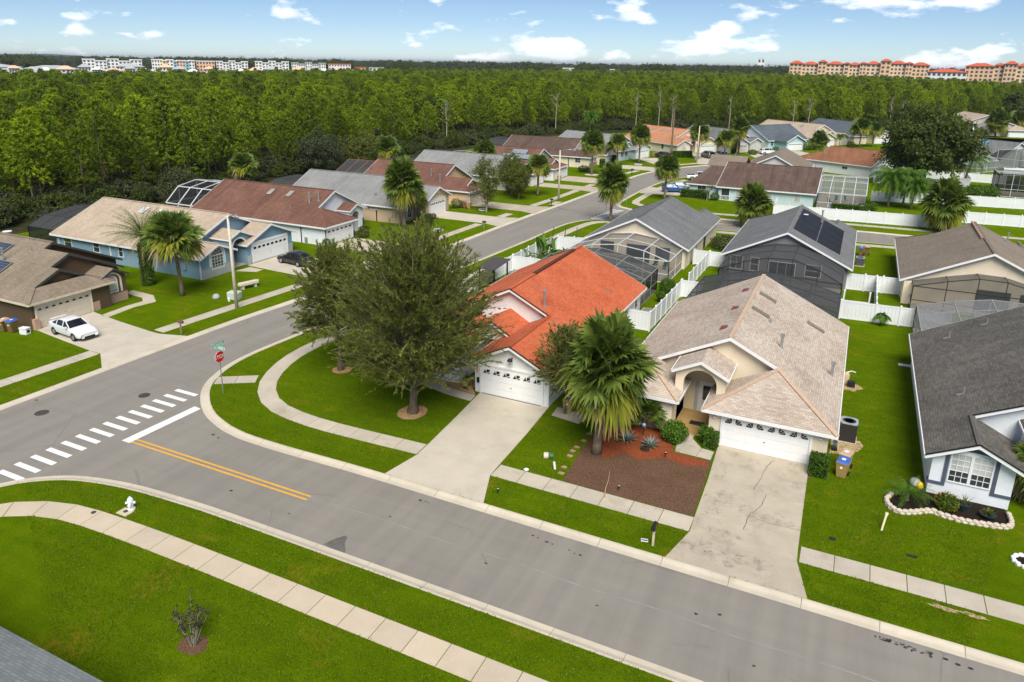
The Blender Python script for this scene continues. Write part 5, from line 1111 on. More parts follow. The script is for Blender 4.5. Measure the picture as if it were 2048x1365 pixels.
# ================================================================== STREET FURNITURE
def text_on(root, body, size, loc, rot, mat, name='lettering', ext=.004):
    cu = bpy.data.curves.new(name, 'FONT'); cu.body = body; cu.size = size; cu.extrude = ext; cu.align_x = 'CENTER'; cu.align_y = 'CENTER'
    o = bpy.data.objects.new(name, cu); COL.objects.link(o); o.parent = root; o.location = loc; o.rotation_euler = rot; cu.materials.append(mat); TEXTS.append(o); return o
M['sign_red'] = flat('sign_red', (.62, .012, .018), .4, .4, var=.03); M['sign_green'] = flat('sign_green', (.06, .50, .32), .4, .4, var=.05); M['sign_white'] = flat('sign_white', (.82, .82, .80), .4, .4, var=.02)
def stop_sign(loc, face, label, blades, hh=2.75):
    """face = direction (radians) the red face looks to"""
    root = thing('stop_sign', label, 'stop sign', (loc[0], loc[1], 0), face-PI/2+PI)      # local -y is the face direction
    MB().box(-.03, .03, -.02, .02, 0, hh+.55).build('post', M['galv'], root)
    n = 8; r = .40
    o = [(r/math.cos(PI/8)*math.cos(PI/8+k*PI/4), r/math.cos(PI/8)*math.sin(PI/8+k*PI/4)) for k in range(n)]
    pl = MB().prism([(x, -.03, hh+z) for x, z in o], (0, .012, 0)); pl.build('sign_border', M['sign_white'], root)
    MB().prism([(x*.93, -.036, hh+z*.93) for x, z in o], (0, .004, 0)).build('sign_face', M['sign_red'], root)
    text_on(root, 'STOP', .36, (0, -.040, hh), (PI/2, 0, 0), M['sign_white'])
    for ang, z in blades:
        b = MB().box(-.60, .60, -.012, .012, -.115, .115).build('street_name_blade', M['sign_green'], root); b.location = (0, 0, z); b.rotation_euler.z = ang
        e_ = MB(); e_.box(-.60, .60, -.014, .014, .095, .115); e_.box(-.60, .60, -.014, .014, -.115, -.095); e_.box(-.60, -.58, -.014, .014, -.095, .095); e_.box(.58, .60, -.014, .014, -.095, .095)
        e_.build('blade_border', M['sign_white'], b)
        # the lettering is too small to read: short raised marks of its word lengths
        t = MB(); rr = random.Random(int(z*10))
        for x in np.arange(-.46, .46, .062):
            if rr.random() > .14: t.box(x, x+.040, -.0155, .0155, -.045, .045 if rr.random() > .3 else .025)
        t.build('blade_lettering', M['sign_white'], b)
    return root
stop_sign((-37.25, 32.6), R(0), 'stop sign with two green street name blades at the near crosswalk', [(R(88), 3.40), (R(5), 3.62)], 2.72)
stop_sign((-33.4, 113.6), R(15), 'stop sign with green street name blade at the far crosswalk', [(R(-25), 3.5)], 2.5)
def lamp_post(loc, ang, label, hgt=8.6, arm=1.9):
    root = thing('street_lamp', label, 'street lamp', (loc[0], loc[1], 0), ang, 'street lamps')
    MB().tube([(0, 0, 0), (0, 0, hgt)], [.17, .10], 10).build('pole', M['concrete_pole'], root, True)
    MB().tube([(0, 0, hgt-.25), (.5, 0, hgt+.02), (1.2, 0, hgt+.18), (arm, 0, hgt+.22)], [.055]*4, 6).build('arm', M['galv'], root, True)
    hd = MB().tube([(arm-.1, 0, hgt+.22), (arm+.15, 0, hgt+.22), (arm+.5, 0, hgt+.18), (arm+.72, 0, hgt+.15)], [.06, .15, .17, .07], 10); hd.v = [(x, y, hgt+.2+(z-hgt-.2)*.6) for x, y, z in hd.v]
    hd = hd.build('lamp_head', M['alu_grey'], root, True)
    MB().lathe([(.14, 0), (.12, -.06), (.05, -.1)], 10, (arm+.3, 0, hgt+.12)).build('lens', M['glass_curtain'], hd)
    MB().cyl((arm+.3, 0, hgt+.28), (arm+.3, 0, hgt+.5), .05).build('photocell', M['alu_grey'], hd)
lamp_post((-50.0, 46.35), R(-20), 'street lamp in front of the light blue house', 8.7, 1.5)
lamp_post((-44.75, 112.3), R(-5), 'street lamp beside the storm drain on the left street', 8.4, 2.2)
lamp_post((-34.9, 175.0), R(-30), 'street lamp on the bend before the orange roofed house', 8.6, 2.2)
def mailbox(loc, ang, label, box, post, twin=False):
    root = thing('mailbox', label, 'mailbox', (loc[0], loc[1], 0), ang, 'mailboxes along the kerbs')
    MB().box(-.05, .05, -.05, .05, 0, 1.0).build('post', post, root)
    m = MB(); n = 10; pr = [(-.10, 0), (.10, 0)]+[(.10*math.cos(PI*k/n), .13+.10*math.sin(PI*k/n)) for k in range(n+1)]
    m.prism([(x, -.32, 1.0+z) for x, z in pr], (0, .54, 0)); b = m.build('box', box, root)
    MB().box(.105, .12, -.12, -.09, 1.10, 1.28).build('flag', M['sign_red'], b); MB().box(-.085, .085, -.335, -.32, 1.02, 1.2).build('lid', box, b)
    return root
mailbox((-6.4, 29.72), 0, 'black mailbox on a pale wooden post before the mulch bed', M['black_metal'], flat('pale_timber', (.60, .50, .35), .85, .2))
mailbox((-49.0, 39.3), R(90), 'rusty brown mailbox beside the brown house driveway', flat('rusty_box', (.15, .085, .06), .7, .3), flat('grey_timber', (.25, .20, .15), .9, .2))
mailbox((-45.4, 86.6), R(90), 'dark mailbox on the verge before the tan house', M['black_metal'], M['galv'])
mailbox((-43.95, 107.2), R(90), 'black mailbox by the storm drain', M['black_metal'], M['black_metal'])
mailbox((-42.8, 148.3), R(85), 'dark twin mailbox before the cream and brick house', M['black_metal'], M['black_metal'])
mailbox((-21.8, 102.6), R(180), 'small dark mailbox on the near side of the second street', M['black_metal'], M['black_metal'])
# lost house-number plate / small marker by the near mailbox
t = thing('number_plate', 'small black and white number plate lying in the grass by the mailbox', 'number plate', (-6.85, 29.85, .05), .25)
MB().box(-.17, .17, -.11, .11, 0, .03).build('plate', M['sign_white'], t); MB().box(-.15, .15, -.06, .02, .03, .04).build('band', M['black_metal'], t)
# hydrant
t = thing('fire_hydrant', 'white fire hydrant on the grass near the bottom left', 'fire hydrant', (-31.0, 20.62, 0), .6)
hw = flat('hydrant_paint', (.74, .76, .78), .5, .4, var=.08)
MB().lathe([(.19, 0), (.19, .06), (.13, .08), (.13, .42), (.16, .44), (.16, .50)], 14).build('barrel', hw, t); MB().lathe([(.15, .50), (.14, .58), (.09, .66), (.04, .69), (.035, .74)], 14).build('bonnet', hw, t)
for a in (0, PI): MB().cyl((.1*math.cos(a), .1*math.sin(a), .38), (.24*math.cos(a), .24*math.sin(a), .38), .065, n=10).build('nozzle', hw, t)
MB().cyl((0, -.1, .34), (0, -.25, .34), .085, n=12).build('steamer_nozzle', hw, t)
# wheeled bins
M['bin_tan'] = flat('tan_bin_plastic', (.44, .29, .095), .5, .35, var=.06); M['bin_brown'] = flat('brown_bin_plastic', (.20, .125, .05), .5, .35, var=.06); M['lid_blue'] = flat('blue_bin_lid', (.045, .125, .48), .45, .4, var=.04); M['lid_tan'] = flat('pale_tan_bin_lid', (.52, .36, .24), .5, .35, var=.04); M['rubber'] = flat('black_rubber', (.015, .015, .016), .8, .2)
def bin_(loc, ang, label, body, lid, s=1.0):
    root = thing('wheeled_bin', label, 'bin', (loc[0], loc[1], 0), ang, 'wheeled rubbish bins'); root.scale = (s, s, s)
    m = MB(); b = [(-.22, -.26), (.22, -.26), (.22, .26), (-.22, .26)]; tp = [(-.30, -.38), (.30, -.38), (.30, .34), (-.30, .34)]
    m.add([(x, y, .05) for x, y in b]+[(x, y, .98) for x, y in tp], [(0,1,5,4),(1,2,6,5),(2,3,7,6),(3,0,4,7),(0,3,2,1),(4,5,6,7)]); bo = m.build('body', body, root)
    MB().box(-.32, .32, -.40, .36, .95, 1.0).build('rim', body, root)
    m = MB(); m.add([(-.31, -.40, 1.002), (.31, -.40, 1.002), (.31, .38, 1.002), (-.31, .38, 1.002), (-.25, -.32, 1.09), (.25, -.32, 1.09), (.25, .34, 1.11), (-.25, .34, 1.11)], [(0,1,5,4),(1,2,6,5),(2,3,7,6),(3,0,4,7),(4,5,6,7)]); l = m.build('lid', lid, root)
    MB().box(-.10, .10, -.12, .10, 1.088, 1.106).build('sticker', M['sign_white'], l); MB().lathe([(.075, 0), (.075, .01)], 10).xf(Matrix.Translation((0, -.352, .70))@Matrix.Rotation(PI/2-.12, 4, 'X')).build('emblem', M['sign_white'], bo)
    for s_ in (-1, 1): MB().cyl((s_*.23, .30, .13), (s_*.31, .30, .13), .13, n=14).build('wheel', M['rubber'], root)
    MB().cyl((-.26, .42, .96), (.26, .42, .96), .022, n=6).build('handle', body, root)
    return root
bin_((1.50, 40.55), R(-14), 'tan wheeled bin with blue lid by the cream house', M['bin_tan'], M['lid_blue']); bin_((1.62, 41.55), R(-16), 'tan wheeled bin with pale lid behind the blue lidded one', M['bin_tan'], M['lid_tan'])
bin_((-61.55, 33.25), R(10), 'brown bin with blue lid beside the brown house', M['bin_brown'], M['lid_blue']); bin_((-62.35, 33.05), R(10), 'brown bin with tan lid at the left edge', M['bin_brown'], M['lid_tan'])
bin_((-15.1, 40.9), R(0), 'tan bin half hidden under the small tree', M['bin_tan'], M['bin_brown']); bin_((1.65, 96.4), R(180), 'brown bin with blue lid behind the charcoal house', M['bin_brown'], M['lid_blue']); bin_((2.3, 97.3), R(180), 'brown bin with pale lid behind the charcoal house', M['bin_brown'], M['lid_tan'])
bin_((-55.9, 99.3), R(90), 'brown bin with grey lid beside the peach house, nearest its wall', M['bin_brown'], M['bin_brown']); bin_((-55.2, 98.9), R(90), 'brown bin with blue lid beside the peach house', M['bin_brown'], M['lid_blue']); bin_((-54.4, 98.7), R(90), 'tan bin beside the peach house, farthest from its wall', M['bin_tan'], M['bin_tan'])
bin_((-52.9, 132.6), R(90), 'tan bin at the corner of the white garage behind the lamp post', M['bin_tan'], M['bin_tan']); bin_((-46.8, 180.9), R(70), 'left tan bin beside the pale blue garage', M['bin_tan'], M['bin_brown']); bin_((-46.1, 181.8), R(70), 'right tan bin beside the pale blue garage', M['bin_tan'], M['bin_brown'])
# air conditioner, pump and meters on the cream house's right side
def ac_unit(loc, label, s=.45, hh=1.0, body=None):
    t = thing('air_conditioner', label, 'air conditioner', (loc[0], loc[1], 0))
    MB().box(-s-.08, s+.08, -s-.08, s+.08, 0, .08).build('pad', M['walk'], t)
    MB().box(-s, s, -s, s, .08, .08+hh-.08).build('louvred_body', body or flat('brown_grille', (.050, .042, .036), .6, .4, .2, var=.3, scale=40), t)
    lv = MB()
    for z in np.arange(.14, hh-.06, .055): lv.box(-s-.012, s+.012, -s-.012, s+.012, z, z+.018)
    lv.build('louvres', body or _mats['brown_grille'], t)
    tp = MB(); r = s*.80; n = 24
    o = [(s*1.05*math.copysign(min(1, abs(math.cos(2*PI*k/n))*1.25), math.cos(2*PI*k/n)), s*1.05*math.copysign(min(1, abs(math.sin(2*PI*k/n))*1.25), math.sin(2*PI*k/n))) for k in range(n)]
    i = [(r*math.cos(2*PI*k/n), r*math.sin(2*PI*k/n)) for k in range(n)]
    for k in range(n): tp.prism([(*o[k], hh), (*o[(k+1) % n], hh), (*i[(k+1) % n], hh), (*i[k], hh)], (0, 0, .06))
    tp.build('top_ring', flat('pale_grey_metal', (.45, .47, .50), .4, .4, .3), t)
    MB().lathe([(r, hh-.02), (.02, hh-.02)], 20).build('fan_well', M['black_metal'], t)
    fb = MB()
    for k in range(4): fb.box(.06, r*.9, -.08, .08, hh+.0, hh+.012) if False else fb.add([(math.cos(a)*q, math.sin(a)*q, hh+.004+.01*(a-k*PI/2)) for a, q in ((k*PI/2, .05), (k*PI/2+.15, r*.9), (k*PI/2+.55, r*.9), (k*PI/2+.5, .05))], [(0, 1, 2, 3)])
    fb.build('fan_blades', M['black_metal'], t)
    gd = MB()
    for q in (.3, .6, .9): gd.lathe([(r*q, hh+.05), (r*q+.012, hh+.055)], 20)
    gd.build('fan_guard', M['black_metal'], t); return t
ac_unit((1.62, 45.3), 'brown air conditioner with round fan top by the cream house', .48, 1.25)
ac_unit((1.6, 91.2), 'grey air conditioner on the lawn side of the charcoal house', .45, .95, flat('grey_grille', (.12, .12, .12), .6, .4, .2))
t = thing('pool_pump', 'black pool pump and tan filter by the cream house wall', 'pool pump', (1.35, 54.1, 0))
MB().lathe([(.22, 0), (.24, .1), (.24, .75), (.15, .92)], 14, (-.1, .15, 0)).build('filter_tank', flat('tan_filter', (.52, .40, .25), .6, .3), t, True); MB().box(.05, .55, -.35, .05, .02, .42).build('pump_body', M['black_metal'], t); MB().tube([(-.1, .2, .9), (.2, .3, 1.02), (.5, .2, 1.0)], [.04]*3, 8).build('pipe', M['white'], t)
t = thing('hose_reel', 'dark garden hose reel against the cream house corner', 'hose reel', (1.0, 43.6, 0)); MB().cyl((-.12, 0, .32), (.12, 0, .32), .28, n=16).build('reel', flat('dark_green_plastic', (.03, .05, .055), .5, .4), t); MB().box(-.16, .16, -.18, .18, 0, .08).build('foot', M['black_metal'], t)
# left lawn things
t = thing('utility_box', 'pale green utility box on the grass before the light blue house', 'utility box', (-52.3, 48.35, 0), .3); MB().box(-.55, .55, -.4, .4, 0, .62).build('cabinet', flat('pale_green_cabinet', (.52, .60, .50), .5, .3), t); MB().add([(-.58, -.43, .62), (.58, -.43, .62), (.58, .43, .62), (-.58, .43, .62), (-.5, -.35, .72), (.5, -.35, .72), (.5, .35, .72), (-.5, .35, .72)], [(0,1,5,4),(1,2,6,5),(2,3,7,6),(3,0,4,7),(4,5,6,7)]).build('lid', _mats['pale_green_cabinet'], t)
t = thing('stone_bench', 'grey stone slab bench on the lawn before the light blue house', 'bench', (-53.7, 51.6, 0), 1.3)
MB().box(-.85, -.6, -.25, .25, 0, .40).build('leg', M['concrete_pole'], t); MB().box(.5, .75, -.25, .25, 0, .40).build('leg', M['concrete_pole'], t); MB().prism([(-1.0, -.32, .40), (.9, -.35, .40), (1.15, 0, .40), (.95, .32, .40), (-.9, .35, .40), (-1.15, .05, .40)], (0, 0, .22)).build('slab_seat', M['concrete_pole'], t)
tag(MB().lathe([(.34, 0), (.36, .12), (.30, .32), (.16, .44), (.04, .47)], 16, (-53.85, 47.55, 0)).build('pump_dome', flat('grey_dome', (.38, .39, .38), .6, .3), None, True), 'grey plastic dome on the lawn before the light blue house', 'dome')
tag(MB().lathe([(.10, 0), (.10, .28), (.06, .36)], 10, (-52.15, 47.5, 0)).build('marker_post', M['white']), 'short white marker post beside the pale green box', 'marker post')
t = thing('meter_cabinet', 'low white cabinet by the brown house corner', 'cabinet', (-60.3, 33.45, 0), .2); MB().box(-.35, .35, -.22, .22, 0, .5).build('cabinet', M['white'], t); MB().box(.352, .36, -.12, .12, .15, .38).build('door', M['black_metal'], t); MB().box(-.38, .38, -.25, .25, .5, .55).build('lid', M['white'], t)
# foreground yard details
t = thing('irrigation_cap', 'green and grey capped pipe in the grass left of the mulch', 'pipe cap', (-13.95, 34.9, 0), .35); MB().cyl((-.32, 0, .16), (-.05, 0, .16), .19, n=16).build('grey_drum', M['concrete_pole'], t); MB().cyl((.0, 0, .16), (.22, 0, .16), .17, n=16).build('green_drum', flat('green_cap', (.045, .14, .055), .5, .4), t)
tag(MB().tube([(-13.2, 33.95, 0), (-13.28, 33.97, .42)], [.07, .065], 10).build('capped_pipe', M['white']), 'short white pipe standing in the grass near the stepping stones', 'pipe'); tag(MB().lathe([(.12, 0), (.15, .06), (.05, .12)], 12, (-14.6, 33.1, 0)).build('sprinkler_cap', M['white']), 'small white cap in the grass beside the sidewalk', 'cap')
for k, (x, y) in enumerate(((-12.71, 33.67), (-12.79, 34.33), (-12.97, 35.65), (-12.99, 36.25), (-12.93, 36.8), (-12.85, 37.7), (-12.81, 38.68))):
    r_ = random.Random(k); tag(MB().prism([(x+.20*math.cos(a)+r_.uniform(-.03, .03), y+.17*math.sin(a)+r_.uniform(-.03, .03), 0) for a in (.5, 2.2, 3.7, 5.4)], (0, 0, .045)).build('stepping_stone', flat('pink_paver', (.42, .24, .18), .9, .2, var=.15)), 'pinkish stepping stone at the left edge of the mulch bed', 'stepping stone', 'stepping stones at the mulch bed')
def spot(loc, label, hh=.32):
    t = thing('garden_light', label, 'garden light', (loc[0], loc[1], 0)); MB().cyl((0, 0, 0), (0, 0, hh*.6), .02, n=6).build('stake', M['black_metal'], t); MB().tube([(0, 0, hh*.55), (.02, -.03, hh)], [.05, .08], 10).build('lamp_head', M['black_metal'], t); MB().lathe([(.06, 0), (.02, .012)], 10, (.022, -.035, hh)).build('lens', M['glass_curtain'], t)
spot((-9.31, 33.5), 'small black garden spotlight in the brown mulch'); spot((-15.0, 30.3), 'small black garden light on the verge before the red roofed house'); spot((-7.9, 38.0), 'small black garden spotlight in the red mulch', .4)
tag(MB().tube([(-9.75, 32.45, .05), (-9.95, 33.2, .10), (-10.05, 34.0, .16), (-10.25, 34.85, .25)], [.05, .025, .018, .008], 6).build('palm_frond_stem', flat('dry_stem', (.46, .30, .20), .9, .2)), 'dry palm stem lying across the mulch and sidewalk', 'palm stem')
tag(MB().lathe([(.005, 0), (.10, .06), (.13, .15), (.10, .24), (.005, .29)], 14, (-9.8, 40.1, .55)).build('gazing_globe', glass_mat('blue_globe', (.25, .45, .62), .05, .9), None, True), 'pale blue glass globe among the agaves', 'globe')
tag(MB().cyl((-9.8, 40.1, 0), (-9.8, 40.1, .56), .03, n=8).build('globe_stand', M['black_metal']), 'thin black stand under the blue glass globe', 'stand')
tag(MB().box(1.18, 1.48, 34.05, 34.3, 0, .025).build('valve_cover', M['black_metal']), 'black rectangular valve cover in the lawn right of the driveway', 'valve cover'); tag(MB().box(4.55, 5.0, 34.35, 34.55, 0, .02).build('valve_cover', M['black_metal']), 'black valve cover in the lawn before the white house', 'valve cover')
tag(MB().tube([(3.5, 36.0, 0), (3.62, 36.45, .55), (3.66, 36.6, .72)], [.05, .05, .09], 8).build('garden_light', flat('yellowed_post', (.68, .62, .36), .6, .3)), 'pale yellow post light leaning in the lawn at the right', 'garden light')
# edging stones of the right flower bed
st = thing('stone_edging', 'row of pale stones edging the dark flower bed', 'edging', (3.7, 38.9, 0)); ring = resample(catmull([(3.95, 39.6), (3.72, 39.0), (3.85, 38.42), (4.22, 38.05), (4.6, 38.1), (5.03, 38.33), (5.58, 38.73), (5.91, 38.88), (6.24, 38.71), (6.64, 38.67), (7.15, 38.62), (7.67, 38.66), (8.19, 38.76), (8.7, 38.87), (9.2, 39.02), (9.47, 39.47), (9.45, 40.6)], .1), .31); rn = normals2(ring)
def rockmesh(seed, sx, sy, sz):
    r_ = random.Random(seed); m = MB(); n = 8
    for z, k in ((0, .96), (sz*.35, 1.06), (sz*.75, 1.0), (sz, .72)):
        for i in range(n):
            a = 2*PI*i/n+.39; cx_, sy_ = math.cos(a), math.sin(a); q = (abs(cx_)**4+abs(sy_)**4)**-.25
            m.v.append((sx*k*q*cx_*(1+r_.uniform(-.07, .07)), sy*k*q*sy_*(1+r_.uniform(-.07, .07)), z+r_.uniform(-.008, .008)))
    for r in range(3):
        for i in range(n): m.f.append((r*n+i, r*n+(i+1) % n, (r+1)*n+(i+1) % n, (r+1)*n+i))
    m.f.append(tuple(3*n+i for i in range(n))); me = mesh_from('stone', m.v, m.f); me.materials.append(M['stone']); return me
rocks = [rockmesh(k, .148, .11, .125) for k in range(5)]
for i in range(len(ring)-1):
    for row, (off, z) in enumerate(((0, 0), (.03, .12))):
        c_ = (ring[i]+ring[i+1])/2 if row == 0 else ring[i]; d_ = ring[i+1]-ring[i]
        q = obj('stone', rocks[(i*3+row) % 5], None, st); q.location = (c_[0]-3.7+rn[i][0]*off, c_[1]-38.9+rn[i][1]*off, z); q.rotation_euler.z = math.atan2(d_[1], d_[0])+.05*((i*7) % 5-2)
# white-painted ring at the right frame edge
st = thing('stone_ring', 'white painted stone ring planter at the right edge', 'planter', (9.65, 36.3, 0)); rr2 = [rockmesh(20+k, .13, .10, .16) for k in range(3)]
for me in rr2: me.materials.clear(); me.materials.append(M['white'])
for k in range(13): a = 2*PI*k/13; q = obj('stone', rr2[k % 3], None, st); q.location = (.58*math.cos(a), .5*math.sin(a), 0); q.rotation_euler.z = a+PI/2
MB().poly([(.5*math.cos(2*PI*k/16), .42*math.sin(2*PI*k/16), .06) for k in range(16)]).build('soil', M['mulch_dark'], st)
for (x, y), l_ in (((-49.6, 80.9), 'white ring planter on the grass beside the peach driveway'), ((-49.9, 84.2), 'dark planting ring on the lawn before the tan house')):
    pass
def ring_bed(x, y, r, label, mat):
    t = thing('planter_ring', label, 'planter', (x, y, 0)); n = 18; m = MB()
    for k in range(n): a, b = 2*PI*k/n, 2*PI*(k+1)/n; m.prism([(r*math.cos(a), r*math.sin(a), 0), (r*math.cos(b), r*math.sin(b), 0), (.86*r*math.cos(b), .86*r*math.sin(b), 0), (.86*r*math.cos(a), .86*r*math.sin(a), 0)], (0, 0, .14))
    m.build('rim', mat, t); MB().poly([(.86*r*math.cos(2*PI*k/n), .86*r*math.sin(2*PI*k/n), .05) for k in range(n)]).build('soil', M['mulch_dark'], t)
ring_bed(-50.6, 83.0, .75, 'round planter ring on the lawn before the tan house', M['white']); ring_bed(-52.0, 98.8, .65, 'round white planter ring beside the peach driveway', M['white']); ring_bed(-46.0, 164.2, .9, 'white planter ring on the lawn before the pale blue house', M['white'])
# planters and pots
def pot(loc, label, r0, r1, hh, mat): 
    t = thing('plant_pot', label, 'plant pot', (loc[0], loc[1], loc[2] if len(loc) > 2 else 0)); MB().lathe([(r0, 0), (r1, hh*.9), (r1*1.08, hh*.9), (r1*1.08, hh), (r1*.9, hh), (r1*.88, hh*.85), (.01, hh*.85)], 18).build('pot', mat, t); return t
P_BLACK = flat('dark_teal_pot', (.018, .030, .034), .5, .4)
pot_a = pot((7.35, 39.85), 'dark round pot in the flower bed under the window', .20, .29, .42, P_BLACK); pot_b = pot((8.42, 39.65), 'wide black bowl planter in the flower bed', .20, .36, .26, P_BLACK)
t = thing('tall_planter', 'tall square charcoal planter beside the red roofed garage', 'planter', (-22.85, 41.0, 0)); MB().add([(-.17, -.17, 0), (.17, -.17, 0), (.17, .17, 0), (-.17, .17, 0), (-.22, -.22, .8), (.22, -.22, .8), (.22, .22, .8), (-.22, .22, .8)], [(0,1,5,4),(1,2,6,5),(2,3,7,6),(3,0,4,7),(4,5,6,7)]).build('planter_body', flat('charcoal_planter', (.05, .055, .058), .6, .3), t)
t = thing('folded_bags', 'grey and yellow bags slumped at the white house corner', 'bags', (5.2, 41.35, 0))
MB().lathe([(.25, 0), (.30, .15), (.22, .36), (.06, .42)], 9, (0, .1, 0)).build('grey_bag', flat('grey_bag', (.40, .41, .43), .6, .3, var=.3, scale=8), t, True); MB().lathe([(.16, 0), (.2, .12), (.14, .32), (.03, .38)], 8, (.22, -.12, 0)).build('yellow_bag', flat('yellow_bag', (.75, .48, .03), .6, .3), t, True)
# pergola and grill left of the red roof
t = thing('pergola', 'black metal pergola with dark sloped roof left of the red roof', 'pergola', (-31.9, 63.0, 0)); 
for x, y in ((-.75, -1.6), (.75, -1.6), (-.75, 1.6), (.75, 1.6)): MB().box(x-.06, x+.06, y-.06, y+.06, 0, 2.5).build('post', M['black_metal'], t)
MB().prism([(-1.0, -1.9, 2.5), (1.0, -1.9, 2.5), (1.0, 1.9, 2.72), (-1.0, 1.9, 2.72)], (0, 0, .07)).build('roof_panel', flat('dark_taupe_canopy', (.075, .065, .060), .6, .3), t)
MB().beam((-.75, -1.6, 2.4), (-.75, 1.6, 2.6), .08, .12).beam((.75, -1.6, 2.4), (.75, 1.6, 2.6), .08, .12).build('rail', M['black_metal'], t)
t = thing('barbecue', 'steel barbecue beside the black pergola', 'barbecue', (-30.9, 66.6, 0), .3); MB().box(-.6, .6, -.3, .3, .05, .85).build('cart', M['black_metal'], t); MB().box(-.95, .95, -.33, .33, .85, .92).build('side_shelf', M['galv'], t); m = MB(); m.prism([(-.5, -.28, .92), (-.5, .28, .92), (-.5, .24, 1.12), (-.5, 0, 1.24), (-.5, -.24, 1.1)], (1.0, 0, 0)); m.build('hood', M['galv'], t)
t = thing('patio_table', 'dark round patio table under the pergola', 'table', (-31.6, 62.2, 0)); MB().lathe([(.7, .70), (.7, .74), (.02, .74)], 20).build('table_top', M['black_metal'], t); MB().cyl((0, 0, 0), (0, 0, .7), .05).build('pedestal', M['black_metal'], t)
# patio chairs in the white cage
def patio_chair(loc, ang, label, mat):
    t = thing('patio_chair', label, 'chair', (loc[0], loc[1], .06), ang, 'patio chairs'); 
    MB().box(-.27, .27, -.27, .27, .38, .43).build('seat', mat, t); MB().prism([(-.26, .24, .42), (.26, .24, .42), (.26, .42, 1.1), (-.26, .42, 1.1)], (0, .03, 0)).build('backrest', mat, t)
    for sx in (-1, 1):
        MB().tube([(sx*.28, -.26, 0), (sx*.28, -.26, .6), (sx*.28, .26, .62), (sx*.28, .42, 1.1)], [.018]*4, 6).build('armrest', M['alu_white'], t); MB().cyl((sx*.28, .24, 0), (sx*.28, .26, .62), .018, n=6).build('leg', M['alu_white'], t)
tealc = flat('dark_green_sling', (.025, .075, .062), .7, .2)
patio_chair((-19.3, 78.3), PI+2.9, 'green sling patio chair by the sliding door, left one', tealc); patio_chair((-18.1, 78.3), PI+3.1, 'green sling patio chair by the sliding door, right one', tealc)
for k, (x, y) in enumerate(((-2.8, 134.5), (-1.2, 135), (.2, 134.6), (-3.6, 132))): patio_chair((x, y), k*.8, ['teal lounge chair nearest the pale blue house in the tall white cage', 'second teal chair in the tall white cage', 'teal chair at the right end of the tall white cage', 'teal chair behind the screen door of the tall white cage'][k], flat('teal_sling', (.03, .16, .19), .7, .2))
# storm drain
t = thing('storm_drain', 'concrete storm drain inlet in the left street kerb', 'storm drain', (-43.75, 109.8, 0), R(94)); MB().box(-1.6, 1.6, -.1, 1.1, -.05, .04).build('slab', M['drive'], t); MB().box(-1.3, 1.3, -.28, -.10, -.08, -.012).build('opening', M['black_trim'], t)
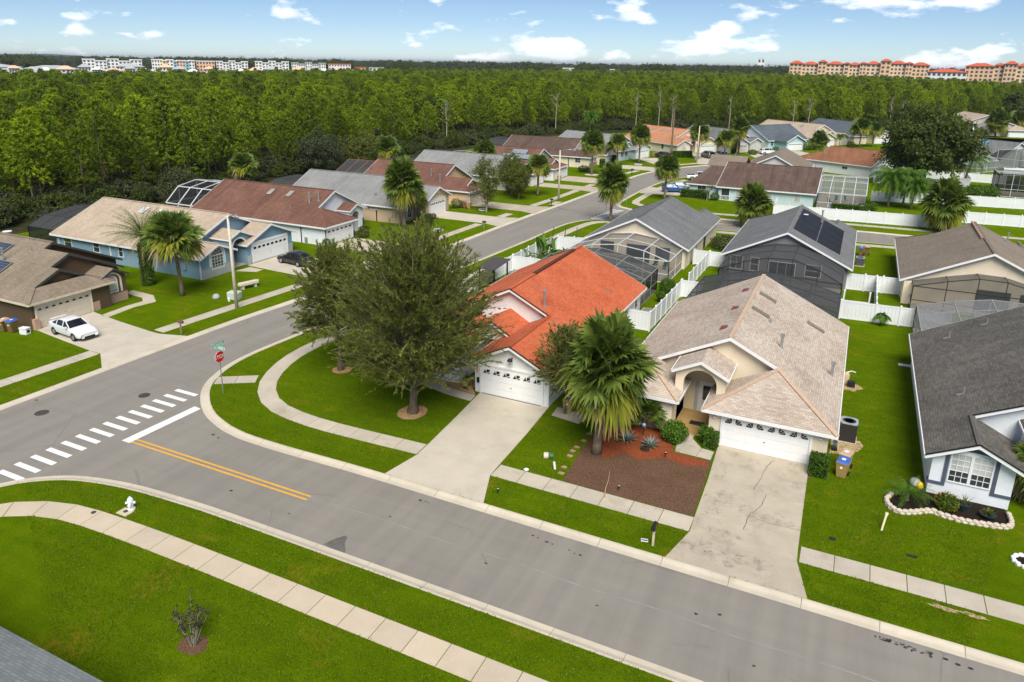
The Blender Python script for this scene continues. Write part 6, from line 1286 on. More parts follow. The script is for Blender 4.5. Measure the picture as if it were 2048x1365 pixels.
# ================================================================== VEHICLES
def paint(name, col, metal=0.0, rough=.28): 
    if name in _mats: return _mats[name]
    m, nt, out = nodes(name); p = princ(nt, out, ramp(nt, noise(nt, pos(nt), 1.5, 3), [(.3, [c*.95 for c in col]), (.7, col)]), rough, .5, metal)
    p.inputs['Coat Weight'].default_value = .6; p.inputs['Coat Roughness'].default_value = .08; _mats[name] = m; return m
CARGLASS = glass_mat('car_glass', (.012, .015, .018), .05, .8)
LAMP_W = flat('headlight_lens', (.62, .64, .66), .1, .7, .3); LAMP_R = flat('taillight_lens', (.35, .01, .012), .2, .6)
def car(label, loc, ang, kind, col, group='cars parked in driveways', cat='car'):
    """x forward. stations along the car give sill, belt line, roof and widths; glass and paint are split afterwards"""
    root = thing({'pickup': 'pickup_truck', 'van': 'minivan'}.get(kind, 'parked_car'), label, cat, (loc[0], loc[1], 0.027), ang, group)
    L = {'sedan': 4.55, 'hatch': 4.15, 'van': 5.0, 'pickup': 5.4, 'suv': 4.6}[kind]; hw = {'sedan': .88, 'hatch': .87, 'van': .97, 'pickup': .96, 'suv': .92}[kind]
    # (x from front 0..1, hood/body top z, roof z or None, width factor, glass?)
    if kind == 'sedan': st = [(0, .62, None, .80), (.03, .70, None, .92), (.10, .78, None, .97), (.27, .92, None, 1), (.30, .94, None, 1), (.44, .96, 1.40, 1), (.50, .97, 1.45, 1), (.60, .98, 1.46, 1), (.70, .99, 1.42, 1), (.76, 1.0, 1.34, 1), (.87, 1.04, None, .99), (.95, 1.04, None, .96), (.985, .98, None, .92), (1, .80, None, .84)]
    elif kind == 'hatch': st = [(0, .62, None, .80), (.03, .72, None, .92), (.10, .82, None, .97), (.24, .94, None, 1), (.27, .96, None, 1), (.40, .98, 1.46, 1), (.50, .99, 1.52, 1), (.65, 1.0, 1.52, 1), (.80, 1.02, 1.48, 1), (.90, 1.04, 1.40, .98), (.97, 1.03, None, .95), (1, .85, None, .88)]
    elif kind == 'suv': st = [(0, .68, None, .82), (.03, .80, None, .93), (.10, .92, None, .97), (.25, 1.02, None, 1), (.28, 1.04, None, 1), (.42, 1.06, 1.58, 1), (.52, 1.07, 1.64, 1), (.66, 1.08, 1.64, 1), (.82, 1.10, 1.58, 1), (.90, 1.10, 1.48, .98), (.97, 1.08, None, .95), (1, .9, None, .88)]
    elif kind == 'van': st = [(0, .70, None, .80), (.03, .82, None, .93), (.10, .94, None, .97), (.20, 1.06, None, 1), (.22, 1.08, None, 1), (.38, 1.10, 1.68, 1), (.50, 1.10, 1.75, 1), (.70, 1.10, 1.76, 1), (.88, 1.10, 1.72, 1), (.95, 1.10, 1.62, .98), (.99, 1.08, None, .95), (1, .9, None, .9)]
    else: st = [(0, .80, None, .84), (.03, .95, None, .94), (.10, 1.02, None, .98), (.24, 1.08, None, 1), (.26, 1.10, None, 1), (.36, 1.12, 1.72, 1), (.42, 1.13, 1.78, 1), (.52, 1.13, 1.78, 1), (.60, 1.13, 1.74, 1), (.63, 1.13, None, 1), (.64, 1.08, None, 1), (.97, 1.08, None, .98), (1, 1.0, None, .94)]
    zb = .20 if kind != 'pickup' else .34
    rows = []
    for x, zt, zr, wf in st:
        w = hw*wf; X = L/2-x*L; lo = zb+(.10 if x in (0, 1) else 0)
        top = zr if zr else zt+.03
        rw = w*.72 if zr else w*.80
        rows.append([(X, w*.90, lo), (X, w, lo+.16), (X, w*1.0, (lo+zt)/2+.05), (X, w*.965, zt-.03), (X, (w*.93 if zr else w*.90), zt), (X, rw if zr else w*.72, (top-.05) if zr else zt+.02), (X, rw*.82 if zr else w*.4, top-.005 if zr else zt+.028), (X, 0, top)])
    n = len(rows[0]); body, glass = MB(), MB()
    def cabin(i): return st[i][2] is not None
    for sgn in (1, -1):
        for i in range(len(rows)-1):
            for j in range(n-1):
                q = [rows[i][j], rows[i][j+1], rows[i+1][j+1], rows[i+1][j]]; q = [(x, y*sgn, z) for x, y, z in q][::sgn]
                c0, c1 = cabin(i), cabin(i+1)
                g = (j == 4 and c0 and c1) or (c0 != c1 and j >= 4 and not (kind == 'pickup' and False))
                (glass if g else body).poly(q)
    for i in (0, len(rows)-1): body.poly([(x, y, z) for x, y, z in rows[i]]+[(x, -y, z) for x, y, z in rows[i][::-1]])
    body.poly([(r[0][0], r[0][1], r[0][2]) for r in rows]+[(r[0][0], -r[0][1], r[0][2]) for r in rows[::-1]])
    for mm_, nm_, mt_ in ((body, 'body', col), (glass, 'windows', CARGLASS)):
        o_ = mm_.build(nm_, mt_, root, True); w_ = o_.modifiers.new('weld', 'WELD'); w_.merge_threshold = .0005; o_.modifiers.new('round', 'SUBSURF').render_levels = 2
    # pillars
    pm = MB()
    cab = [i for i in range(len(st)) if cabin(i)]
    for i in cab[1:-1:2] if len(cab) > 3 else cab[1:2]:
        for s in (1, -1):
            a, c = Vector(rows[i][4]), Vector(rows[i][5]); a.y *= s; c.y *= s; pm.beam(a+Vector((0, s*.012, 0)), c+Vector((0, s*.012, 0)), .09, .02)
    i0, i1 = cab[0], cab[-1]
    for i, k in ((i0, i0-1), (i1, min(i1+1, len(st)-1))):
        for s in (1, -1):
            a, c = Vector(rows[k][4]), Vector(rows[i][5]); a.y *= s; c.y *= s; pm.beam(a, c, .07, .05)
    pm.build('pillars', col, root)
    if kind == 'pickup':
        x1, x2 = L/2-.645*L, L/2-.965*L; MB().box(x2, x1, -hw*.80, hw*.80, 1.085, 1.118).build('bed_cover', M['black_metal'], root)
    # wheels
    r = .32 if kind in ('sedan', 'hatch') else .36
    if kind == 'pickup': r = .40
    for fx in (.19, .80 if kind != 'pickup' else .79):
        for s in (1, -1):
            X = L/2-fx*L; y = s*(hw-.01)
            tyre = MB().cyl((X, y-s*.20, r), (X, y+s*.012, r), r, n=20).build('wheel', M['rubber'], root)
            MB().cyl((X, y+s*.005, r), (X, y+s*.022, r), r*.66, r*.6, n=14).build('rim', M['galv'], tyre)
            ar = MB(); nn = 14
            for k in range(nn):
                a0, a1 = -.15+(PI+.3)*k/nn, -.15+(PI+.3)*(k+1)/nn; ra, rb = r*1.02, r*1.16
                ar.poly([(X+ra*math.cos(a0), y+s*.006, r+ra*math.sin(a0)), (X+rb*math.cos(a0), y+s*.006, r+rb*math.sin(a0)), (X+rb*math.cos(a1), y+s*.006, r+rb*math.sin(a1)), (X+ra*math.cos(a1), y+s*.006, r+ra*math.sin(a1))])
            ar.build('wheel_arch', M['black_metal'], root)
    zf = st[1][1]
    for s in (1, -1):
        m = MB(); X = L/2; m.prism([(X-.04, s*hw*.55, zf-.14), (X-.20, s*hw*.90, zf-.10), (X-.34, s*hw*.93, zf+.02), (X-.12, s*hw*.60, zf-.02)], (.02, s*.02, .03)); m.build('headlight', LAMP_W, root)
        m = MB(); m.box(-L/2+.0, -L/2+.10, min(s*hw*.58, s*hw*.90), max(s*hw*.58, s*hw*.90), st[-2][1]-.22, st[-2][1]-.06); m.build('taillight', LAMP_R, root)
        mm = MB(); Xm = L/2-(st[[i for i in range(len(st)) if cabin(i)][0]][0]-.09)*L; mm.box(Xm-.10, Xm+.06, min(s*hw*.97, s*(hw+.16)), max(s*hw*.97, s*(hw+.16)), st[4][1]+.02, st[4][1]+.15); mm.build('mirror', col, root)
        hh_ = MB()
        for fx in (.47, .62): Xh = L/2-fx*L; hh_.box(Xh-.09, Xh+.06, min(s*hw*.995, s*(hw+.018)), max(s*hw*.995, s*(hw+.018)), st[4][1]-.14, st[4][1]-.11)
        hh_.build('door_handles', col, root)
    MB().box(L/2-.05, L/2+.012, -hw*.48, hw*.48, .30+zb-.2, .42+zb-.2).build('grille', M['black_metal'], root)
    MB().box(L/2-.09, L/2-.005, -hw*.4, hw*.4, zf-.17, zf-.11).build('upper_grille', M['black_metal'], root)
    MB().box(-L/2-.012, -L/2+.05, -.26, .26, .55, .68).build('licence_plate', M['sign_white'], root)
    return root
c = car('white sedan parked before the brown house', (-56.5, 35.1), R(-5), 'sedan', paint('white_car_paint', (.80, .80, .80)))
sp = MB().box(-2.22, -1.95, -.62, .62, 1.16, 1.19); sp.box(-2.15, -2.05, -.55, -.50, 1.03, 1.16); sp.box(-2.15, -2.05, .50, .55, 1.03, 1.16); sp.build('spoiler', _mats['white_car_paint'], c)
car('black sedan parked before the light blue house', (-55.8, 60.75), R(172), 'sedan', paint('black_car_paint', (.012, .013, .015)))
car('blue hatchback in front of the pale blue house', (-29.9, 130.9), R(20), 'hatch', paint('blue_car_paint', (.035, .13, .34), .3))
car('silver blue sedan behind the blue hatchback', (-29.2, 134.2), R(15), 'sedan', paint('silver_blue_paint', (.30, .38, .46), .5))
car('white pickup truck beside the dark brown roof', (-28.6, 147.6), R(20), 'pickup', _mats['white_car_paint'], cat='pickup truck')
car('grey minivan on the driveway of the orange roofed house', (-34.6, 186.6), R(125), 'van', paint('grey_van_paint', (.16, .165, .16), .4), cat='minivan')
car('white minivan right of the grey minivan', (-31.9, 188.6), R(125), 'van', _mats['white_car_paint'], cat='minivan')
car('dark car behind the palm left of the clipped hedge', (-44.4, 179.9), R(140), 'suv', paint('dark_grey_paint', (.02, .021, .024)))
car('white hatchback before the aqua house', (-22.3, 203.0), R(40), 'suv', _mats['white_car_paint'])
# ================================================================== VEGETATION
rng = np.random.default_rng(11)
def unit(v): return v/np.maximum(np.linalg.norm(v, axis=-1, keepdims=True), 1e-9)
def np_mesh(name, V, Fq, mat, smooth=False):
    """V (n,3), Fq (m,4) quads (or (m,3) triangles)"""
    me = bpy.data.meshes.new(name); V = np.asarray(V, np.float32); Fq = np.asarray(Fq, np.int32); k = Fq.shape[1]
    me.vertices.add(len(V)); me.vertices.foreach_set('co', V.ravel()); me.loops.add(Fq.size); me.loops.foreach_set('vertex_index', Fq.ravel())
    me.polygons.add(len(Fq)); me.polygons.foreach_set('loop_start', np.arange(0, Fq.size, k, dtype=np.int32)); me.polygons.foreach_set('loop_total', np.full(len(Fq), k, np.int32))
    me.update(calc_edges=True); me.validate(); me.materials.append(mat); return me
def leaves(C, D, Nn, Ln, Wd, bend=.0):
    """rhombic leaf quads: C base, D direction, Nn normal, Ln length, Wd width"""
    D = unit(D); S = unit(np.cross(D, Nn)); Ln = np.asarray(Ln)[:, None]; Wd = np.asarray(Wd)[:, None]
    n = len(C); V = np.empty((n, 4, 3)); V[:, 0] = C; V[:, 1] = C+D*Ln*.45+S*Wd*.5; V[:, 2] = C+D*Ln+np.array([0, 0, -1])*Ln*bend; V[:, 3] = C+D*Ln*.45-S*Wd*.5
    return V.reshape(-1, 3), np.arange(4*n).reshape(n, 4)
def rdir(n, g=None):
    g = g or rng; v = g.normal(size=(n, 3)); return unit(v)
LF = {}
M['bark_twig'] = bark_mat('pale_twigs', (.17, .15, .09), (.30, .27, .17), 5)
LF['palm'] = leaf_mat('palm_fronds', [(0, (.060, .105, .016)), (.5, (.115, .175, .026)), (1, (.21, .26, .05))], .34)
LF['palm_dead'] = leaf_mat('dry_fronds', [(0, (.16, .105, .055)), (.6, (.30, .215, .115)), (1, (.40, .31, .17))], .15)
LF['palm_yellow'] = leaf_mat('yellowing_fronds', [(0, (.14, .19, .018)), (.5, (.25, .28, .03)), (1, (.40, .36, .05))], .38)
LF['feather'] = leaf_mat('olive_fine_leaves', [(0, (.105, .122, .028)), (.45, (.175, .195, .045)), (.85, (.25, .265, .07)), (1, (.32, .42, .05))], .5)
LF['pine'] = leaf_mat('pine_needles', [(0, (.115, .175, .010)), (.5, (.20, .285, .014)), (1, (.33, .42, .022))], .5, obj_var=.40)
LF['oak'] = leaf_mat('oak_leaves', [(0, (.040, .062, .012)), (.5, (.075, .108, .02)), (1, (.13, .165, .035))], .42, obj_var=.15)
LF['bright'] = leaf_mat('bright_green_leaves', [(0, (.040, .105, .008)), (.5, (.080, .175, .012)), (1, (.15, .26, .03))], .35)
LF['yellowgreen'] = leaf_mat('yellow_green_leaves', [(0, (.055, .085, .014)), (.5, (.11, .14, .022)), (1, (.21, .20, .03))], .35)
LF['hedge'] = leaf_mat('hedge_leaves', [(0, (.030, .080, .006)), (.5, (.070, .150, .010)), (1, (.14, .23, .025))], .3)
LF['agave'] = leaf_mat('agave_leaves', [(0, (.13, .17, .16)), (1, (.24, .29, .27))], .1)
LF['cordyline'] = leaf_mat('maroon_leaves', [(0, (.020, .022, .012)), (.6, (.055, .042, .022)), (1, (.12, .08, .035))], .2)
LF['grey_green'] = leaf_mat('grey_green_scrub', [(0, (.040, .055, .022)), (.5, (.075, .092, .040)), (1, (.12, .135, .065))], .25, obj_var=.15)
LF['brown'] = leaf_mat('brown_dry_foliage', [(0, (.09, .055, .03)), (1, (.20, .13, .08))], .2)

# ---- fan palms (sabal): three mesh variants, copied
def sabal_meshes(seed, R_=2.3, n_leaf=46, skirt=.35, tall=1.15, wide=.72):
    g = np.random.default_rng(seed); VS = {k: ([], []) for k in ('g', 'y', 'd')}
    for i in range(n_leaf):
        az = i*2.39996+g.uniform(-.2, .2); t = (i+.5)/n_leaf
        el = math.asin(1-t*(1.0+skirt*1.05)) if 1-t*(1+skirt*1.05) > -1 else -1.2
        el += g.uniform(-.1, .1); q_ = t+g.uniform(-.22, .22); kind = 'g' if q_ < .70 else ('y' if q_ < .92 else 'd')
        d = np.array([math.cos(az)*math.cos(el), math.sin(az)*math.cos(el), math.sin(el)*tall])
        pet = R_*g.uniform(.30, .58); c = d*pet*np.array([1, 1, 1]); c[2] -= .10*R_*(1-abs(d[2]))
        side = unit(np.cross(d, [0, 0, 1.0])+1e-3); nrm = unit(np.cross(side, d)); ro = g.uniform(-1.15, 1.15); side, nrm = side*math.cos(ro)+nrm*math.sin(ro), nrm*math.cos(ro)-side*math.sin(ro); nb = 19; L = R_*(.44+.12*g.random())
        if kind == 'd': nb = 11; L *= .9
        V, Fc = VS[kind]
        # petiole
        b = len(V); w = .022*R_; V += [d*.10*R_-side*w, d*.10*R_+side*w, c+side*w*.7, c-side*w*.7]; Fc.append((b, b+1, b+2, b+3))
        for k in range(nb):
            a = (k/(nb-1)-.5)*R(215); dd = d*math.cos(a)+side*math.sin(a); dd = unit(dd+nrm*.16*abs(math.sin(a))+g.normal(0, .05, 3)); s2 = unit(np.cross(dd, nrm)); l = L*(1-.22*abs(a)/R(107))*g.uniform(.88, 1.08); w = .085*R_
            droop = (.30 if kind == 'g' else .55 if kind == 'y' else .85)*l*g.uniform(.7, 1.2)
            m_ = c+dd*l*.55-np.array([0, 0, droop*.22]); e = c+dd*l-np.array([0, 0, droop])
            b = len(V); V += [c-s2*w*.25, c+s2*w*.25, m_+s2*w*.5, m_-s2*w*.5, e+s2*w*.04, e-s2*w*.04]; Fc += [(b, b+1, b+2, b+3), (b+3, b+2, b+4, b+5)]
    for i in range(14):          # hanging dead fronds under the crown
        az = g.uniform(0, 2*PI); d = np.array([math.cos(az), math.sin(az), 0]); c = d*.22*R_*g.uniform(.6, 1.4)-np.array([0, 0, .12*R_]); V, Fc = VS['d']; side = np.array([-d[1], d[0], 0])
        for k in range(9):
            a = (k/8-.5)*1.5; dd = unit(np.array([d[0]*.35, d[1]*.35, -1])+side*math.sin(a)*.6+g.normal(0, .08, 3)); l = R_*g.uniform(.35, .62)*(.5+skirt); w = .03*R_; s2 = unit(np.cross(dd, d)); b = len(V); V += [c-s2*w*.3, c+s2*w*.3, c+dd*l+s2*w*.15, c+dd*l-s2*w*.15]; Fc.append((b, b+1, b+2, b+3))
    return {k: np_mesh('fronds', np.array(v), np.array(f), LF[{'g': 'palm', 'y': 'palm_yellow', 'd': 'palm_dead'}[k]]) for k, (v, f) in VS.items()}
SAB = [sabal_meshes(1, skirt=.55, n_leaf=90, tall=1.15), sabal_meshes(2, skirt=.40, n_leaf=80), sabal_meshes(3, skirt=.60, n_leaf=90, tall=1.25), sabal_meshes(5, skirt=.85, n_leaf=120, tall=1.35)]
def trunk_mesh(hh, r0, r1, lean=(0, 0), rings=9, flare=1.35, boots=0, seed=0):
    r_ = random.Random(seed); P, Rd = [], []
    for k in range(rings+1):
        t = k/rings; P.append((lean[0]*t**1.4, lean[1]*t**1.4, hh*t)); Rd.append((r0+(r1-r0)*t)*(flare if k == 0 else 1)*(1+r_.uniform(-.05, .05)))
    m = MB().tube(P, Rd, 10)
    for k in range(boots):       # split leaf bases left on the trunk
        a = k*2.4; z = hh*(.45+.55*k/boots); i = min(rings-1, int(z/hh*rings)); c = Vector(P[i]); rr = Rd[i]; d = Vector((math.cos(a), math.sin(a), 0)); s = Vector((-d.y, d.x, 0)); b = c+d*rr*.7; b.z = z
        m.add([b-s*.06, b+s*.06, b+d*.22+s*.035+Vector((0, 0, .30)), b+d*.22-s*.035+Vector((0, 0, .30)), b+d*.05+Vector((0, 0, .02))], [(0, 1, 2, 3), (0, 4, 1)])
    me = mesh_from('trunk', m.v, m.f, True); me.materials.append(M['bark_palm']); return me
def fan_palm(label, loc, hh, crown_w, v=0, lean=(0, 0), tr=.17, boots=0, rz=0):
    root = thing('fan_palm', label, 'palm tree', (loc[0], loc[1], 0), rz, 'fan palms')
    s = crown_w/2/2.05; ch = hh-crown_w*.47
    obj('trunk', trunk_mesh(ch+.1, tr*1.1, tr*.9, lean, boots=boots, seed=int(hh*10)), None, root)
    for k, nm in (('g', 'crown'), ('y', 'lower_fronds'), ('d', 'dry_fronds')):
        o = obj(nm, SAB[v][k], None, root); o.location = (lean[0], lean[1], ch); o.scale = (s, s, s*1.05)
    return root
fan_palm('tall full fan palm with yellowing skirt at the front of the mulch bed', (-11.7, 36.75), 8.2, 5.3, 3, (.35, .15), .24, 26)
fan_palm('slender fan palm on the lawn before the light blue house', (-57.4, 46.7), 8.4, 5.3, 1, (.3, -.55), .17)
fan_palm('big fan palm with dry skirt hiding the tan house front', (-55.8, 82.6), 9.2, 5.6, 3, (0, 0), .22, 12)
fan_palm('short dark fan palm beside the tan garage', (-57.0, 87.3), 5.2, 3.8, 1)
fan_palm('fan palm with long dry skirt on the corner by the far crosswalk', (-31.8, 100.6), 8.3, 4.9, 3, (0, 0), .20, 10)
fan_palm('fan palm on the corner lawn before the pale blue house', (-29.3, 122.3), 7.5, 4.2, 2, (.1, 0), .18, 8)
fan_palm('low round fan palm on the near side of the second street', (-12.9, 107.2), 5.9, 5.2, 3, (0, 0), .22)
fan_palm('fan palm standing before the long white fence', (11.7, 117.0), 7.2, 6.2, 3, (0, 0), .23, 10)
fan_palm('fan palm right of the yellow green street trees', (-49.7, 114.9), 7.2, 4.4, 1, (0, 0), .18)
fan_palm('fan palm in the white ring before the cream and brick house', (-50.0, 143.5), 9.0, 5.0, 2, (0, 0), .17)
fan_palm('fan palm left of the pale blue garage', (-49.9, 160.2), 7.2, 4.5, 1, (0, 0), .17)
fan_palm('fan palm before the pale blue garage', (-46.6, 166.8), 8.7, 4.8, 2, (0, 0), .18)
fan_palm('fan palm beside the street lamp on the bend', (-36.1, 181.8), 9.0, 4.8, 2, (0, 0), .18)
fan_palm('fan palm right of the white minivan', (-30.2, 184.6), 7.2, 4.9, 1, (0, 0), .18)
fan_palm('tall fan palm beside the dark cypress', (-29.2, 197.2), 9.8, 5.2, 3, (0, 0), .2)
fan_palm('young palm with grey skirt before the tan roofed house', (-10.9, 222.4), 5.0, 5.0, 3, (0, 0), .35)
fan_palm('left one of two palms beyond the rust roof', (-.8, 236.5), 8.4, 6.0, 1); fan_palm('right one of two palms beyond the rust roof', (2.6, 240.5), 7.2, 5.0, 1)
fan_palm('fan palm before the long beige house', (40.7, 300.1), 9.2, 7.2, 3, (0, 0), .25); fan_palm('fan palm at the right frame edge beyond the long beige house', (50.5, 325), 8.2, 7.6, 1)
fan_palm('fan palm at the edge of the white house drive, right frame edge', (10.75, 42.6), 3.4, 3.2, 2)
fan_palm('bright young palm at the pine edge behind the brown roof', (-100.2, 97.6), 6.0, 5.2, 1, (0, 0), .16); fan_palm('palm at the pine edge behind the first grey roof', (-96.0, 136.0), 6.2, 6.6, 1, (0, 0), .2); fan_palm('fan palm behind the solar panel house', (-66.0, 126.2), 7.6, 4.6, 2)
fan_palm('fan palm left of the oak by the far houses', (22.8, 268), 8.5, 5.0, 2)

# ---- feather palms
def pinnate(n_frond, L, seed, up=(.15, 1.35), droop=.6, leaflet=.42, mat='palm', n_seg=12, wfac=.05):
    g = np.random.default_rng(seed); V, Fc = [], []
    for i in range(n_frond):
        az = i*2.39996+g.uniform(-.25, .25); t = (i+.5)/n_frond; el = up[1]+(up[0]-up[1])*t+g.uniform(-.1, .1); l = L*g.uniform(.88, 1.08); p = np.array([0, 0, 0.0]); prev = None
        h = np.array([math.cos(az), math.sin(az), 0]); sd = np.array([-h[1], h[0], 0])
        for k in range(n_seg):
            e = el-droop*(k/n_seg)**1.3*2.0; d = h*math.cos(e)+np.array([0, 0, math.sin(e)]); q = p+d*l/n_seg; w = .022*L*(1-k/n_seg*.8)
            b = len(V); V += [p-sd*w*.5, p+sd*w*.5, q+sd*w*.4, q-sd*w*.4]; Fc.append((b, b+1, b+2, b+3))
            if k >= 1:
                for s in (-1, 1):
                    for o in (.25, .75):
                        c = p+(q-p)*o; ll = leaflet*L*.42*math.sin(PI*min(1, (k+o)/n_seg*.92+.08))**.6*g.uniform(.85, 1.1); dd = unit(sd*s*.8+d*.55+np.array([0, 0, -.42-.5*droop])+g.normal(0, .06, 3)); s2 = unit(np.cross(dd, sd+1e-3)); w2 = wfac*L*.5; b = len(V)
                        V += [c-d*w2*.4, c+d*w2*.4, c+dd*ll+d*w2*.1, c+dd*ll-d*w2*.1]; Fc.append((b, b+1, b+2, b+3))
            p = q
    return np_mesh('fronds', np.array(V), np.array(Fc), LF[mat])
def feather_palm(label, loc, hh, mesh, tr=.16, lean=(0, 0), smooth_trunk=True, s=1.0, extra=None, group=None):
    root = thing('feather_palm', label, 'palm tree', (loc[0], loc[1], 0), 0, group); obj('trunk', trunk_mesh(hh, tr, tr*.75, lean, seed=int(loc[0]*7)), None, root)
    o = obj('crown', mesh, None, root); o.location = (lean[0], lean[1], hh); o.scale = (s, s, s)
    if extra: o = obj('dry_fronds', extra, None, root); o.location = (lean[0], lean[1], hh); o.scale = (s, s, s)
    return root
ph = feather_palm('date palm with ivy wrapped trunk beside the light blue house', (-63.2, 47.6), 5.0, pinnate(46, 3.9, 31, (.0, 1.35), .42, .34, 'palm', 12, .03), .34, extra=pinnate(9, 3.2, 32, (-.9, -.4), .3, .3, 'palm_dead', 9, .03))
g_ = np.random.default_rng(5); n_ = 2600; az_ = g_.uniform(0, 2*PI, n_); z_ = g_.uniform(.1, 4.4, n_); C_ = np.c_[np.cos(az_)*(.42+.1*g_.random(n_)), np.sin(az_)*(.42+.1*g_.random(n_)), z_]; D_ = unit(np.c_[np.cos(az_), np.sin(az_), -.6+0*az_]+g_.normal(0, .5, (n_, 3)))
obj('ivy', np_mesh('ivy', *leaves(C_, D_, rdir(n_, g_), g_.uniform(.14, .30, n_), g_.uniform(.08, .16, n_)), LF['hedge']), None, ph)
q_me = pinnate(46, 3.6, 41, (-.3, 1.35), .95, .60, 'bright', 14, .075)
for (x, y, hh, s), l_ in zip(((5.2, 134.6, 4.6, 1.05), (7.4, 136.0, 4.4, 1.0), (8.6, 134.2, 3.6, .85)), ('left one of the drooping queen palms before the white fence', 'middle one of the drooping queen palms before the white fence', 'right one of the drooping queen palms before the white fence')): feather_palm(l_, (x, y), hh, q_me, .18, (.2, 0), s=s*1.12, group='queen palms')
feather_palm('coconut palm with curved fronds behind the white fence', (18.8, 165.9), 5.4, pinnate(22, 4.2, 44, (-.3, 1.15), .85, .46, 'bright', 14, .06), .2, (.9, 0), s=1.0)
feather_palm('very tall palm left of the orange roofed house front', (-44.1, 187.7), 12.6, pinnate(16, 2.6, 47, (-.4, 1.1), .9, .5, 'yellowgreen', 10, .05), .24)
feather_palm('feathery palm behind the grey roof of the pale blue house', (-72.5, 205), 7.5, q_me, .15, s=.95)
feather_palm('small slim palm before the tan roofed house', (-5.8, 222), 4.0, q_me, .1, s=.42)

# ---- broadleaf trees
def limb_skeleton(g, base, n_limb, hh, rad, z0):
    """trunk and limbs; returns tube list [(path, radii)]"""
    out = []; top = np.array([0, 0, hh*.62]); out.append(([np.array([0, 0, 0]), np.array([.04, .02, z0*.5]), np.array([0, 0, z0]), top], [base*1.35, base, base*.85, base*.28]))
    for i in range(n_limb):
        az = i*2.39996+g.uniform(-.3, .3); zs = z0+(top[2]-z0)*g.random()**1.2; el = g.uniform(.35, 1.1); l = rad*g.uniform(.65, .95); d = np.array([math.cos(az)*math.cos(el), math.sin(az)*math.cos(el), math.sin(el)]); s = np.array([0, 0, zs]); m = s+d*l*.5+np.array([0, 0, .06*l]); e = s+d*l+np.array([0, 0, .22*l]); r0 = base*.42
        out.append(([s, m, e], [r0, r0*.6, r0*.2]))
        for k in range(3): a2 = d+g.normal(0, .45, 3); a2[2] = abs(a2[2])*.8; p = s+(e-s)*g.uniform(.4, .8); out.append(([p, p+unit(a2)*l*.45], [r0*.35, r0*.1]))
    return out
def wood(tubes, mat, name='trunk'):
    m = MB()
    for P, Rd in tubes: m.tube([tuple(p) for p in P], Rd, 7 if Rd[0] > .08 else 5, False)
    me = mesh_from(name, m.v, m.f, True); me.materials.append(mat); return me
def blob_leaves(g, n_clump, per, cen, rad, clump_r, ll, ww, flat_=.9, shell=.55):
    """leaf quads in clumps spread through an ellipsoid, denser to the outside"""
    d = rdir(n_clump, g); rr = (shell+(1-shell)*g.random(n_clump)**.6); ph_ = g.uniform(0, 6, 4); lob = 1+.17*np.sin(3*d[:, 0]+ph_[0])*np.cos(4*d[:, 1]+ph_[1])+.13*np.sin(6*d[:, 2]+5*d[:, 0]+ph_[2])+.10*np.sin(9*d[:, 1]+ph_[3]); cc = cen+d*(rr*lob)[:, None]*rad*g.uniform(.84, 1.1, (n_clump, 1)); cr = clump_r*g.uniform(.6, 1.35, n_clump)
    C = np.repeat(cc, per, 0)+rdir(n_clump*per, g)*np.repeat(cr, per)[:, None]*(g.random((n_clump*per, 1))**.45)*np.array([1, 1, flat_]); n = len(C)
    out = unit((C-cen)/rad); D = unit(out*.5+rdir(n, g)*.9); Nn = unit(out+rdir(n, g)*.8); Nn = unit(Nn+np.array([0, 0, .5]))
    return leaves(C, D, Nn, g.uniform(.7, 1.3, n)*ll, g.uniform(.7, 1.3, n)*ww, .12)
def broad_tree(label, loc, hh, width, mat, seed, n_clump=260, per=46, clump=.8, ll=.34, ww=.22, z0=2.0, base=.3, cen_z=.62, flat_=1.0, bark='bark', cat='tree', name='broadleaf_tree', rz=None, group=None):
    g = np.random.default_rng(seed); root = thing(name, label, cat, (loc[0], loc[1], 0), 0, group); rad = np.array([width/2, width/2, hh*(1-cen_z)])*.92; cen = np.array([0, 0, hh*cen_z])
    obj('trunk', wood(limb_skeleton(g, base, 8, hh, width*.45, z0), M[bark]), None, root); obj('crown', np_mesh('crown', *blob_leaves(g, n_clump, per, cen, rad, clump, ll, ww, flat_), LF[mat]), None, root); return root
broad_tree('spreading dark oak in the middle distance at the right', (11.4, 161.4), 14.6, 16.0, 'oak', 71, 620, 46, 1.25, .55, .34, 3.4, .55, .60)
broad_tree('dense oak behind the tan roofed house row, right side', (12.5, 268), 10.5, 11.0, 'oak', 73, 240, 40, 1.1, .6, .4, 2, .3)
broad_tree('slim street tree with thin crown before the peach house', (-50.9, 97.9), 8.6, 5.0, 'yellowgreen', 74, 200, 44, .62, .22, .11, 2.3, .13, .60, bark='bark_pale')
broad_tree('yellow green street tree left of the solar panel house', (-53.4, 112.0), 7.8, 5.6, 'yellowgreen', 75, 240, 46, .66, .22, .12, 2.0, .15, .60); broad_tree('smaller yellow green street tree beside the fan palm', (-50.9, 109.6), 6.2, 3.8, 'yellowgreen', 76, 150, 44, .55, .22, .12, 1.6, .1, .62)
broad_tree('grey green tree at the pine edge behind the grey roofed tan house', (-99.0, 117), 8.2, 9.5, 'grey_green', 77, 240, 44, .95, .34, .2, 1.8, .2, .55); broad_tree('yellow green tree at the pine edge beside the grey green one', (-96.5, 127), 7.0, 8.5, 'yellowgreen', 78, 220, 44, .9, .34, .2, 1.6, .18, .55); broad_tree('dark evergreen at the pine edge above the peach house', (-112.0, 178.0), 12.5, 9.5, 'oak', 79, 260, 44, 1.0, .45, .28, 2, .25, .58)
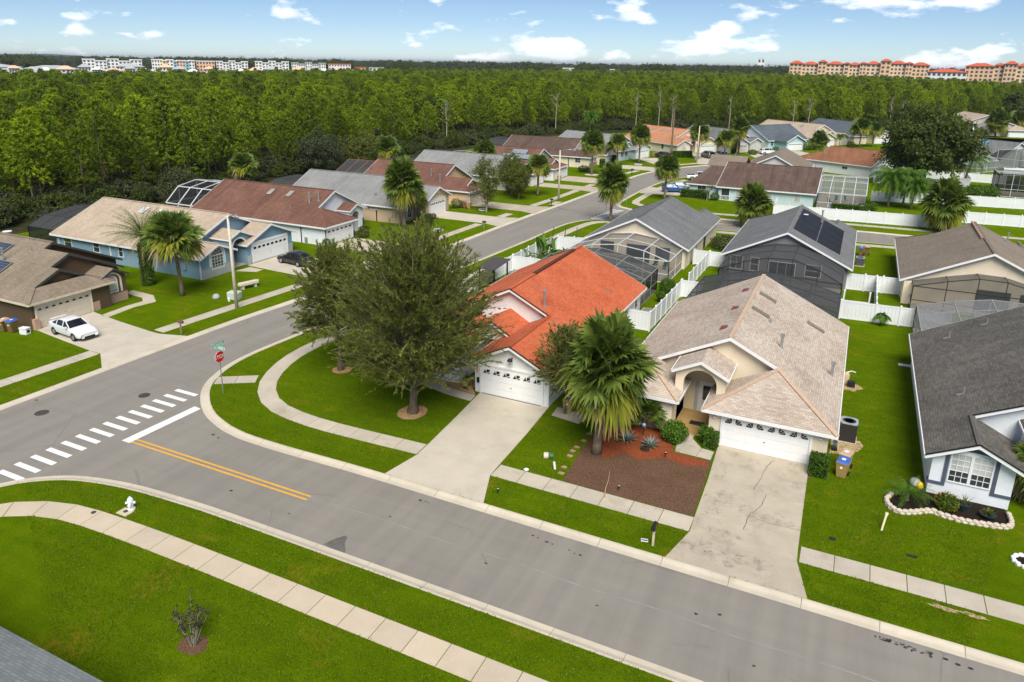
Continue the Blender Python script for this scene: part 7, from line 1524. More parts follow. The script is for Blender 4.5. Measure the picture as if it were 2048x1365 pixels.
broad_tree('grey green tree behind the white framed cage', (-93.5, 78.0), 6.0, 6.0, 'grey_green', 80, 150, 44, .8, .3, .18, 1.2, .15, .55); broad_tree('thin pale sapling before the pale blue house', (-22.6, 124.6), 3.4, 2.2, 'grey_green', 81, 30, 20, .3, .14, .07, 1.2, .05, .68, bark='bark_pale')
broad_tree('round shrubby tree left of the long beige house', (24.8, 280), 8, 9, 'hedge', 82, 180, 40, .9, .45, .3, 1.5, .2); broad_tree('dark bush before the red porch roof', (33.6, 279.5), 4.2, 3.6, 'oak', 83, 90, 36, .6, .3, .2, .8, .12)

def feather_tree(label, loc, hh, width, seed, n_twig=210, sub=9, per=26, z_low=2.0, base=.27, ll=.20, ww=.055, off=(0, 0)):
    """fine olive foliage along long arching sprays that sweep out and up"""
    g = np.random.default_rng(seed); root = thing('feathery_tree', label, 'tree', (loc[0], loc[1], 0), 0); rx = width/2; tubes = []
    tubes.append(([np.array([0, 0, 0]), np.array([.03, .03, z_low*.6]), np.array([off[0]*.3, off[1]*.3, z_low+.8]), np.array([off[0], off[1], hh*.72])], [base*1.5, base, base*.85, base*.15])); Cs, Ds = [], []
    for i in range(n_twig):
        t = (i+.5)/n_twig; az = i*2.39996+g.uniform(-.3, .3); el = -.42+1.85*t**1.05+g.uniform(-.12, .12)
        cz = z_low+.9+(hh*.60-z_low)*t; s = np.array([off[0]*t, off[1]*t, cz*g.uniform(.88, 1.05)])
        # outer point on a pear-shaped envelope
        zc = hh*.50; d = np.array([math.cos(az)*math.cos(el), math.sin(az)*math.cos(el), math.sin(el)]); k = g.uniform(.72, 1.06); env = np.array([rx, rx, hh*.50 if d[2] > 0 else hh*.50-z_low*.75]); e = np.array([off[0], off[1], zc])+d*env*k
        m = (s+e)/2+np.array([0, 0, .10*rx*math.cos(el)])+g.normal(0, .12, 3)
        tt = np.linspace(0, 1, 7)[:, None]; path = (1-tt)**2*s+2*tt*(1-tt)*m+tt**2*e; tubes.append(([path[0], path[3], path[6]], [.045*base/.27, .025, .008]))
        dirp = unit(np.gradient(path, axis=0))
        for j in range(sub):
            u = .22+.78*(j+g.random())/sub; idx = min(6, int(u*6)); p = path[idx]+(path[min(6, idx+1)]-path[idx])*(u*6-idx); dd = unit(dirp[idx]*1.0+g.normal(0, .38, 3)+np.array([0, 0, .22])); l = .135*width*g.uniform(.55, 1.25)
            if j % 2 == 0: tubes.append(([p, p+dd*l*1.05], [.016, .006]))
            v = g.random(per)**.8; c = p+dd*l*v[:, None]+np.array([0, 0, -1])*(v[:, None]**2)*l*.16; Cs.append(c); Ds.append(unit(dd+g.normal(0, .34, (per, 3))))
    C, D = np.concatenate(Cs), np.concatenate(Ds); n = len(C); obj('trunk', wood(tubes[:1], M['bark']), None, root); obj('branches', wood(tubes[1:], M['bark_twig'], 'branches'), None, root)
    obj('crown', np_mesh('crown', *leaves(C, D, unit(rdir(n, g)+np.array([0, 0, .7])), g.uniform(.7, 1.4, n)*ll, g.uniform(.7, 1.3, n)*ww, .1), LF['feather']), None, root); return root
feather_tree('big feathery olive green tree in the corner lawn beside the driveway', (-24.2, 36.2), 12.0, 10.2, 91, 320, 12, 30, .75, .30, .25, .058, (.15, .3))
feather_tree('smaller feathery tree behind the big one, left side', (-32.7, 39.5), 9.4, 6.2, 92, 190, 10, 26, 2.2, .19, .24, .058)
feather_tree('small feathery tree in front of the red roofed garage', (-15.2, 40.6), 6.1, 4.2, 93, 130, 8, 22, .9, .10, .17, .055)

# ---- shrubs, hedges, plants
def box_hedge(label, loc, sx, sy, hh, mat='hedge', seed=1, ll=.09, dens=900, round_=.15, rz=0, name='hedge'):
    g = np.random.default_rng(seed); root = thing(name, label, 'hedge', (loc[0], loc[1], 0), rz)
    c = MB().box(-sx/2*.9, sx/2*.9, -sy/2*.9, sy/2*.9, 0, hh*.93).build('branches', flat('hedge_core', (.012, .020, .006), .95, .05, var=.3), root)  # no real branches: solid dark core added so the hedge isn't see-through
    areas = [(sx*hh, 'y'), (sy*hh, 'x'), (sx*sy, 'z')]; Cs, Ns = [], []
    for sgn in (-1, 1):
        n = int(dens*sx*hh); Cs.append(np.c_[g.uniform(-sx/2, sx/2, n), np.full(n, sgn*sy/2), g.uniform(0, hh, n)]); Ns.append(np.tile([0, sgn, .0], (n, 1)))
        n = int(dens*sy*hh); Cs.append(np.c_[np.full(n, sgn*sx/2), g.uniform(-sy/2, sy/2, n), g.uniform(0, hh, n)]); Ns.append(np.tile([sgn, 0, .0], (n, 1)))
    n = int(dens*sx*sy); Cs.append(np.c_[g.uniform(-sx/2, sx/2, n), g.uniform(-sy/2, sy/2, n), np.full(n, hh)]); Ns.append(np.tile([0, 0, 1.], (n, 1)))
    C = np.concatenate(Cs); Nn = np.concatenate(Ns); n = len(C); q = np.clip(np.abs(C/np.array([sx/2, sy/2, hh])), 0, 1); C = C-Nn*g.uniform(.0, .10, (n, 1))*min(sx, sy)
    C += g.normal(0, .018, (n, 3)); obj('leaves', np_mesh('leaves', *leaves(C, unit(Nn*.6+rdir(n, g)), unit(Nn+rdir(n, g)*.9), g.uniform(.7, 1.3, n)*ll, g.uniform(.5, .8, n)*ll, .1), LF[mat]), None, root); return root
def round_shrub(label, loc, w, hh, mat='hedge', seed=1, n=2600, ll=.10, name='shrub', cat='shrub', z=0, parent=None):
    g = np.random.default_rng(seed); root = parent or thing(name, label, cat, (loc[0], loc[1], z)); cen = np.array([0, 0, hh*.5]); d = rdir(n, g); r = np.array([w/2, w/2, hh*.5]); k = g.uniform(.70, 1.05, (n, 1))*(1+.12*np.sin(d[:, :1]*5+seed)*np.cos(d[:, 1:2]*4)); C = cen+d*r*k
    st_ = MB()
    for i in range(7): a = i*.9; st_.tube([(0, 0, 0), (math.cos(a)*w*.28, math.sin(a)*w*.28, hh*.6)], [.025*w, .01*w], 5)
    st_.build('stems', M['bark'], root); obj('leaves', np_mesh('leaves', *leaves(C, unit(d*.7+rdir(n, g)), unit(d+rdir(n, g)*.8), g.uniform(.7, 1.3, n)*ll, g.uniform(.5, .8, n)*ll, .1), LF[mat]), None, root); return root
box_hedge('clipped square hedge block right of the cream garage door', (.28, 40.2), .95, .85, 1.15, seed=1, rz=0)
box_hedge('small clipped hedge block left of the cream garage door', (-5.75, 40.55), .75, .7, .95, seed=2)
round_shrub('rounded glossy shrub left of the cream house path', (-7.95, 40.25), 1.5, 1.25, 'bright', 3, 3400, .12)
round_shrub('leafy plant with yellow blooms beside the front path', (-6.15, 41.0), .9, 1.1, 'bright', 4, 1600, .14)
# saw palm, agaves
def rosette(label, loc, n, L, w, mat, seed, el=(.25, 1.3), name='agave', cat='agave', z=0, parent=None):
    g = np.random.default_rng(seed); root = parent or thing(name, label, cat, (loc[0], loc[1], z)); V, Fc = [], []
    for i in range(n):
        az = i*2.39996+g.uniform(-.15, .15); t = (i+.5)/n; e = el[1]+(el[0]-el[1])*t; h_ = np.array([math.cos(az), math.sin(az), 0]); sd = np.array([-h_[1], h_[0], 0]); l = L*g.uniform(.85, 1.1); p0 = h_*.04; p1 = p0+(h_*math.cos(e)+np.array([0, 0, math.sin(e)]))*l*.5; e2 = e-.35; p2 = p1+(h_*math.cos(e2)+np.array([0, 0, math.sin(e2)]))*l*.5; b = len(V)
        V += [p0-sd*w*.35, p0+sd*w*.35, p1+sd*w*.5, p1-sd*w*.5, p2+sd*w*.03, p2-sd*w*.03]; Fc += [(b, b+1, b+2, b+3), (b+3, b+2, b+4, b+5)]
    obj('leaves', np_mesh('leaves', np.array(V), np.array(Fc), LF[mat]), None, root); return root
rosette('blue grey agave left of the glass globe', (-10.45, 39.0), 26, .72, .12, 'agave', 1); rosette('blue grey agave right of the glass globe', (-9.05, 38.9), 26, .75, .12, 'agave', 2)
sp_ = thing('saw_palmetto', 'low fan palm spreading before the cream house window', 'palm tree', (-10.0, 41.05, 0)); 
for k, nm in (('g', 'fronds'),): o = obj(nm, SAB[1][k], None, sp_); o.location = (0, 0, 1.0); o.scale = (.66, .62, .62)
obj('stem', trunk_mesh(1.0, .14, .12), None, sp_)
round_shrub('low red flowering clump in the red mulch', (-9.2, 38.35), .5, .25, 'cordyline', 6, 260, .09)
rosette('green strappy weed in the red mulch', (-10.9, 38.6), 12, .35, .06, 'bright', 7, (.2, 1.0), 'weed', 'weed')
# right flower bed
fern = thing('pygmy_date_palm', 'bright feathery pygmy palm at the corner of the dark flower bed', 'palm tree', (4.75, 39.6, 0)); o = obj('fronds', pinnate(22, 1.5, 51, (.1, 1.2), .75, .5, 'bright', 10, .045), None, fern); o.location = (0, 0, .35); obj('stem', trunk_mesh(.4, .1, .08), None, fern)
round_shrub('red and green croton shrub under the white house window', (6.55, 39.7), 1.0, .75, 'hedge', 8, 900, .13); g_ = np.random.default_rng(9); n_ = 120; d_ = rdir(n_, g_); C_ = np.array([0, 0, .4])+d_*np.array([.5, .5, .42])
cro = tag(obj('croton_leaves', np_mesh('croton_leaves', *leaves(C_, d_, rdir(n_, g_), g_.uniform(.08, .16, n_), g_.uniform(.04, .07, n_)), leaf_mat('croton_red', [(0, (.35, .05, .02)), (1, (.55, .25, .04))], .2)), None), 'red tinted leaves on the croton shrub', 'leaves'); cro.parent = [o for o in bpy.data.objects if o.get('label') == 'red and green croton shrub under the white house window'][0]
for k_ in ('label', 'category'): del cro[k_]
rosette('thin plant growing in the dark round pot', (7.35, 39.85), 14, .62, .05, 'yellowgreen', 12, (.7, 1.5), 'potted_plant', 'plant', .36); rosette('bushy plant growing in the black bowl', (8.42, 39.65), 34, .40, .07, 'yellowgreen', 13, (.2, 1.4), 'potted_plant', 'plant', .22)
rosette('small grass plant in the tall charcoal planter', (-22.85, 41.0), 24, .5, .03, 'grey_green', 14, (.6, 1.5), 'potted_plant', 'plant', .78)
# elephant ears by the back fence
def big_leaves(label, loc, n, hh, lw, mat, seed, name, cat):
    g = np.random.default_rng(seed); root = thing(name, label, cat, (loc[0], loc[1], 0))
    for i in range(n):
        az = i*2.39996+g.uniform(-.3, .3); r_ = hh*.42*(.4+.6*(i+1)/n); zz = hh*g.uniform(.62, 1.0); t = Vector((math.cos(az)*r_, math.sin(az)*r_, zz)); h_ = Vector((math.cos(az), math.sin(az), 0)); s = Vector((-h_.y, h_.x, 0))
        m = MB().tube([(0, 0, 0), tuple(t*.6+Vector((0, 0, .1*hh))), tuple(t)], [.03, .022, .015], 5); stem = m.build('stem', M['bark_pale'] if False else flat('green_stem', (.10, .20, .03), .6, .3), root)
        l = lw*g.uniform(.85, 1.15); d = (h_*.75+Vector((0, 0, -.55))).normalized(); pts = [t-d*l*.35+s*l*.22, t-d*l*.12+s*l*.46, t+d*l*.25+s*l*.40, t+d*l*.75, t+d*l*.25-s*l*.40, t-d*l*.12-s*l*.46, t-d*l*.35-s*l*.22, t-d*l*.1]
        lf = MB(); up = Vector((0, 0, .06*l)); c_ = t+d*l*.15-up
        for a, b in zip(pts, pts[1:]+pts[:1]): lf.poly([c_, a, b])
        lf.build('leaf', LF[mat], root)
    return root
big_leaves('elephant ear plant against the white back fence', (3.75, 69.55), 7, 1.2, .75, 'hedge', 21, 'elephant_ear', 'plant')
# banana and dark cordylines behind the side fence
ban = thing('banana_clump', 'bright green banana clump beside the side fence', 'banana plant', (-31.7, 75.0, 0)); gb = np.random.default_rng(22); V, Fc = [], []
for i in range(34):
    az = i*2.39996; bx = gb.uniform(-1.4, 1.4, 2); t = gb.random(); e = .2+1.25*t; h_ = np.array([math.cos(az), math.sin(az), 0]); sd = np.array([-h_[1], h_[0], 0]); p = np.array([bx[0], bx[1], .5+1.1*t]); l = 1.5+.6*t; pts = []
    for k in range(5): ee = e-.55*k/4*1.6; pts.append(p.copy()); p = p+(h_*math.cos(ee)+np.array([0, 0, math.sin(ee)]))*l/4
    ws = [.08, .40, .46, .34, .03]
    for k in range(4): b = len(V); V += [pts[k]-sd*ws[k]/2, pts[k]+sd*ws[k]/2, pts[k+1]+sd*ws[k+1]/2, pts[k+1]-sd*ws[k+1]/2]; Fc.append((b, b+1, b+2, b+3))
obj('leaves', np_mesh('leaves', np.array(V), np.array(Fc), LF['bright']), None, ban); m = MB()
for i in range(6): m.cyl((gb.uniform(-1, 1), gb.uniform(-1, 1), 0), (gb.uniform(-1, 1), gb.uniform(-1, 1), 1.4), .09, .06, 7)
m.build('stems', flat('banana_stem', (.14, .18, .05), .7, .2), ban)
for k, (x, y) in enumerate(((-32.3, 79.6), (-31.0, 80.2), (-29.7, 80.6))):
    t = thing('cordyline', ['left maroon cordyline behind the banana clump', 'middle maroon cordyline behind the banana clump', 'right maroon cordyline behind the banana clump'][k], 'plant', (x, y, 0), 0, 'maroon cordylines'); MB().tube([(0, 0, 0), (.1, 0, 1.3)], [.06, .04], 6).build('stem', M['bark'], t)
    for j in range(4):
        r_ = rosette('', (0, 0), 16, .75, .12, 'cordyline', 30+k*4+j, (-.2, 1.3), parent=t); 
        t.children[-1].location = (.35*math.cos(j*1.7), .35*math.sin(j*1.7), 1.1+.3*j)
round_shrub('bright rounded shrub inside the fence behind the red roof', (-15.6, 69.2), 1.7, 1.7, 'bright', 41, 4200, .11); round_shrub('small bright potted shrub inside the fence behind the red roof', (-15.6, 66.7), .9, .7, 'bright', 42, 900, .11, z=.35); pot((-15.6, 66.7), 'dark pot under the small bright shrub', .2, .3, .42, P_BLACK)
t = thing('storage_chest', 'wooden planter box with grey lining inside the side fence', 'planter', (-15.5, 61.5, 0)); MB().box(-.7, .7, -1.3, 1.3, 0, .55).build('box', flat('timber_box', (.46, .32, .17), .8, .2), t); MB().box(-.55, .55, -.2, 1.1, .55, .58).build('lining', M['galv'], t)
# shrub with bare stems in the near lawn
sh = thing('dark_leaved_shrub', 'sparse dark purple shrub in the foreground lawn', 'shrub', (-20.95, 15.55, 0)); gs_ = np.random.default_rng(61); tb, Cs, Ds = [], [], []
for i in range(11):
    az = i*2.4; e = np.array([math.cos(az)*gs_.uniform(.3, .85), math.sin(az)*gs_.uniform(.3, .85), gs_.uniform(1.1, 1.95)]); b0 = np.array([math.cos(az)*.10, math.sin(az)*.10, 0]); tb.append(([b0, (b0+e)/2+gs_.normal(0, .05, 3), e], [.022, .014, .006]))
    for j in range(7): p = b0+(e-b0)*gs_.uniform(.45, 1.0); d = unit(gs_.normal(0, .5, 3)+np.array([0, 0, .8])); q = p+d*gs_.uniform(.12, .35); tb.append(([p, q], [.007, .003])); k = 16; Cs.append(p+(q-p)*gs_.random((k, 1))*1.1+gs_.normal(0, .03, (k, 3))); Ds.append(unit(d+gs_.normal(0, .7, (k, 3))))
obj('stems', wood(tb, M['bark_pale'], 'stems'), None, sh); C_, D_ = np.concatenate(Cs), np.concatenate(Ds); n_ = len(C_); obj('leaves', np_mesh('leaves', *leaves(C_, D_, rdir(n_, gs_), gs_.uniform(.05, .11, n_), gs_.uniform(.03, .05, n_)), leaf_mat('purple_brown_leaves', [(0, (.022, .014, .014)), (.6, (.055, .034, .028)), (1, (.07, .085, .025))], .2)), None, sh)
# hedges farther off
box_hedge('clipped hedge along the pale blue house front', (-25.2, 127.0), 4.6, 1.2, 1.3, seed=5, ll=.16, dens=260); round_shrub('round bush by the pale blue porch', (-21.6, 126.2), 1.5, 1.3, 'hedge', 52, 900, .16)
box_hedge('long clipped hedge before the cream house with the orange roof', (-40.4, 183.9), 4.6, 1.3, 1.5, seed=6, ll=.2, dens=200, rz=R(32)); box_hedge('low hedge along the tall white cage', (-1.0, 127.2), 4.2, 1.0, 1.0, seed=7, ll=.16, dens=260); round_shrub('bright bush at the end of the cage hedge', (2.7, 130.0), 1.8, 1.3, 'bright', 53, 900, .18); round_shrub('dark bush beside the tall white cage', (1.5, 128.6), 1.8, 1.2, 'hedge', 54, 900, .18)
round_shrub('wide dark bush behind the white fence near the right cage', (20.5, 153.5), 5.6, 2.2, 'hedge', 55, 2600, .3); round_shrub('small spiky bush on the roof line of the right cage', (27.5, 168.5), 2.6, 1.8, 'hedge', 56, 800, .25)
round_shrub('small bush left of the navy trimmed garage', (-57.35, 68.1), 1.1, 1.2, 'hedge', 57, 900, .12); round_shrub('dark bush right of the navy trimmed garage', (-57.0, 74.9), 1.6, 1.1, 'oak', 58, 1100, .13); round_shrub('dark bush at the white house steps', (-58.6, 77.3), 1.5, .9, 'oak', 59, 900, .13)
round_shrub('dark rounded shrub before the tan house', (-53.9, 85.0), 2.4, 1.7, 'oak', 60, 2400, .15); round_shrub('dark flower clump beside the tan garage', (-55.4, 89.4), 1.2, .8, 'cordyline', 61, 600, .13); round_shrub('green bush beside the peach wall', (-56.4, 98.2), 1.6, 1.5, 'hedge', 62, 900, .15); round_shrub('spilling shrub border under the street trees', (-55.0, 117.0), 3.6, 1.3, 'oak', 63, 1600, .17)
round_shrub('dark bush before the cream and brick house', (-53.0, 147.0), 2.4, 1.3, 'oak', 64, 1000, .18); box_hedge('narrow clipped shrub left of the far white garage door', (-51.6, 155.0), 1.0, .9, 1.9, seed=8, ll=.18, dens=200); box_hedge('narrow clipped shrub right of the far white garage door', (-51.4, 163.4), 1.2, 1.0, 1.9, seed=9, ll=.18, dens=200)
box_hedge('tall dark column shrub beside the beige far house', (-30.0, 199.4), 1.6, 1.4, 4.6, 'oak', 10, .3, 90); round_shrub('low bush before the beige far garage', (-25.6, 199.6), 2.4, 1.3, 'oak', 65, 700, .22); round_shrub('yellow green bush beside the white hatchback', (-20.9, 208.0), 2.0, 1.6, 'bright', 66, 700, .22); round_shrub('bush under the skirted palm', (-14.0, 219.5), 3.2, 2.6, 'hedge', 67, 900, .28); round_shrub('dark round bush before the stepped gables', (-2.9, 231.5), 2.2, 1.8, 'oak', 68, 700, .25); round_shrub('wild grassy bush between cream and charcoal houses', (-13.6, 92.0), 4.0, 1.5, 'grey_green', 69, 1800, .22)

# ---- short grass on the near lawns
def inside(P, poly):
    x, y = P[:, 0], P[:, 1]; c = np.zeros(len(P), bool); j = len(poly)-1
    for i in range(len(poly)):
        xi, yi, xj, yj = poly[i][0], poly[i][1], poly[j][0], poly[j][1]; k = (yi > y) != (yj > y); c ^= k & (x < (xj-xi)*(y-yi)/(yj-yi+1e-12)+xi); j = i
    return c
g = np.random.default_rng(909); az = g.uniform(R(-63), R(13), 420000); rr_ = np.sqrt(g.uniform(11**2, 66**2, 420000)); keep = g.random(420000) < np.clip(1.25-rr_/62, .22, 1); P = np.c_[rr_*np.sin(az), rr_*np.cos(az)][keep]
S_, E_, W_ = [[tuple(q) for q in LINES[k]]+cl for k, cl in (('S', [(-40, -40), (40, -40)]), ('E', [(60, 107.4), (60, 29.12)]), ('W', [(-75, 110), (-75, 0)]))]
ok = inside(P, S_) | inside(P, E_) | inside(P, W_)
P = P[ok]; bad = np.zeros(len(P), bool)
for q in EXC:
    if q[:, 1].min() < 75: bad |= inside(P, q)
for x0, x1, y0, y1 in ((-12.3, .7, 41, 60.4), (-28.9, -16.3, 41, 62.8), (5.5, 19, 41, 60.8), (-84, -60.4, 34, 47), (-83, -59.4, 51, 65), (-81, -57.9, 68.6, 82), (-31.4, -14, 4, 11.3), (-28.7, -16.9, 63, 70.3), (-12.3, .2, 60, 70), (-33.1, -28, 52.8, 70)): bad |= (P[:, 0] > x0) & (P[:, 0] < x1) & (P[:, 1] > y0) & (P[:, 1] < y1)
P = P[~bad]; n = len(P); C = np.c_[P, np.zeros(n)]; C = np.repeat(C, 2, 0)+np.c_[g.normal(0, .03, (2*n, 2)), np.zeros(2*n)]; n *= 2
clump = .5+.5*np.sin(C[:, 0]*1.7+np.sin(C[:, 1]*1.1)*2)*np.sin(C[:, 1]*2.1+C[:, 0]*.4); D = unit(np.c_[g.normal(0, .75, (n, 2)), np.ones(n)])
M['blade'] = leaf_mat('grass_blades', [(0, (.050, .110, .004)), (.45, (.115, .195, .006)), (.9, (.22, .30, .014)), (1, (.36, .32, .11))], .4, .8, .05)
tag(obj('grass', np_mesh('grass', *leaves(C, D, rdir(n, g), g.uniform(.05, .10, n)*(.7+.6*clump), g.uniform(.018, .034, n)), M['blade']), None), 'short green grass covering the near lawns', 'grass', None, 'stuff')
# ================================================================== PINE WOOD
def pine_crown(seed, hh=13.0, n_tuft=210, wide=2.3, low=.42):
    g = np.random.default_rng(seed); t = g.random(n_tuft)**.85; z = hh*(low+(1-low)*t); prof = np.sin(np.clip((1-t)*1.25+.12, 0, 1)*PI*.62)*wide; az = g.uniform(0, 2*PI, n_tuft); prof *= 1+.30*np.sin(az*2+z*.9+seed)
    r = prof*(.25+.75*g.random(n_tuft)**.45); cc = np.c_[np.cos(az)*r, np.sin(az)*r, z+.12*r]; per = 9; od = unit(np.c_[np.cos(az)*.7, np.sin(az)*.7, np.full(n_tuft, .75)])
    C = np.repeat(cc, per, 0)+rdir(n_tuft*per, g)*.13; O = np.repeat(od, per, 0); D = unit(O+rdir(n_tuft*per, g)*.95); n = len(C)
    return np_mesh('crown', *leaves(C-D*.15, D, unit(O*1.2+rdir(n, g)*.8), g.uniform(.36, .70, n), g.uniform(.12, .21, n), .1), LF['pine'])
def pine_wood(seed, hh=13.0):
    g = np.random.default_rng(seed); tb = [([np.array([0, 0, 0]), np.array([g.normal(0, .15), g.normal(0, .15), hh*.5]), np.array([0, 0, hh*.96])], [.16, .12, .03])]
    for i in range(26):
        z = hh*g.uniform(.32, .92); az = g.uniform(0, 2*PI); l = 2.0*(1-z/hh)+.5; tb.append(([np.array([0, 0, z]), np.array([math.cos(az)*l, math.sin(az)*l, z+.25*l])], [.04, .012]))
    return wood(tb, M['bark_pine'])
PINE_C = [pine_crown(101, 13, 400, 2.4, .30), pine_crown(102, 12.2, 330, 2.1, .38), pine_crown(103, 13.8, 440, 2.8, .26), pine_crown(104, 11.5, 400, 2.7, .10)]
PINE_T = [pine_wood(111), pine_wood(112, 12.2), pine_wood(113, 13.8), pine_wood(114, 11.5)]
def in_view(x, y, mg=1.5):
    az = math.degrees(math.atan2(x, y)); return -61.5-mg < az < 10.5+mg and y > -40
NEAR_EDGE = [(-150, -30), (-118, 20), (-106, 50), (-103, 65), (-101, 90), (-103, 110), (-104, 130), (-103, 160), (-100, 190), (-95, 220), (-82, 250), (-55, 272), (-25, 290), (0, 305), (22, 330), (45, 372), (62, 420), (75, 480)]
def edge_r(az):
    P = np.array(NEAR_EDGE, float); A = np.degrees(np.arctan2(P[:, 0], P[:, 1])); Rr = np.hypot(P[:, 0], P[:, 1]); o = np.argsort(A); return np.interp(az, A[o], Rr[o])
def far_r(az): return np.interp(az, [-75, -62, -55, -48, -40, -32, -25, -15, -5, 2, 6, 12], [360, 390, 440, 520, 640, 780, 900, 960, 930, 800, 620, 520])
g = np.random.default_rng(2024); pts = []
sp0 = 4.3
for iy in range(int(1000/sp0)):
    for ix in range(int(1100/sp0)):
        x = -760+ix*sp0+g.uniform(-2.4, 2.4); y = -40+iy*sp0+g.uniform(-2.4, 2.4); r = math.hypot(x, y); az = math.degrees(math.atan2(x, y))
        if az < -63.5 or az > 11 or r > 1000: continue
        a, b = edge_r(az), far_r(az)
        if a+g.uniform(0, 4) < r < b+g.uniform(-25, 25):
            if g.random() < (.20 if r > 420 else .12): continue
            pts.append((x, y, r-a, r))
pts.sort(key=lambda p: p[2]*1.0+p[3]*.35)
near_p, rest = pts[:300], pts[300:]
LBL = 'tall pine tree in the front rank of the pine wood behind the houses'
srcs = []
for i, (x, y, _, _) in enumerate(near_p):
    v = i % 4; t = thing('pine_tree', LBL, 'pine tree', (x, y, -.12), g.uniform(0, 2*PI), 'pines at the edge of the wood'); s = g.uniform(.70, 1.16); t.scale = (s*g.uniform(.9, 1.1), s*g.uniform(.9, 1.1), s)
    a = obj('trunk', PINE_T[v], None, t); b = obj('crown', PINE_C[v], None, t)
    if i < 4: srcs.append((b, a))
def scatter(name, label, cat, P, sources, smin, smax, seed, z=-.12):
    """one countless mass: a point cloud that carries the tree shapes already standing in the scene"""
    V = np.array([(p[0], p[1], z) for p in P], np.float32); me = bpy.data.meshes.new(name); me.vertices.add(len(V)); me.vertices.foreach_set('co', V.ravel()); me.update()
    o = bpy.data.objects.new(name, me); COL.objects.link(o); tag(o, label, cat, None, 'stuff')
    ng = bpy.data.node_groups.new(name, 'GeometryNodeTree'); ng.interface.new_socket('Geometry', in_out='INPUT', socket_type='NodeSocketGeometry'); ng.interface.new_socket('Geometry', in_out='OUTPUT', socket_type='NodeSocketGeometry')
    gi = ng.nodes.new('NodeGroupInput'); go = ng.nodes.new('NodeGroupOutput'); allj = ng.nodes.new('GeometryNodeJoinGeometry')
    for group_ in sources:
        j = ng.nodes.new('GeometryNodeJoinGeometry')
        for so in group_:
            oi = ng.nodes.new('GeometryNodeObjectInfo'); oi.transform_space = 'ORIGINAL'; oi.inputs['Object'].default_value = so; ng.links.new(oi.outputs['Geometry'], j.inputs[0])
        gt = ng.nodes.new('GeometryNodeGeometryToInstance'); ng.links.new(j.outputs[0], gt.inputs[0]); ng.links.new(gt.outputs[0], allj.inputs[0])
    m2p = ng.nodes.new('GeometryNodeMeshToPoints'); ng.links.new(gi.outputs[0], m2p.inputs['Mesh'])
    ip = ng.nodes.new('GeometryNodeInstanceOnPoints'); ng.links.new(m2p.outputs[0], ip.inputs['Points']); ng.links.new(allj.outputs[0], ip.inputs['Instance']); ip.inputs['Pick Instance'].default_value = True
    ri = ng.nodes.new('FunctionNodeRandomValue'); ri.data_type = 'INT'; ri.inputs[4].default_value = 0; ri.inputs[5].default_value = len(sources)-1; ri.inputs['Seed'].default_value = seed; ng.links.new(ri.outputs[2], ip.inputs['Instance Index'])
    rr = ng.nodes.new('FunctionNodeRandomValue'); rr.data_type = 'FLOAT_VECTOR'; rr.inputs[0].default_value = (-.03, -.03, 0); rr.inputs[1].default_value = (.03, .03, 6.28); rr.inputs['Seed'].default_value = seed+1; ng.links.new(rr.outputs[0], ip.inputs['Rotation'])
    rs_ = ng.nodes.new('FunctionNodeRandomValue'); rs_.data_type = 'FLOAT'; rs_.inputs[2].default_value = smin; rs_.inputs[3].default_value = smax; rs_.inputs['Seed'].default_value = seed+2; ng.links.new(rs_.outputs[1], ip.inputs['Scale'])
    ng.links.new(ip.outputs[0], go.inputs[0]); md = o.modifiers.new('scatter', 'NODES'); md.node_group = ng; return o
scatter('pine_wood', 'wide mass of bright green pines stretching to the distant buildings', 'pine wood', rest, srcs, .58, 1.22, 7)
struct(MB().poly([(x, y, -.115) for x, y in [(-150, -30), (-112, 20), (-98, 50), (-94, 90), (-96, 150), (-90, 215), (-60, 262), (-10, 292), (30, 322), (70, 420), (60, 700), (-60, 960), (-400, 880), (-700, 420), (-420, 60)]]).build('forest_floor', M['forest_floor']))
# pale dead and bare trees along the edge of the wood
def bare_tree(label, loc, hh, seed):
    g = np.random.default_rng(seed); t = thing('bare_tree', label, 'bare tree', (loc[0], loc[1], -.1), 0, 'bare trees at the wood edge'); tb = [([np.array([0, 0, 0]), np.array([.1, 0, hh*.5]), np.array([g.normal(0, .3), 0, hh])], [.19, .13, .03])]; br = []
    for i in range(16): z = hh*g.uniform(.45, .97); az = g.uniform(0, 2*PI); l = hh*.16*g.uniform(.5, 1.2); e = np.array([math.cos(az)*l*.8, math.sin(az)*l*.8, z+l*.9]); br.append(([np.array([0, 0, z]), e], [.05, .012])); br.append(([np.array([0, 0, z])*.4+e*.6, e+g.normal(0, .5, 3)], [.02, .008]))
    obj('trunk', wood(tb, M['bark_pale']), None, t); obj('branches', wood(br, M['bark_pale'], 'branches'), None, t)
for k, (x, y, hh, l_) in enumerate(((-73, 254, 13, 'pale bare tree left of the very tall palm'), (-66, 258, 14, 'tall bare tree behind the orange roof'), (-62, 261, 12.5, 'thin bare tree right of the tall bare one'), (-44, 272, 12, 'bare branching tree above the grey roof of the beige house'), (-24, 287, 11, 'bare tree above the slate roof'), (-19, 290, 12, 'pale bare tree right of the slate roof'), (8, 318, 12, 'pale bare tree above the tan roof'), (12, 322, 11, 'second pale bare tree above the tan roof'), (-92, 226, 13, 'bare trunk above the brown roofed cream house'), (-104, 176, 12, 'bare trunk at the left of the street end'))): bare_tree(l_, (x, y), hh, 300+k)
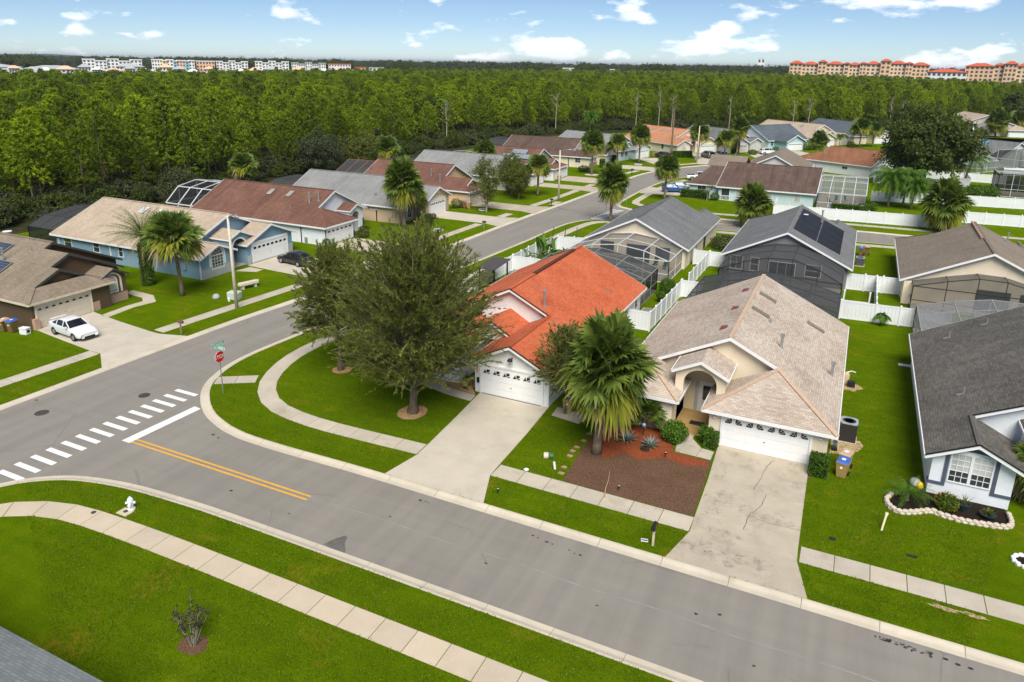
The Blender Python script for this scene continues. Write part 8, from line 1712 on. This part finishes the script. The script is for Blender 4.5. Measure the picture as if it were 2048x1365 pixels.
# broadleaf belt beyond the pines and around the far houses at the right
def oak_crown(seed, mat):
    g = np.random.default_rng(seed); return np_mesh('crown', *blob_leaves(g, 150, 34, np.array([0, 0, 6.2]), np.array([5.4, 5.4, 4.2]), 1.15, .75, .5, .9), LF[mat])
OAK_C = [oak_crown(121, 'oak'), oak_crown(122, 'oak'), oak_crown(123, 'grey_green')]; OAK_T = wood(limb_skeleton(np.random.default_rng(124), .32, 6, 9, 4.2, 2.2), M['bark']); g = np.random.default_rng(77); osrc = []
oaks = []
while len(oaks) < 60:
    az = g.uniform(-8, 11); r = g.uniform(430, 830); x, y = r*math.sin(R(az)), r*math.cos(R(az))
    if all((x-a)**2+(y-b)**2 > 70 for a, b in oaks): oaks.append((x, y))
oaks += [(66, 372), (76, 380), (84, 372), (92, 392), (60, 398), (72, 404), (100, 410), (50, 415), (88, 352), (79, 345), (68, 335), (60, 352)]
for i, (x, y) in enumerate(oaks):
    t = thing('broadleaf_tree', 'dark round topped tree among the houses before the cream hotels', 'tree', (x, y, -.1), g.uniform(0, 6), 'broadleaf trees before the hotels'); s = g.uniform(.85, 1.4) if i < 60 else g.uniform(1.15, 1.5); t.scale = (s, s, s*g.uniform(.9, 1.05)); a = obj('trunk', OAK_T, None, t); b = obj('crown', OAK_C[i % 3], None, t)
    if i < 3: osrc.append((b, a))
P = []
for k in range(1500):
    az = g.uniform(-64, 12); r = far_r(az)+g.uniform(-120, 190)
    if az > 0: r = g.uniform(480, 860)
    P.append((r*math.sin(R(az)), r*math.cos(R(az))))
scatter('broadleaf_belt', 'dull green broadleaf belt where the pines end', 'wood', P, osrc, .7, 1.2, 17)
P = []
for k in range(9000):
    az = g.uniform(-66, 15); r = 1050*(5.5**(g.random()**1.25)); 
    c_ = math.sin(r*.004+az*.35)+math.sin(az*1.3+r*.0013)
    if c_ < -.3 and r < 3000: continue
    P.append((r*math.sin(R(az)), r*math.cos(R(az))))
scatter('distant_wood', 'far woods fading towards the horizon', 'wood', P, osrc, .9, 2.2, 27)
P = []
E_P = resample(np.array(NEAR_EDGE, float), .75); E_N = normals2(E_P)
for a, b in zip(E_P, E_N):
    for k in range(2): q = a+b*g.uniform(-1.5, 11); P.append((q[0], q[1]))
scatter('undergrowth', 'low scrub along the foot of the pine wood', 'scrub', P, osrc, .16, .42, 37, -.9)
# low far hills
hm = MB(); az_s = np.linspace(-70, 16, 60)
for d_, amp in ((7200, 1), (7800, 1)):
    pass
ridge_pts = []
for az in az_s: r = 8000; hgt_ = 12+20*math.exp(-((az+60)/10)**2)+8*math.sin(az*.4)+6*math.sin(az*1.1+1); ridge_pts.append((r*math.sin(R(az)), r*math.cos(R(az)), hgt_))
for a, b in zip(ridge_pts[:-1], ridge_pts[1:]): hm.poly([(a[0]*.92, a[1]*.92, -1), (b[0]*.92, b[1]*.92, -1), b, a]); hm.poly([a, b, (b[0]*1.1, b[1]*1.1, -1), (a[0]*1.1, a[1]*1.1, -1)])
struct(hm.build('hills', flat('far_wooded_hills', (.030, .048, .022), 1, .05, var=.3, scale=.01)))

# ================================================================== FAR BUILDINGS
def polar(az, r): return (r*math.sin(R(az)), r*math.cos(R(az)))
M['hotel'] = stucco('hotel_cream', (.80, .60, .40)); M['hotel2'] = stucco('hotel_sand', (.76, .52, .32)); M['hotel_roof'] = flat('red_tile_roof', (.52, .115, .055), .9, .1, var=.12, scale=.3); M['far_white'] = stucco('far_white_wall', (.82, .82, .80)); M['far_grey'] = flat('far_grey_roof', (.42, .43, .44), .8, .2); M['far_glass'] = flat('far_dark_window', (.10, .085, .075), .4, .4); M['teal_wall'] = stucco('teal_wall', (.20, .55, .60)); M['yellow_wall'] = stucco('yellow_wall', (.85, .60, .18)); M['orange_wall'] = stucco('peach_far_wall', (.80, .50, .34))
win_me = {}
def far_block(label, az0, az1, r, hh, mat, roofmat, rows, cols, depth=16, rot=0, bays=None, name='apartment_block', roof='flat', cat='building', winw=.55, winmat=None):
    p0, p1 = Vector((*polar(az0, r), 0)), Vector((*polar(az1, r), 0)); w = (p1-p0).length; c = (p0+p1)/2; ang = math.atan2(p1.y-p0.y, p1.x-p0.x)+rot
    t = thing(name, label, cat, (c.x, c.y, 0), ang, None); bays = bays or [(0, 1, 1.0, 0, mat)]
    for a, b, hf, off, bm in bays:
        xa, xb = -w/2+a*w, -w/2+b*w; H_ = hh*hf; MB().box(xa, xb, -off, depth, 0, H_).build('wall', bm, t)
        if roof == 'hip': m = MB(); o_ = 1.2; rz_ = min(3.2, (xb-xa)*.28); m.add([(xa-o_, -off-o_, H_), (xb+o_, -off-o_, H_), (xb+o_, depth+o_, H_), (xa-o_, depth+o_, H_), (xa+(xb-xa)*.35, depth*.45, H_+rz_), (xb-(xb-xa)*.35, depth*.45, H_+rz_)], [(0,1,5,4),(1,2,5),(2,3,4,5),(3,0,4),(0,3,2,1)]); m.build('roof', roofmat, t)
        else: MB().box(xa-.5, xb+.5, -off-.5, depth+.5, H_, H_+.9).build('roof', roofmat, t)
        nc = max(1, int(round(cols*(b-a)))); stp = (xb-xa)/nc; fh = H_/rows
        for i in range(nc):
            for j in range(rows):
                key = (round(stp*winw, 2), round(fh*.52, 2))
                if key not in win_me: q = MB().box(-key[0]/2, key[0]/2, -.12, .10, -key[1]/2, key[1]/2); win_me[key] = mesh_from('window', q.v, q.f)
                if not win_me[key].materials: win_me[key].materials.append(winmat or M['far_glass'])
                q = obj('window', win_me[key], None, t); q.location = (xa+stp*(i+.5), -off-.05, fh*(j+.55))
    return t
hb = [(0, .095, .93, 0, M['hotel2']), (.095, .215, .90, -2, M['hotel']), (.215, .275, 1.0, 2, M['hotel2']), (.275, .405, .92, -1, M['hotel']), (.405, .445, .95, 2, M['hotel2']), (.445, .52, .90, -1, M['hotel']), (.52, .565, .96, 2, M['hotel2']), (.565, .665, .94, -1, M['hotel']), (.665, .735, 1.05, 3, M['hotel2']), (.735, .84, .97, -1, M['hotel']), (.84, .885, .98, 2, M['hotel2']), (.885, 1, .92, 1, M['hotel2'])]
far_block('long cream hotel with red roofs on the horizon at the right', -5.45, 3.3, 900, 28.0, M['hotel'], M['hotel_roof'], 7, 34, 18, 0, hb, 'hotel', 'hip', 'hotel')
far_block('second cream hotel with red roofs at the right edge of the horizon', 5.35, 12.0, 880, 27.5, M['hotel'], M['hotel_roof'], 7, 26, 18, 0, [(0, .24, .93, 0, M['hotel2']), (.24, .32, .97, -2, M['hotel']), (.32, .42, 1.02, 2, M['hotel2']), (.42, .55, .95, -1, M['hotel']), (.55, .62, 1.0, 2, M['hotel2']), (.62, 1, .94, 0, M['hotel'])], 'hotel', 'hip', 'hotel')
far_block('low cream building with a wide red roof between the two hotels', 3.2, 5.5, 870, 19.5, M['far_white'], M['hotel_roof'], 4, 8, 14, 0, None, 'hotel_wing', 'hip')
wb = [(0, .2, 1, 0, M['far_white']), (.2, .4, .92, 2, M['far_white']), (.4, .6, 1.03, -1, M['far_white']), (.6, .8, .92, 2, M['far_white']), (.8, 1, 1, 0, M['far_white'])]
far_block('white apartment block with arched rooftops, leftmost on the horizon', -55.1, -51.6, 930, 19.0, M['far_white'], M['far_white'], 6, 16, 16, 0, wb)
far_block('lower white block with blue grey windows before the leftmost apartments', -53.2, -51.5, 860, 13.0, M['far_white'], M['far_grey'], 4, 8, 14, 0, None, 'apartment_block', 'hip')
far_block('white apartment block with yellow and teal panels', -51.0, -48.3, 910, 19.6, M['far_white'], M['far_white'], 6, 14, 16, 0, [(0, .25, 1, 0, M['far_white']), (.25, .34, .96, 1, M['yellow_wall']), (.34, .5, 1.0, -1, M['far_white']), (.5, .58, .94, 1, M['teal_wall']), (.58, .78, .97, 0, M['orange_wall']), (.78, .86, .95, 1, M['teal_wall']), (.86, 1, .98, 0, M['far_white'])])
far_block('pale tan block right of the colourful apartments', -48.2, -47.0, 930, 18.6, M['orange_wall'], M['far_white'], 5, 6)
far_block('white apartment block with stepped roofs, fourth from the left', -46.9, -44.8, 950, 18.6, M['far_white'], M['far_white'], 6, 12, 16, 0, wb); far_block('white apartment block, fifth from the left', -44.3, -42.0, 960, 19.0, M['far_white'], M['far_white'], 6, 12, 16, 0, wb); far_block('long white apartment block, sixth from the left', -41.8, -39.4, 980, 18.0, M['far_white'], M['far_grey'], 6, 14, 16, 0, wb); far_block('white apartment block with red accents, seventh from the left', -39.2, -37.6, 1000, 17.2, M['far_white'], M['hotel_roof'], 5, 8)
for k, (a, b, r, hh, l_) in enumerate(((-62, -58.5, 900, 11, 'long grey roofed shed at the far left horizon'), (-58.4, -55.4, 880, 10, 'grey roofed shed right of the long one'), (-61, -57, 800, 8, 'low pale shed before the far left sheds'))): far_block(l_, a, b, r, hh, M['far_white'], M['far_grey'], 2, 8, 40, 0, None, 'warehouse', 'hip')
for k, (a, w_, r, hh, mt, rf, l_) in enumerate(((-43.5, 2.6, 820, 9, 'far_white', 'far_grey', 'row of white low houses before the apartments, left part'), (-40.5, 2.4, 840, 9, 'far_white', 'far_grey', 'row of white low houses before the apartments, right part'), (-37.0, .9, 1050, 13, 'orange_wall', 'hotel_roof', 'orange gabled building left of the horizon gap'), (-36.0, 1.6, 1150, 12, 'far_white', 'far_grey', 'white low block in the horizon gap'), (-33.5, 1.4, 1300, 13, 'far_white', 'far_white', 'small white block on the horizon, left of centre'), (-27.8, .35, 1500, 26, 'far_white', 'far_white', 'slim white tower on the horizon'), (-21.6, 1.9, 1400, 14, 'far_white', 'far_white', 'white low complex at the middle of the horizon'), (-20.4, .8, 2600, 30, 'far_grey', 'teal_wall', 'blue grey dome like building on the horizon'), (-18.6, 1.5, 1400, 13, 'far_white', 'far_white', 'white strip of buildings right of the middle'), (-16.0, .18, 1500, 24, 'far_white', 'far_white', 'thin white mast tower right of the middle'), (-13.0, 1.2, 1500, 15, 'far_white', 'orange_wall', 'white and tan block before the hotels'), (-9.6, 1.3, 1450, 14, 'far_white', 'far_white', 'white scalloped hall left of the hotels'), (-7.4, .5, 2200, 44, 'far_white', 'far_white', 'pale tower just left of the hotels'))): far_block(l_, a-w_/2, a+w_/2, r, hh, M[mt], M[rf], 3, max(1, int(w_*4)), 18, 0, None, 'distant_building')
for k in range(26):
    a = -61+k*.98+g.uniform(-.2, .2); w_ = g.uniform(.55, 1.0); far_block(('white low house %s in the far row at the left horizon' % ('left of the apartments' if a < -55 else 'before the white apartments' if a < -45 else 'right of the colourful block')), a-w_/2, a+w_/2, g.uniform(760, 900), g.uniform(8.5, 13), M['far_white'], M[('far_grey', 'far_white', 'orange_wall')[k % 3]], 3, 4, 14, 0, None, 'distant_house', 'hip', 'house')['group'] = 'white houses on the left horizon'
# red roofed villas among the trees below the hotels
for k, (x, y, rz_, l_) in enumerate(((66, 470, .2, 'coral roofed villa among the trees at the right edge'), (30, 640, .1, 'white villa with grey roof below the first hotel'), (14, 700, -.1, 'small white villa below the middle of the first hotel'), (52, 690, .3, 'white villa below the right end of the first hotel'), (-28, 655, 0, 'grey roofed house below the left end of the first hotel'), (74, 600, .2, 'pale villa below the second hotel'))):
    t = thing('villa', l_, 'house', (x, y, 0), rz_); MB().box(-9, 9, -6, 6, 0, 6.5 if k != 0 else 5.5).build('wall', M['far_white'] if k else stucco('coral_wall', (.72, .52, .42)), t); m = MB(); z = 6.5 if k != 0 else 5.5; m.add([(-10, -7, z), (10, -7, z), (10, 7, z), (-10, 7, z), (-5, 0, z+3), (5, 0, z+3)], [(0,1,5,4),(1,2,5),(2,3,4,5),(3,0,4)]); m.build('roof', M['far_grey'] if k in (1, 4) else (flat('coral_roof', (.62, .26, .17), .9, .1) if k == 0 else M['far_white']), t)
    for q in range(4): MB().box(-7+q*4, -5.4+q*4, -6.1, -5.95, 1.2, 2.8).build('window', M['far_glass'], t)
# ================================================================== AIR
def haze():
    m, nt, out = nodes('haze'); v = N(nt, 'ShaderNodeVolumePrincipled', {'Color': (.80, .88, 1.0, 1), 'Density': HAZE, 'Anisotropy': .2}); nt.links.new(v.outputs[0], out.inputs['Volume'])
    o = MB().box(-16500, 16500, -2500, 26500, -1.2, 60).build('haze', m); tag(o, 'thin summer haze over the whole neighbourhood', 'haze', None, 'stuff'); return o
HAZE = 7e-5
if HAZE > 0: haze()

# lettering becomes real mesh
bpy.context.view_layer.update(); _dg = bpy.context.evaluated_depsgraph_get()
for o_ in TEXTS:
    me = bpy.data.meshes.new_from_object(o_.evaluated_get(_dg)); nn_, pa_, lo_, ro_ = o_.name, o_.parent, o_.location.copy(), o_.rotation_euler.copy(); mt_ = o_.data.materials[0]
    bpy.data.objects.remove(o_); q = bpy.data.objects.new(nn_.split('.')[0], me); COL.objects.link(q); q.parent = pa_; q.location = lo_; q.rotation_euler = ro_
    if not me.materials: me.materials.append(mt_)
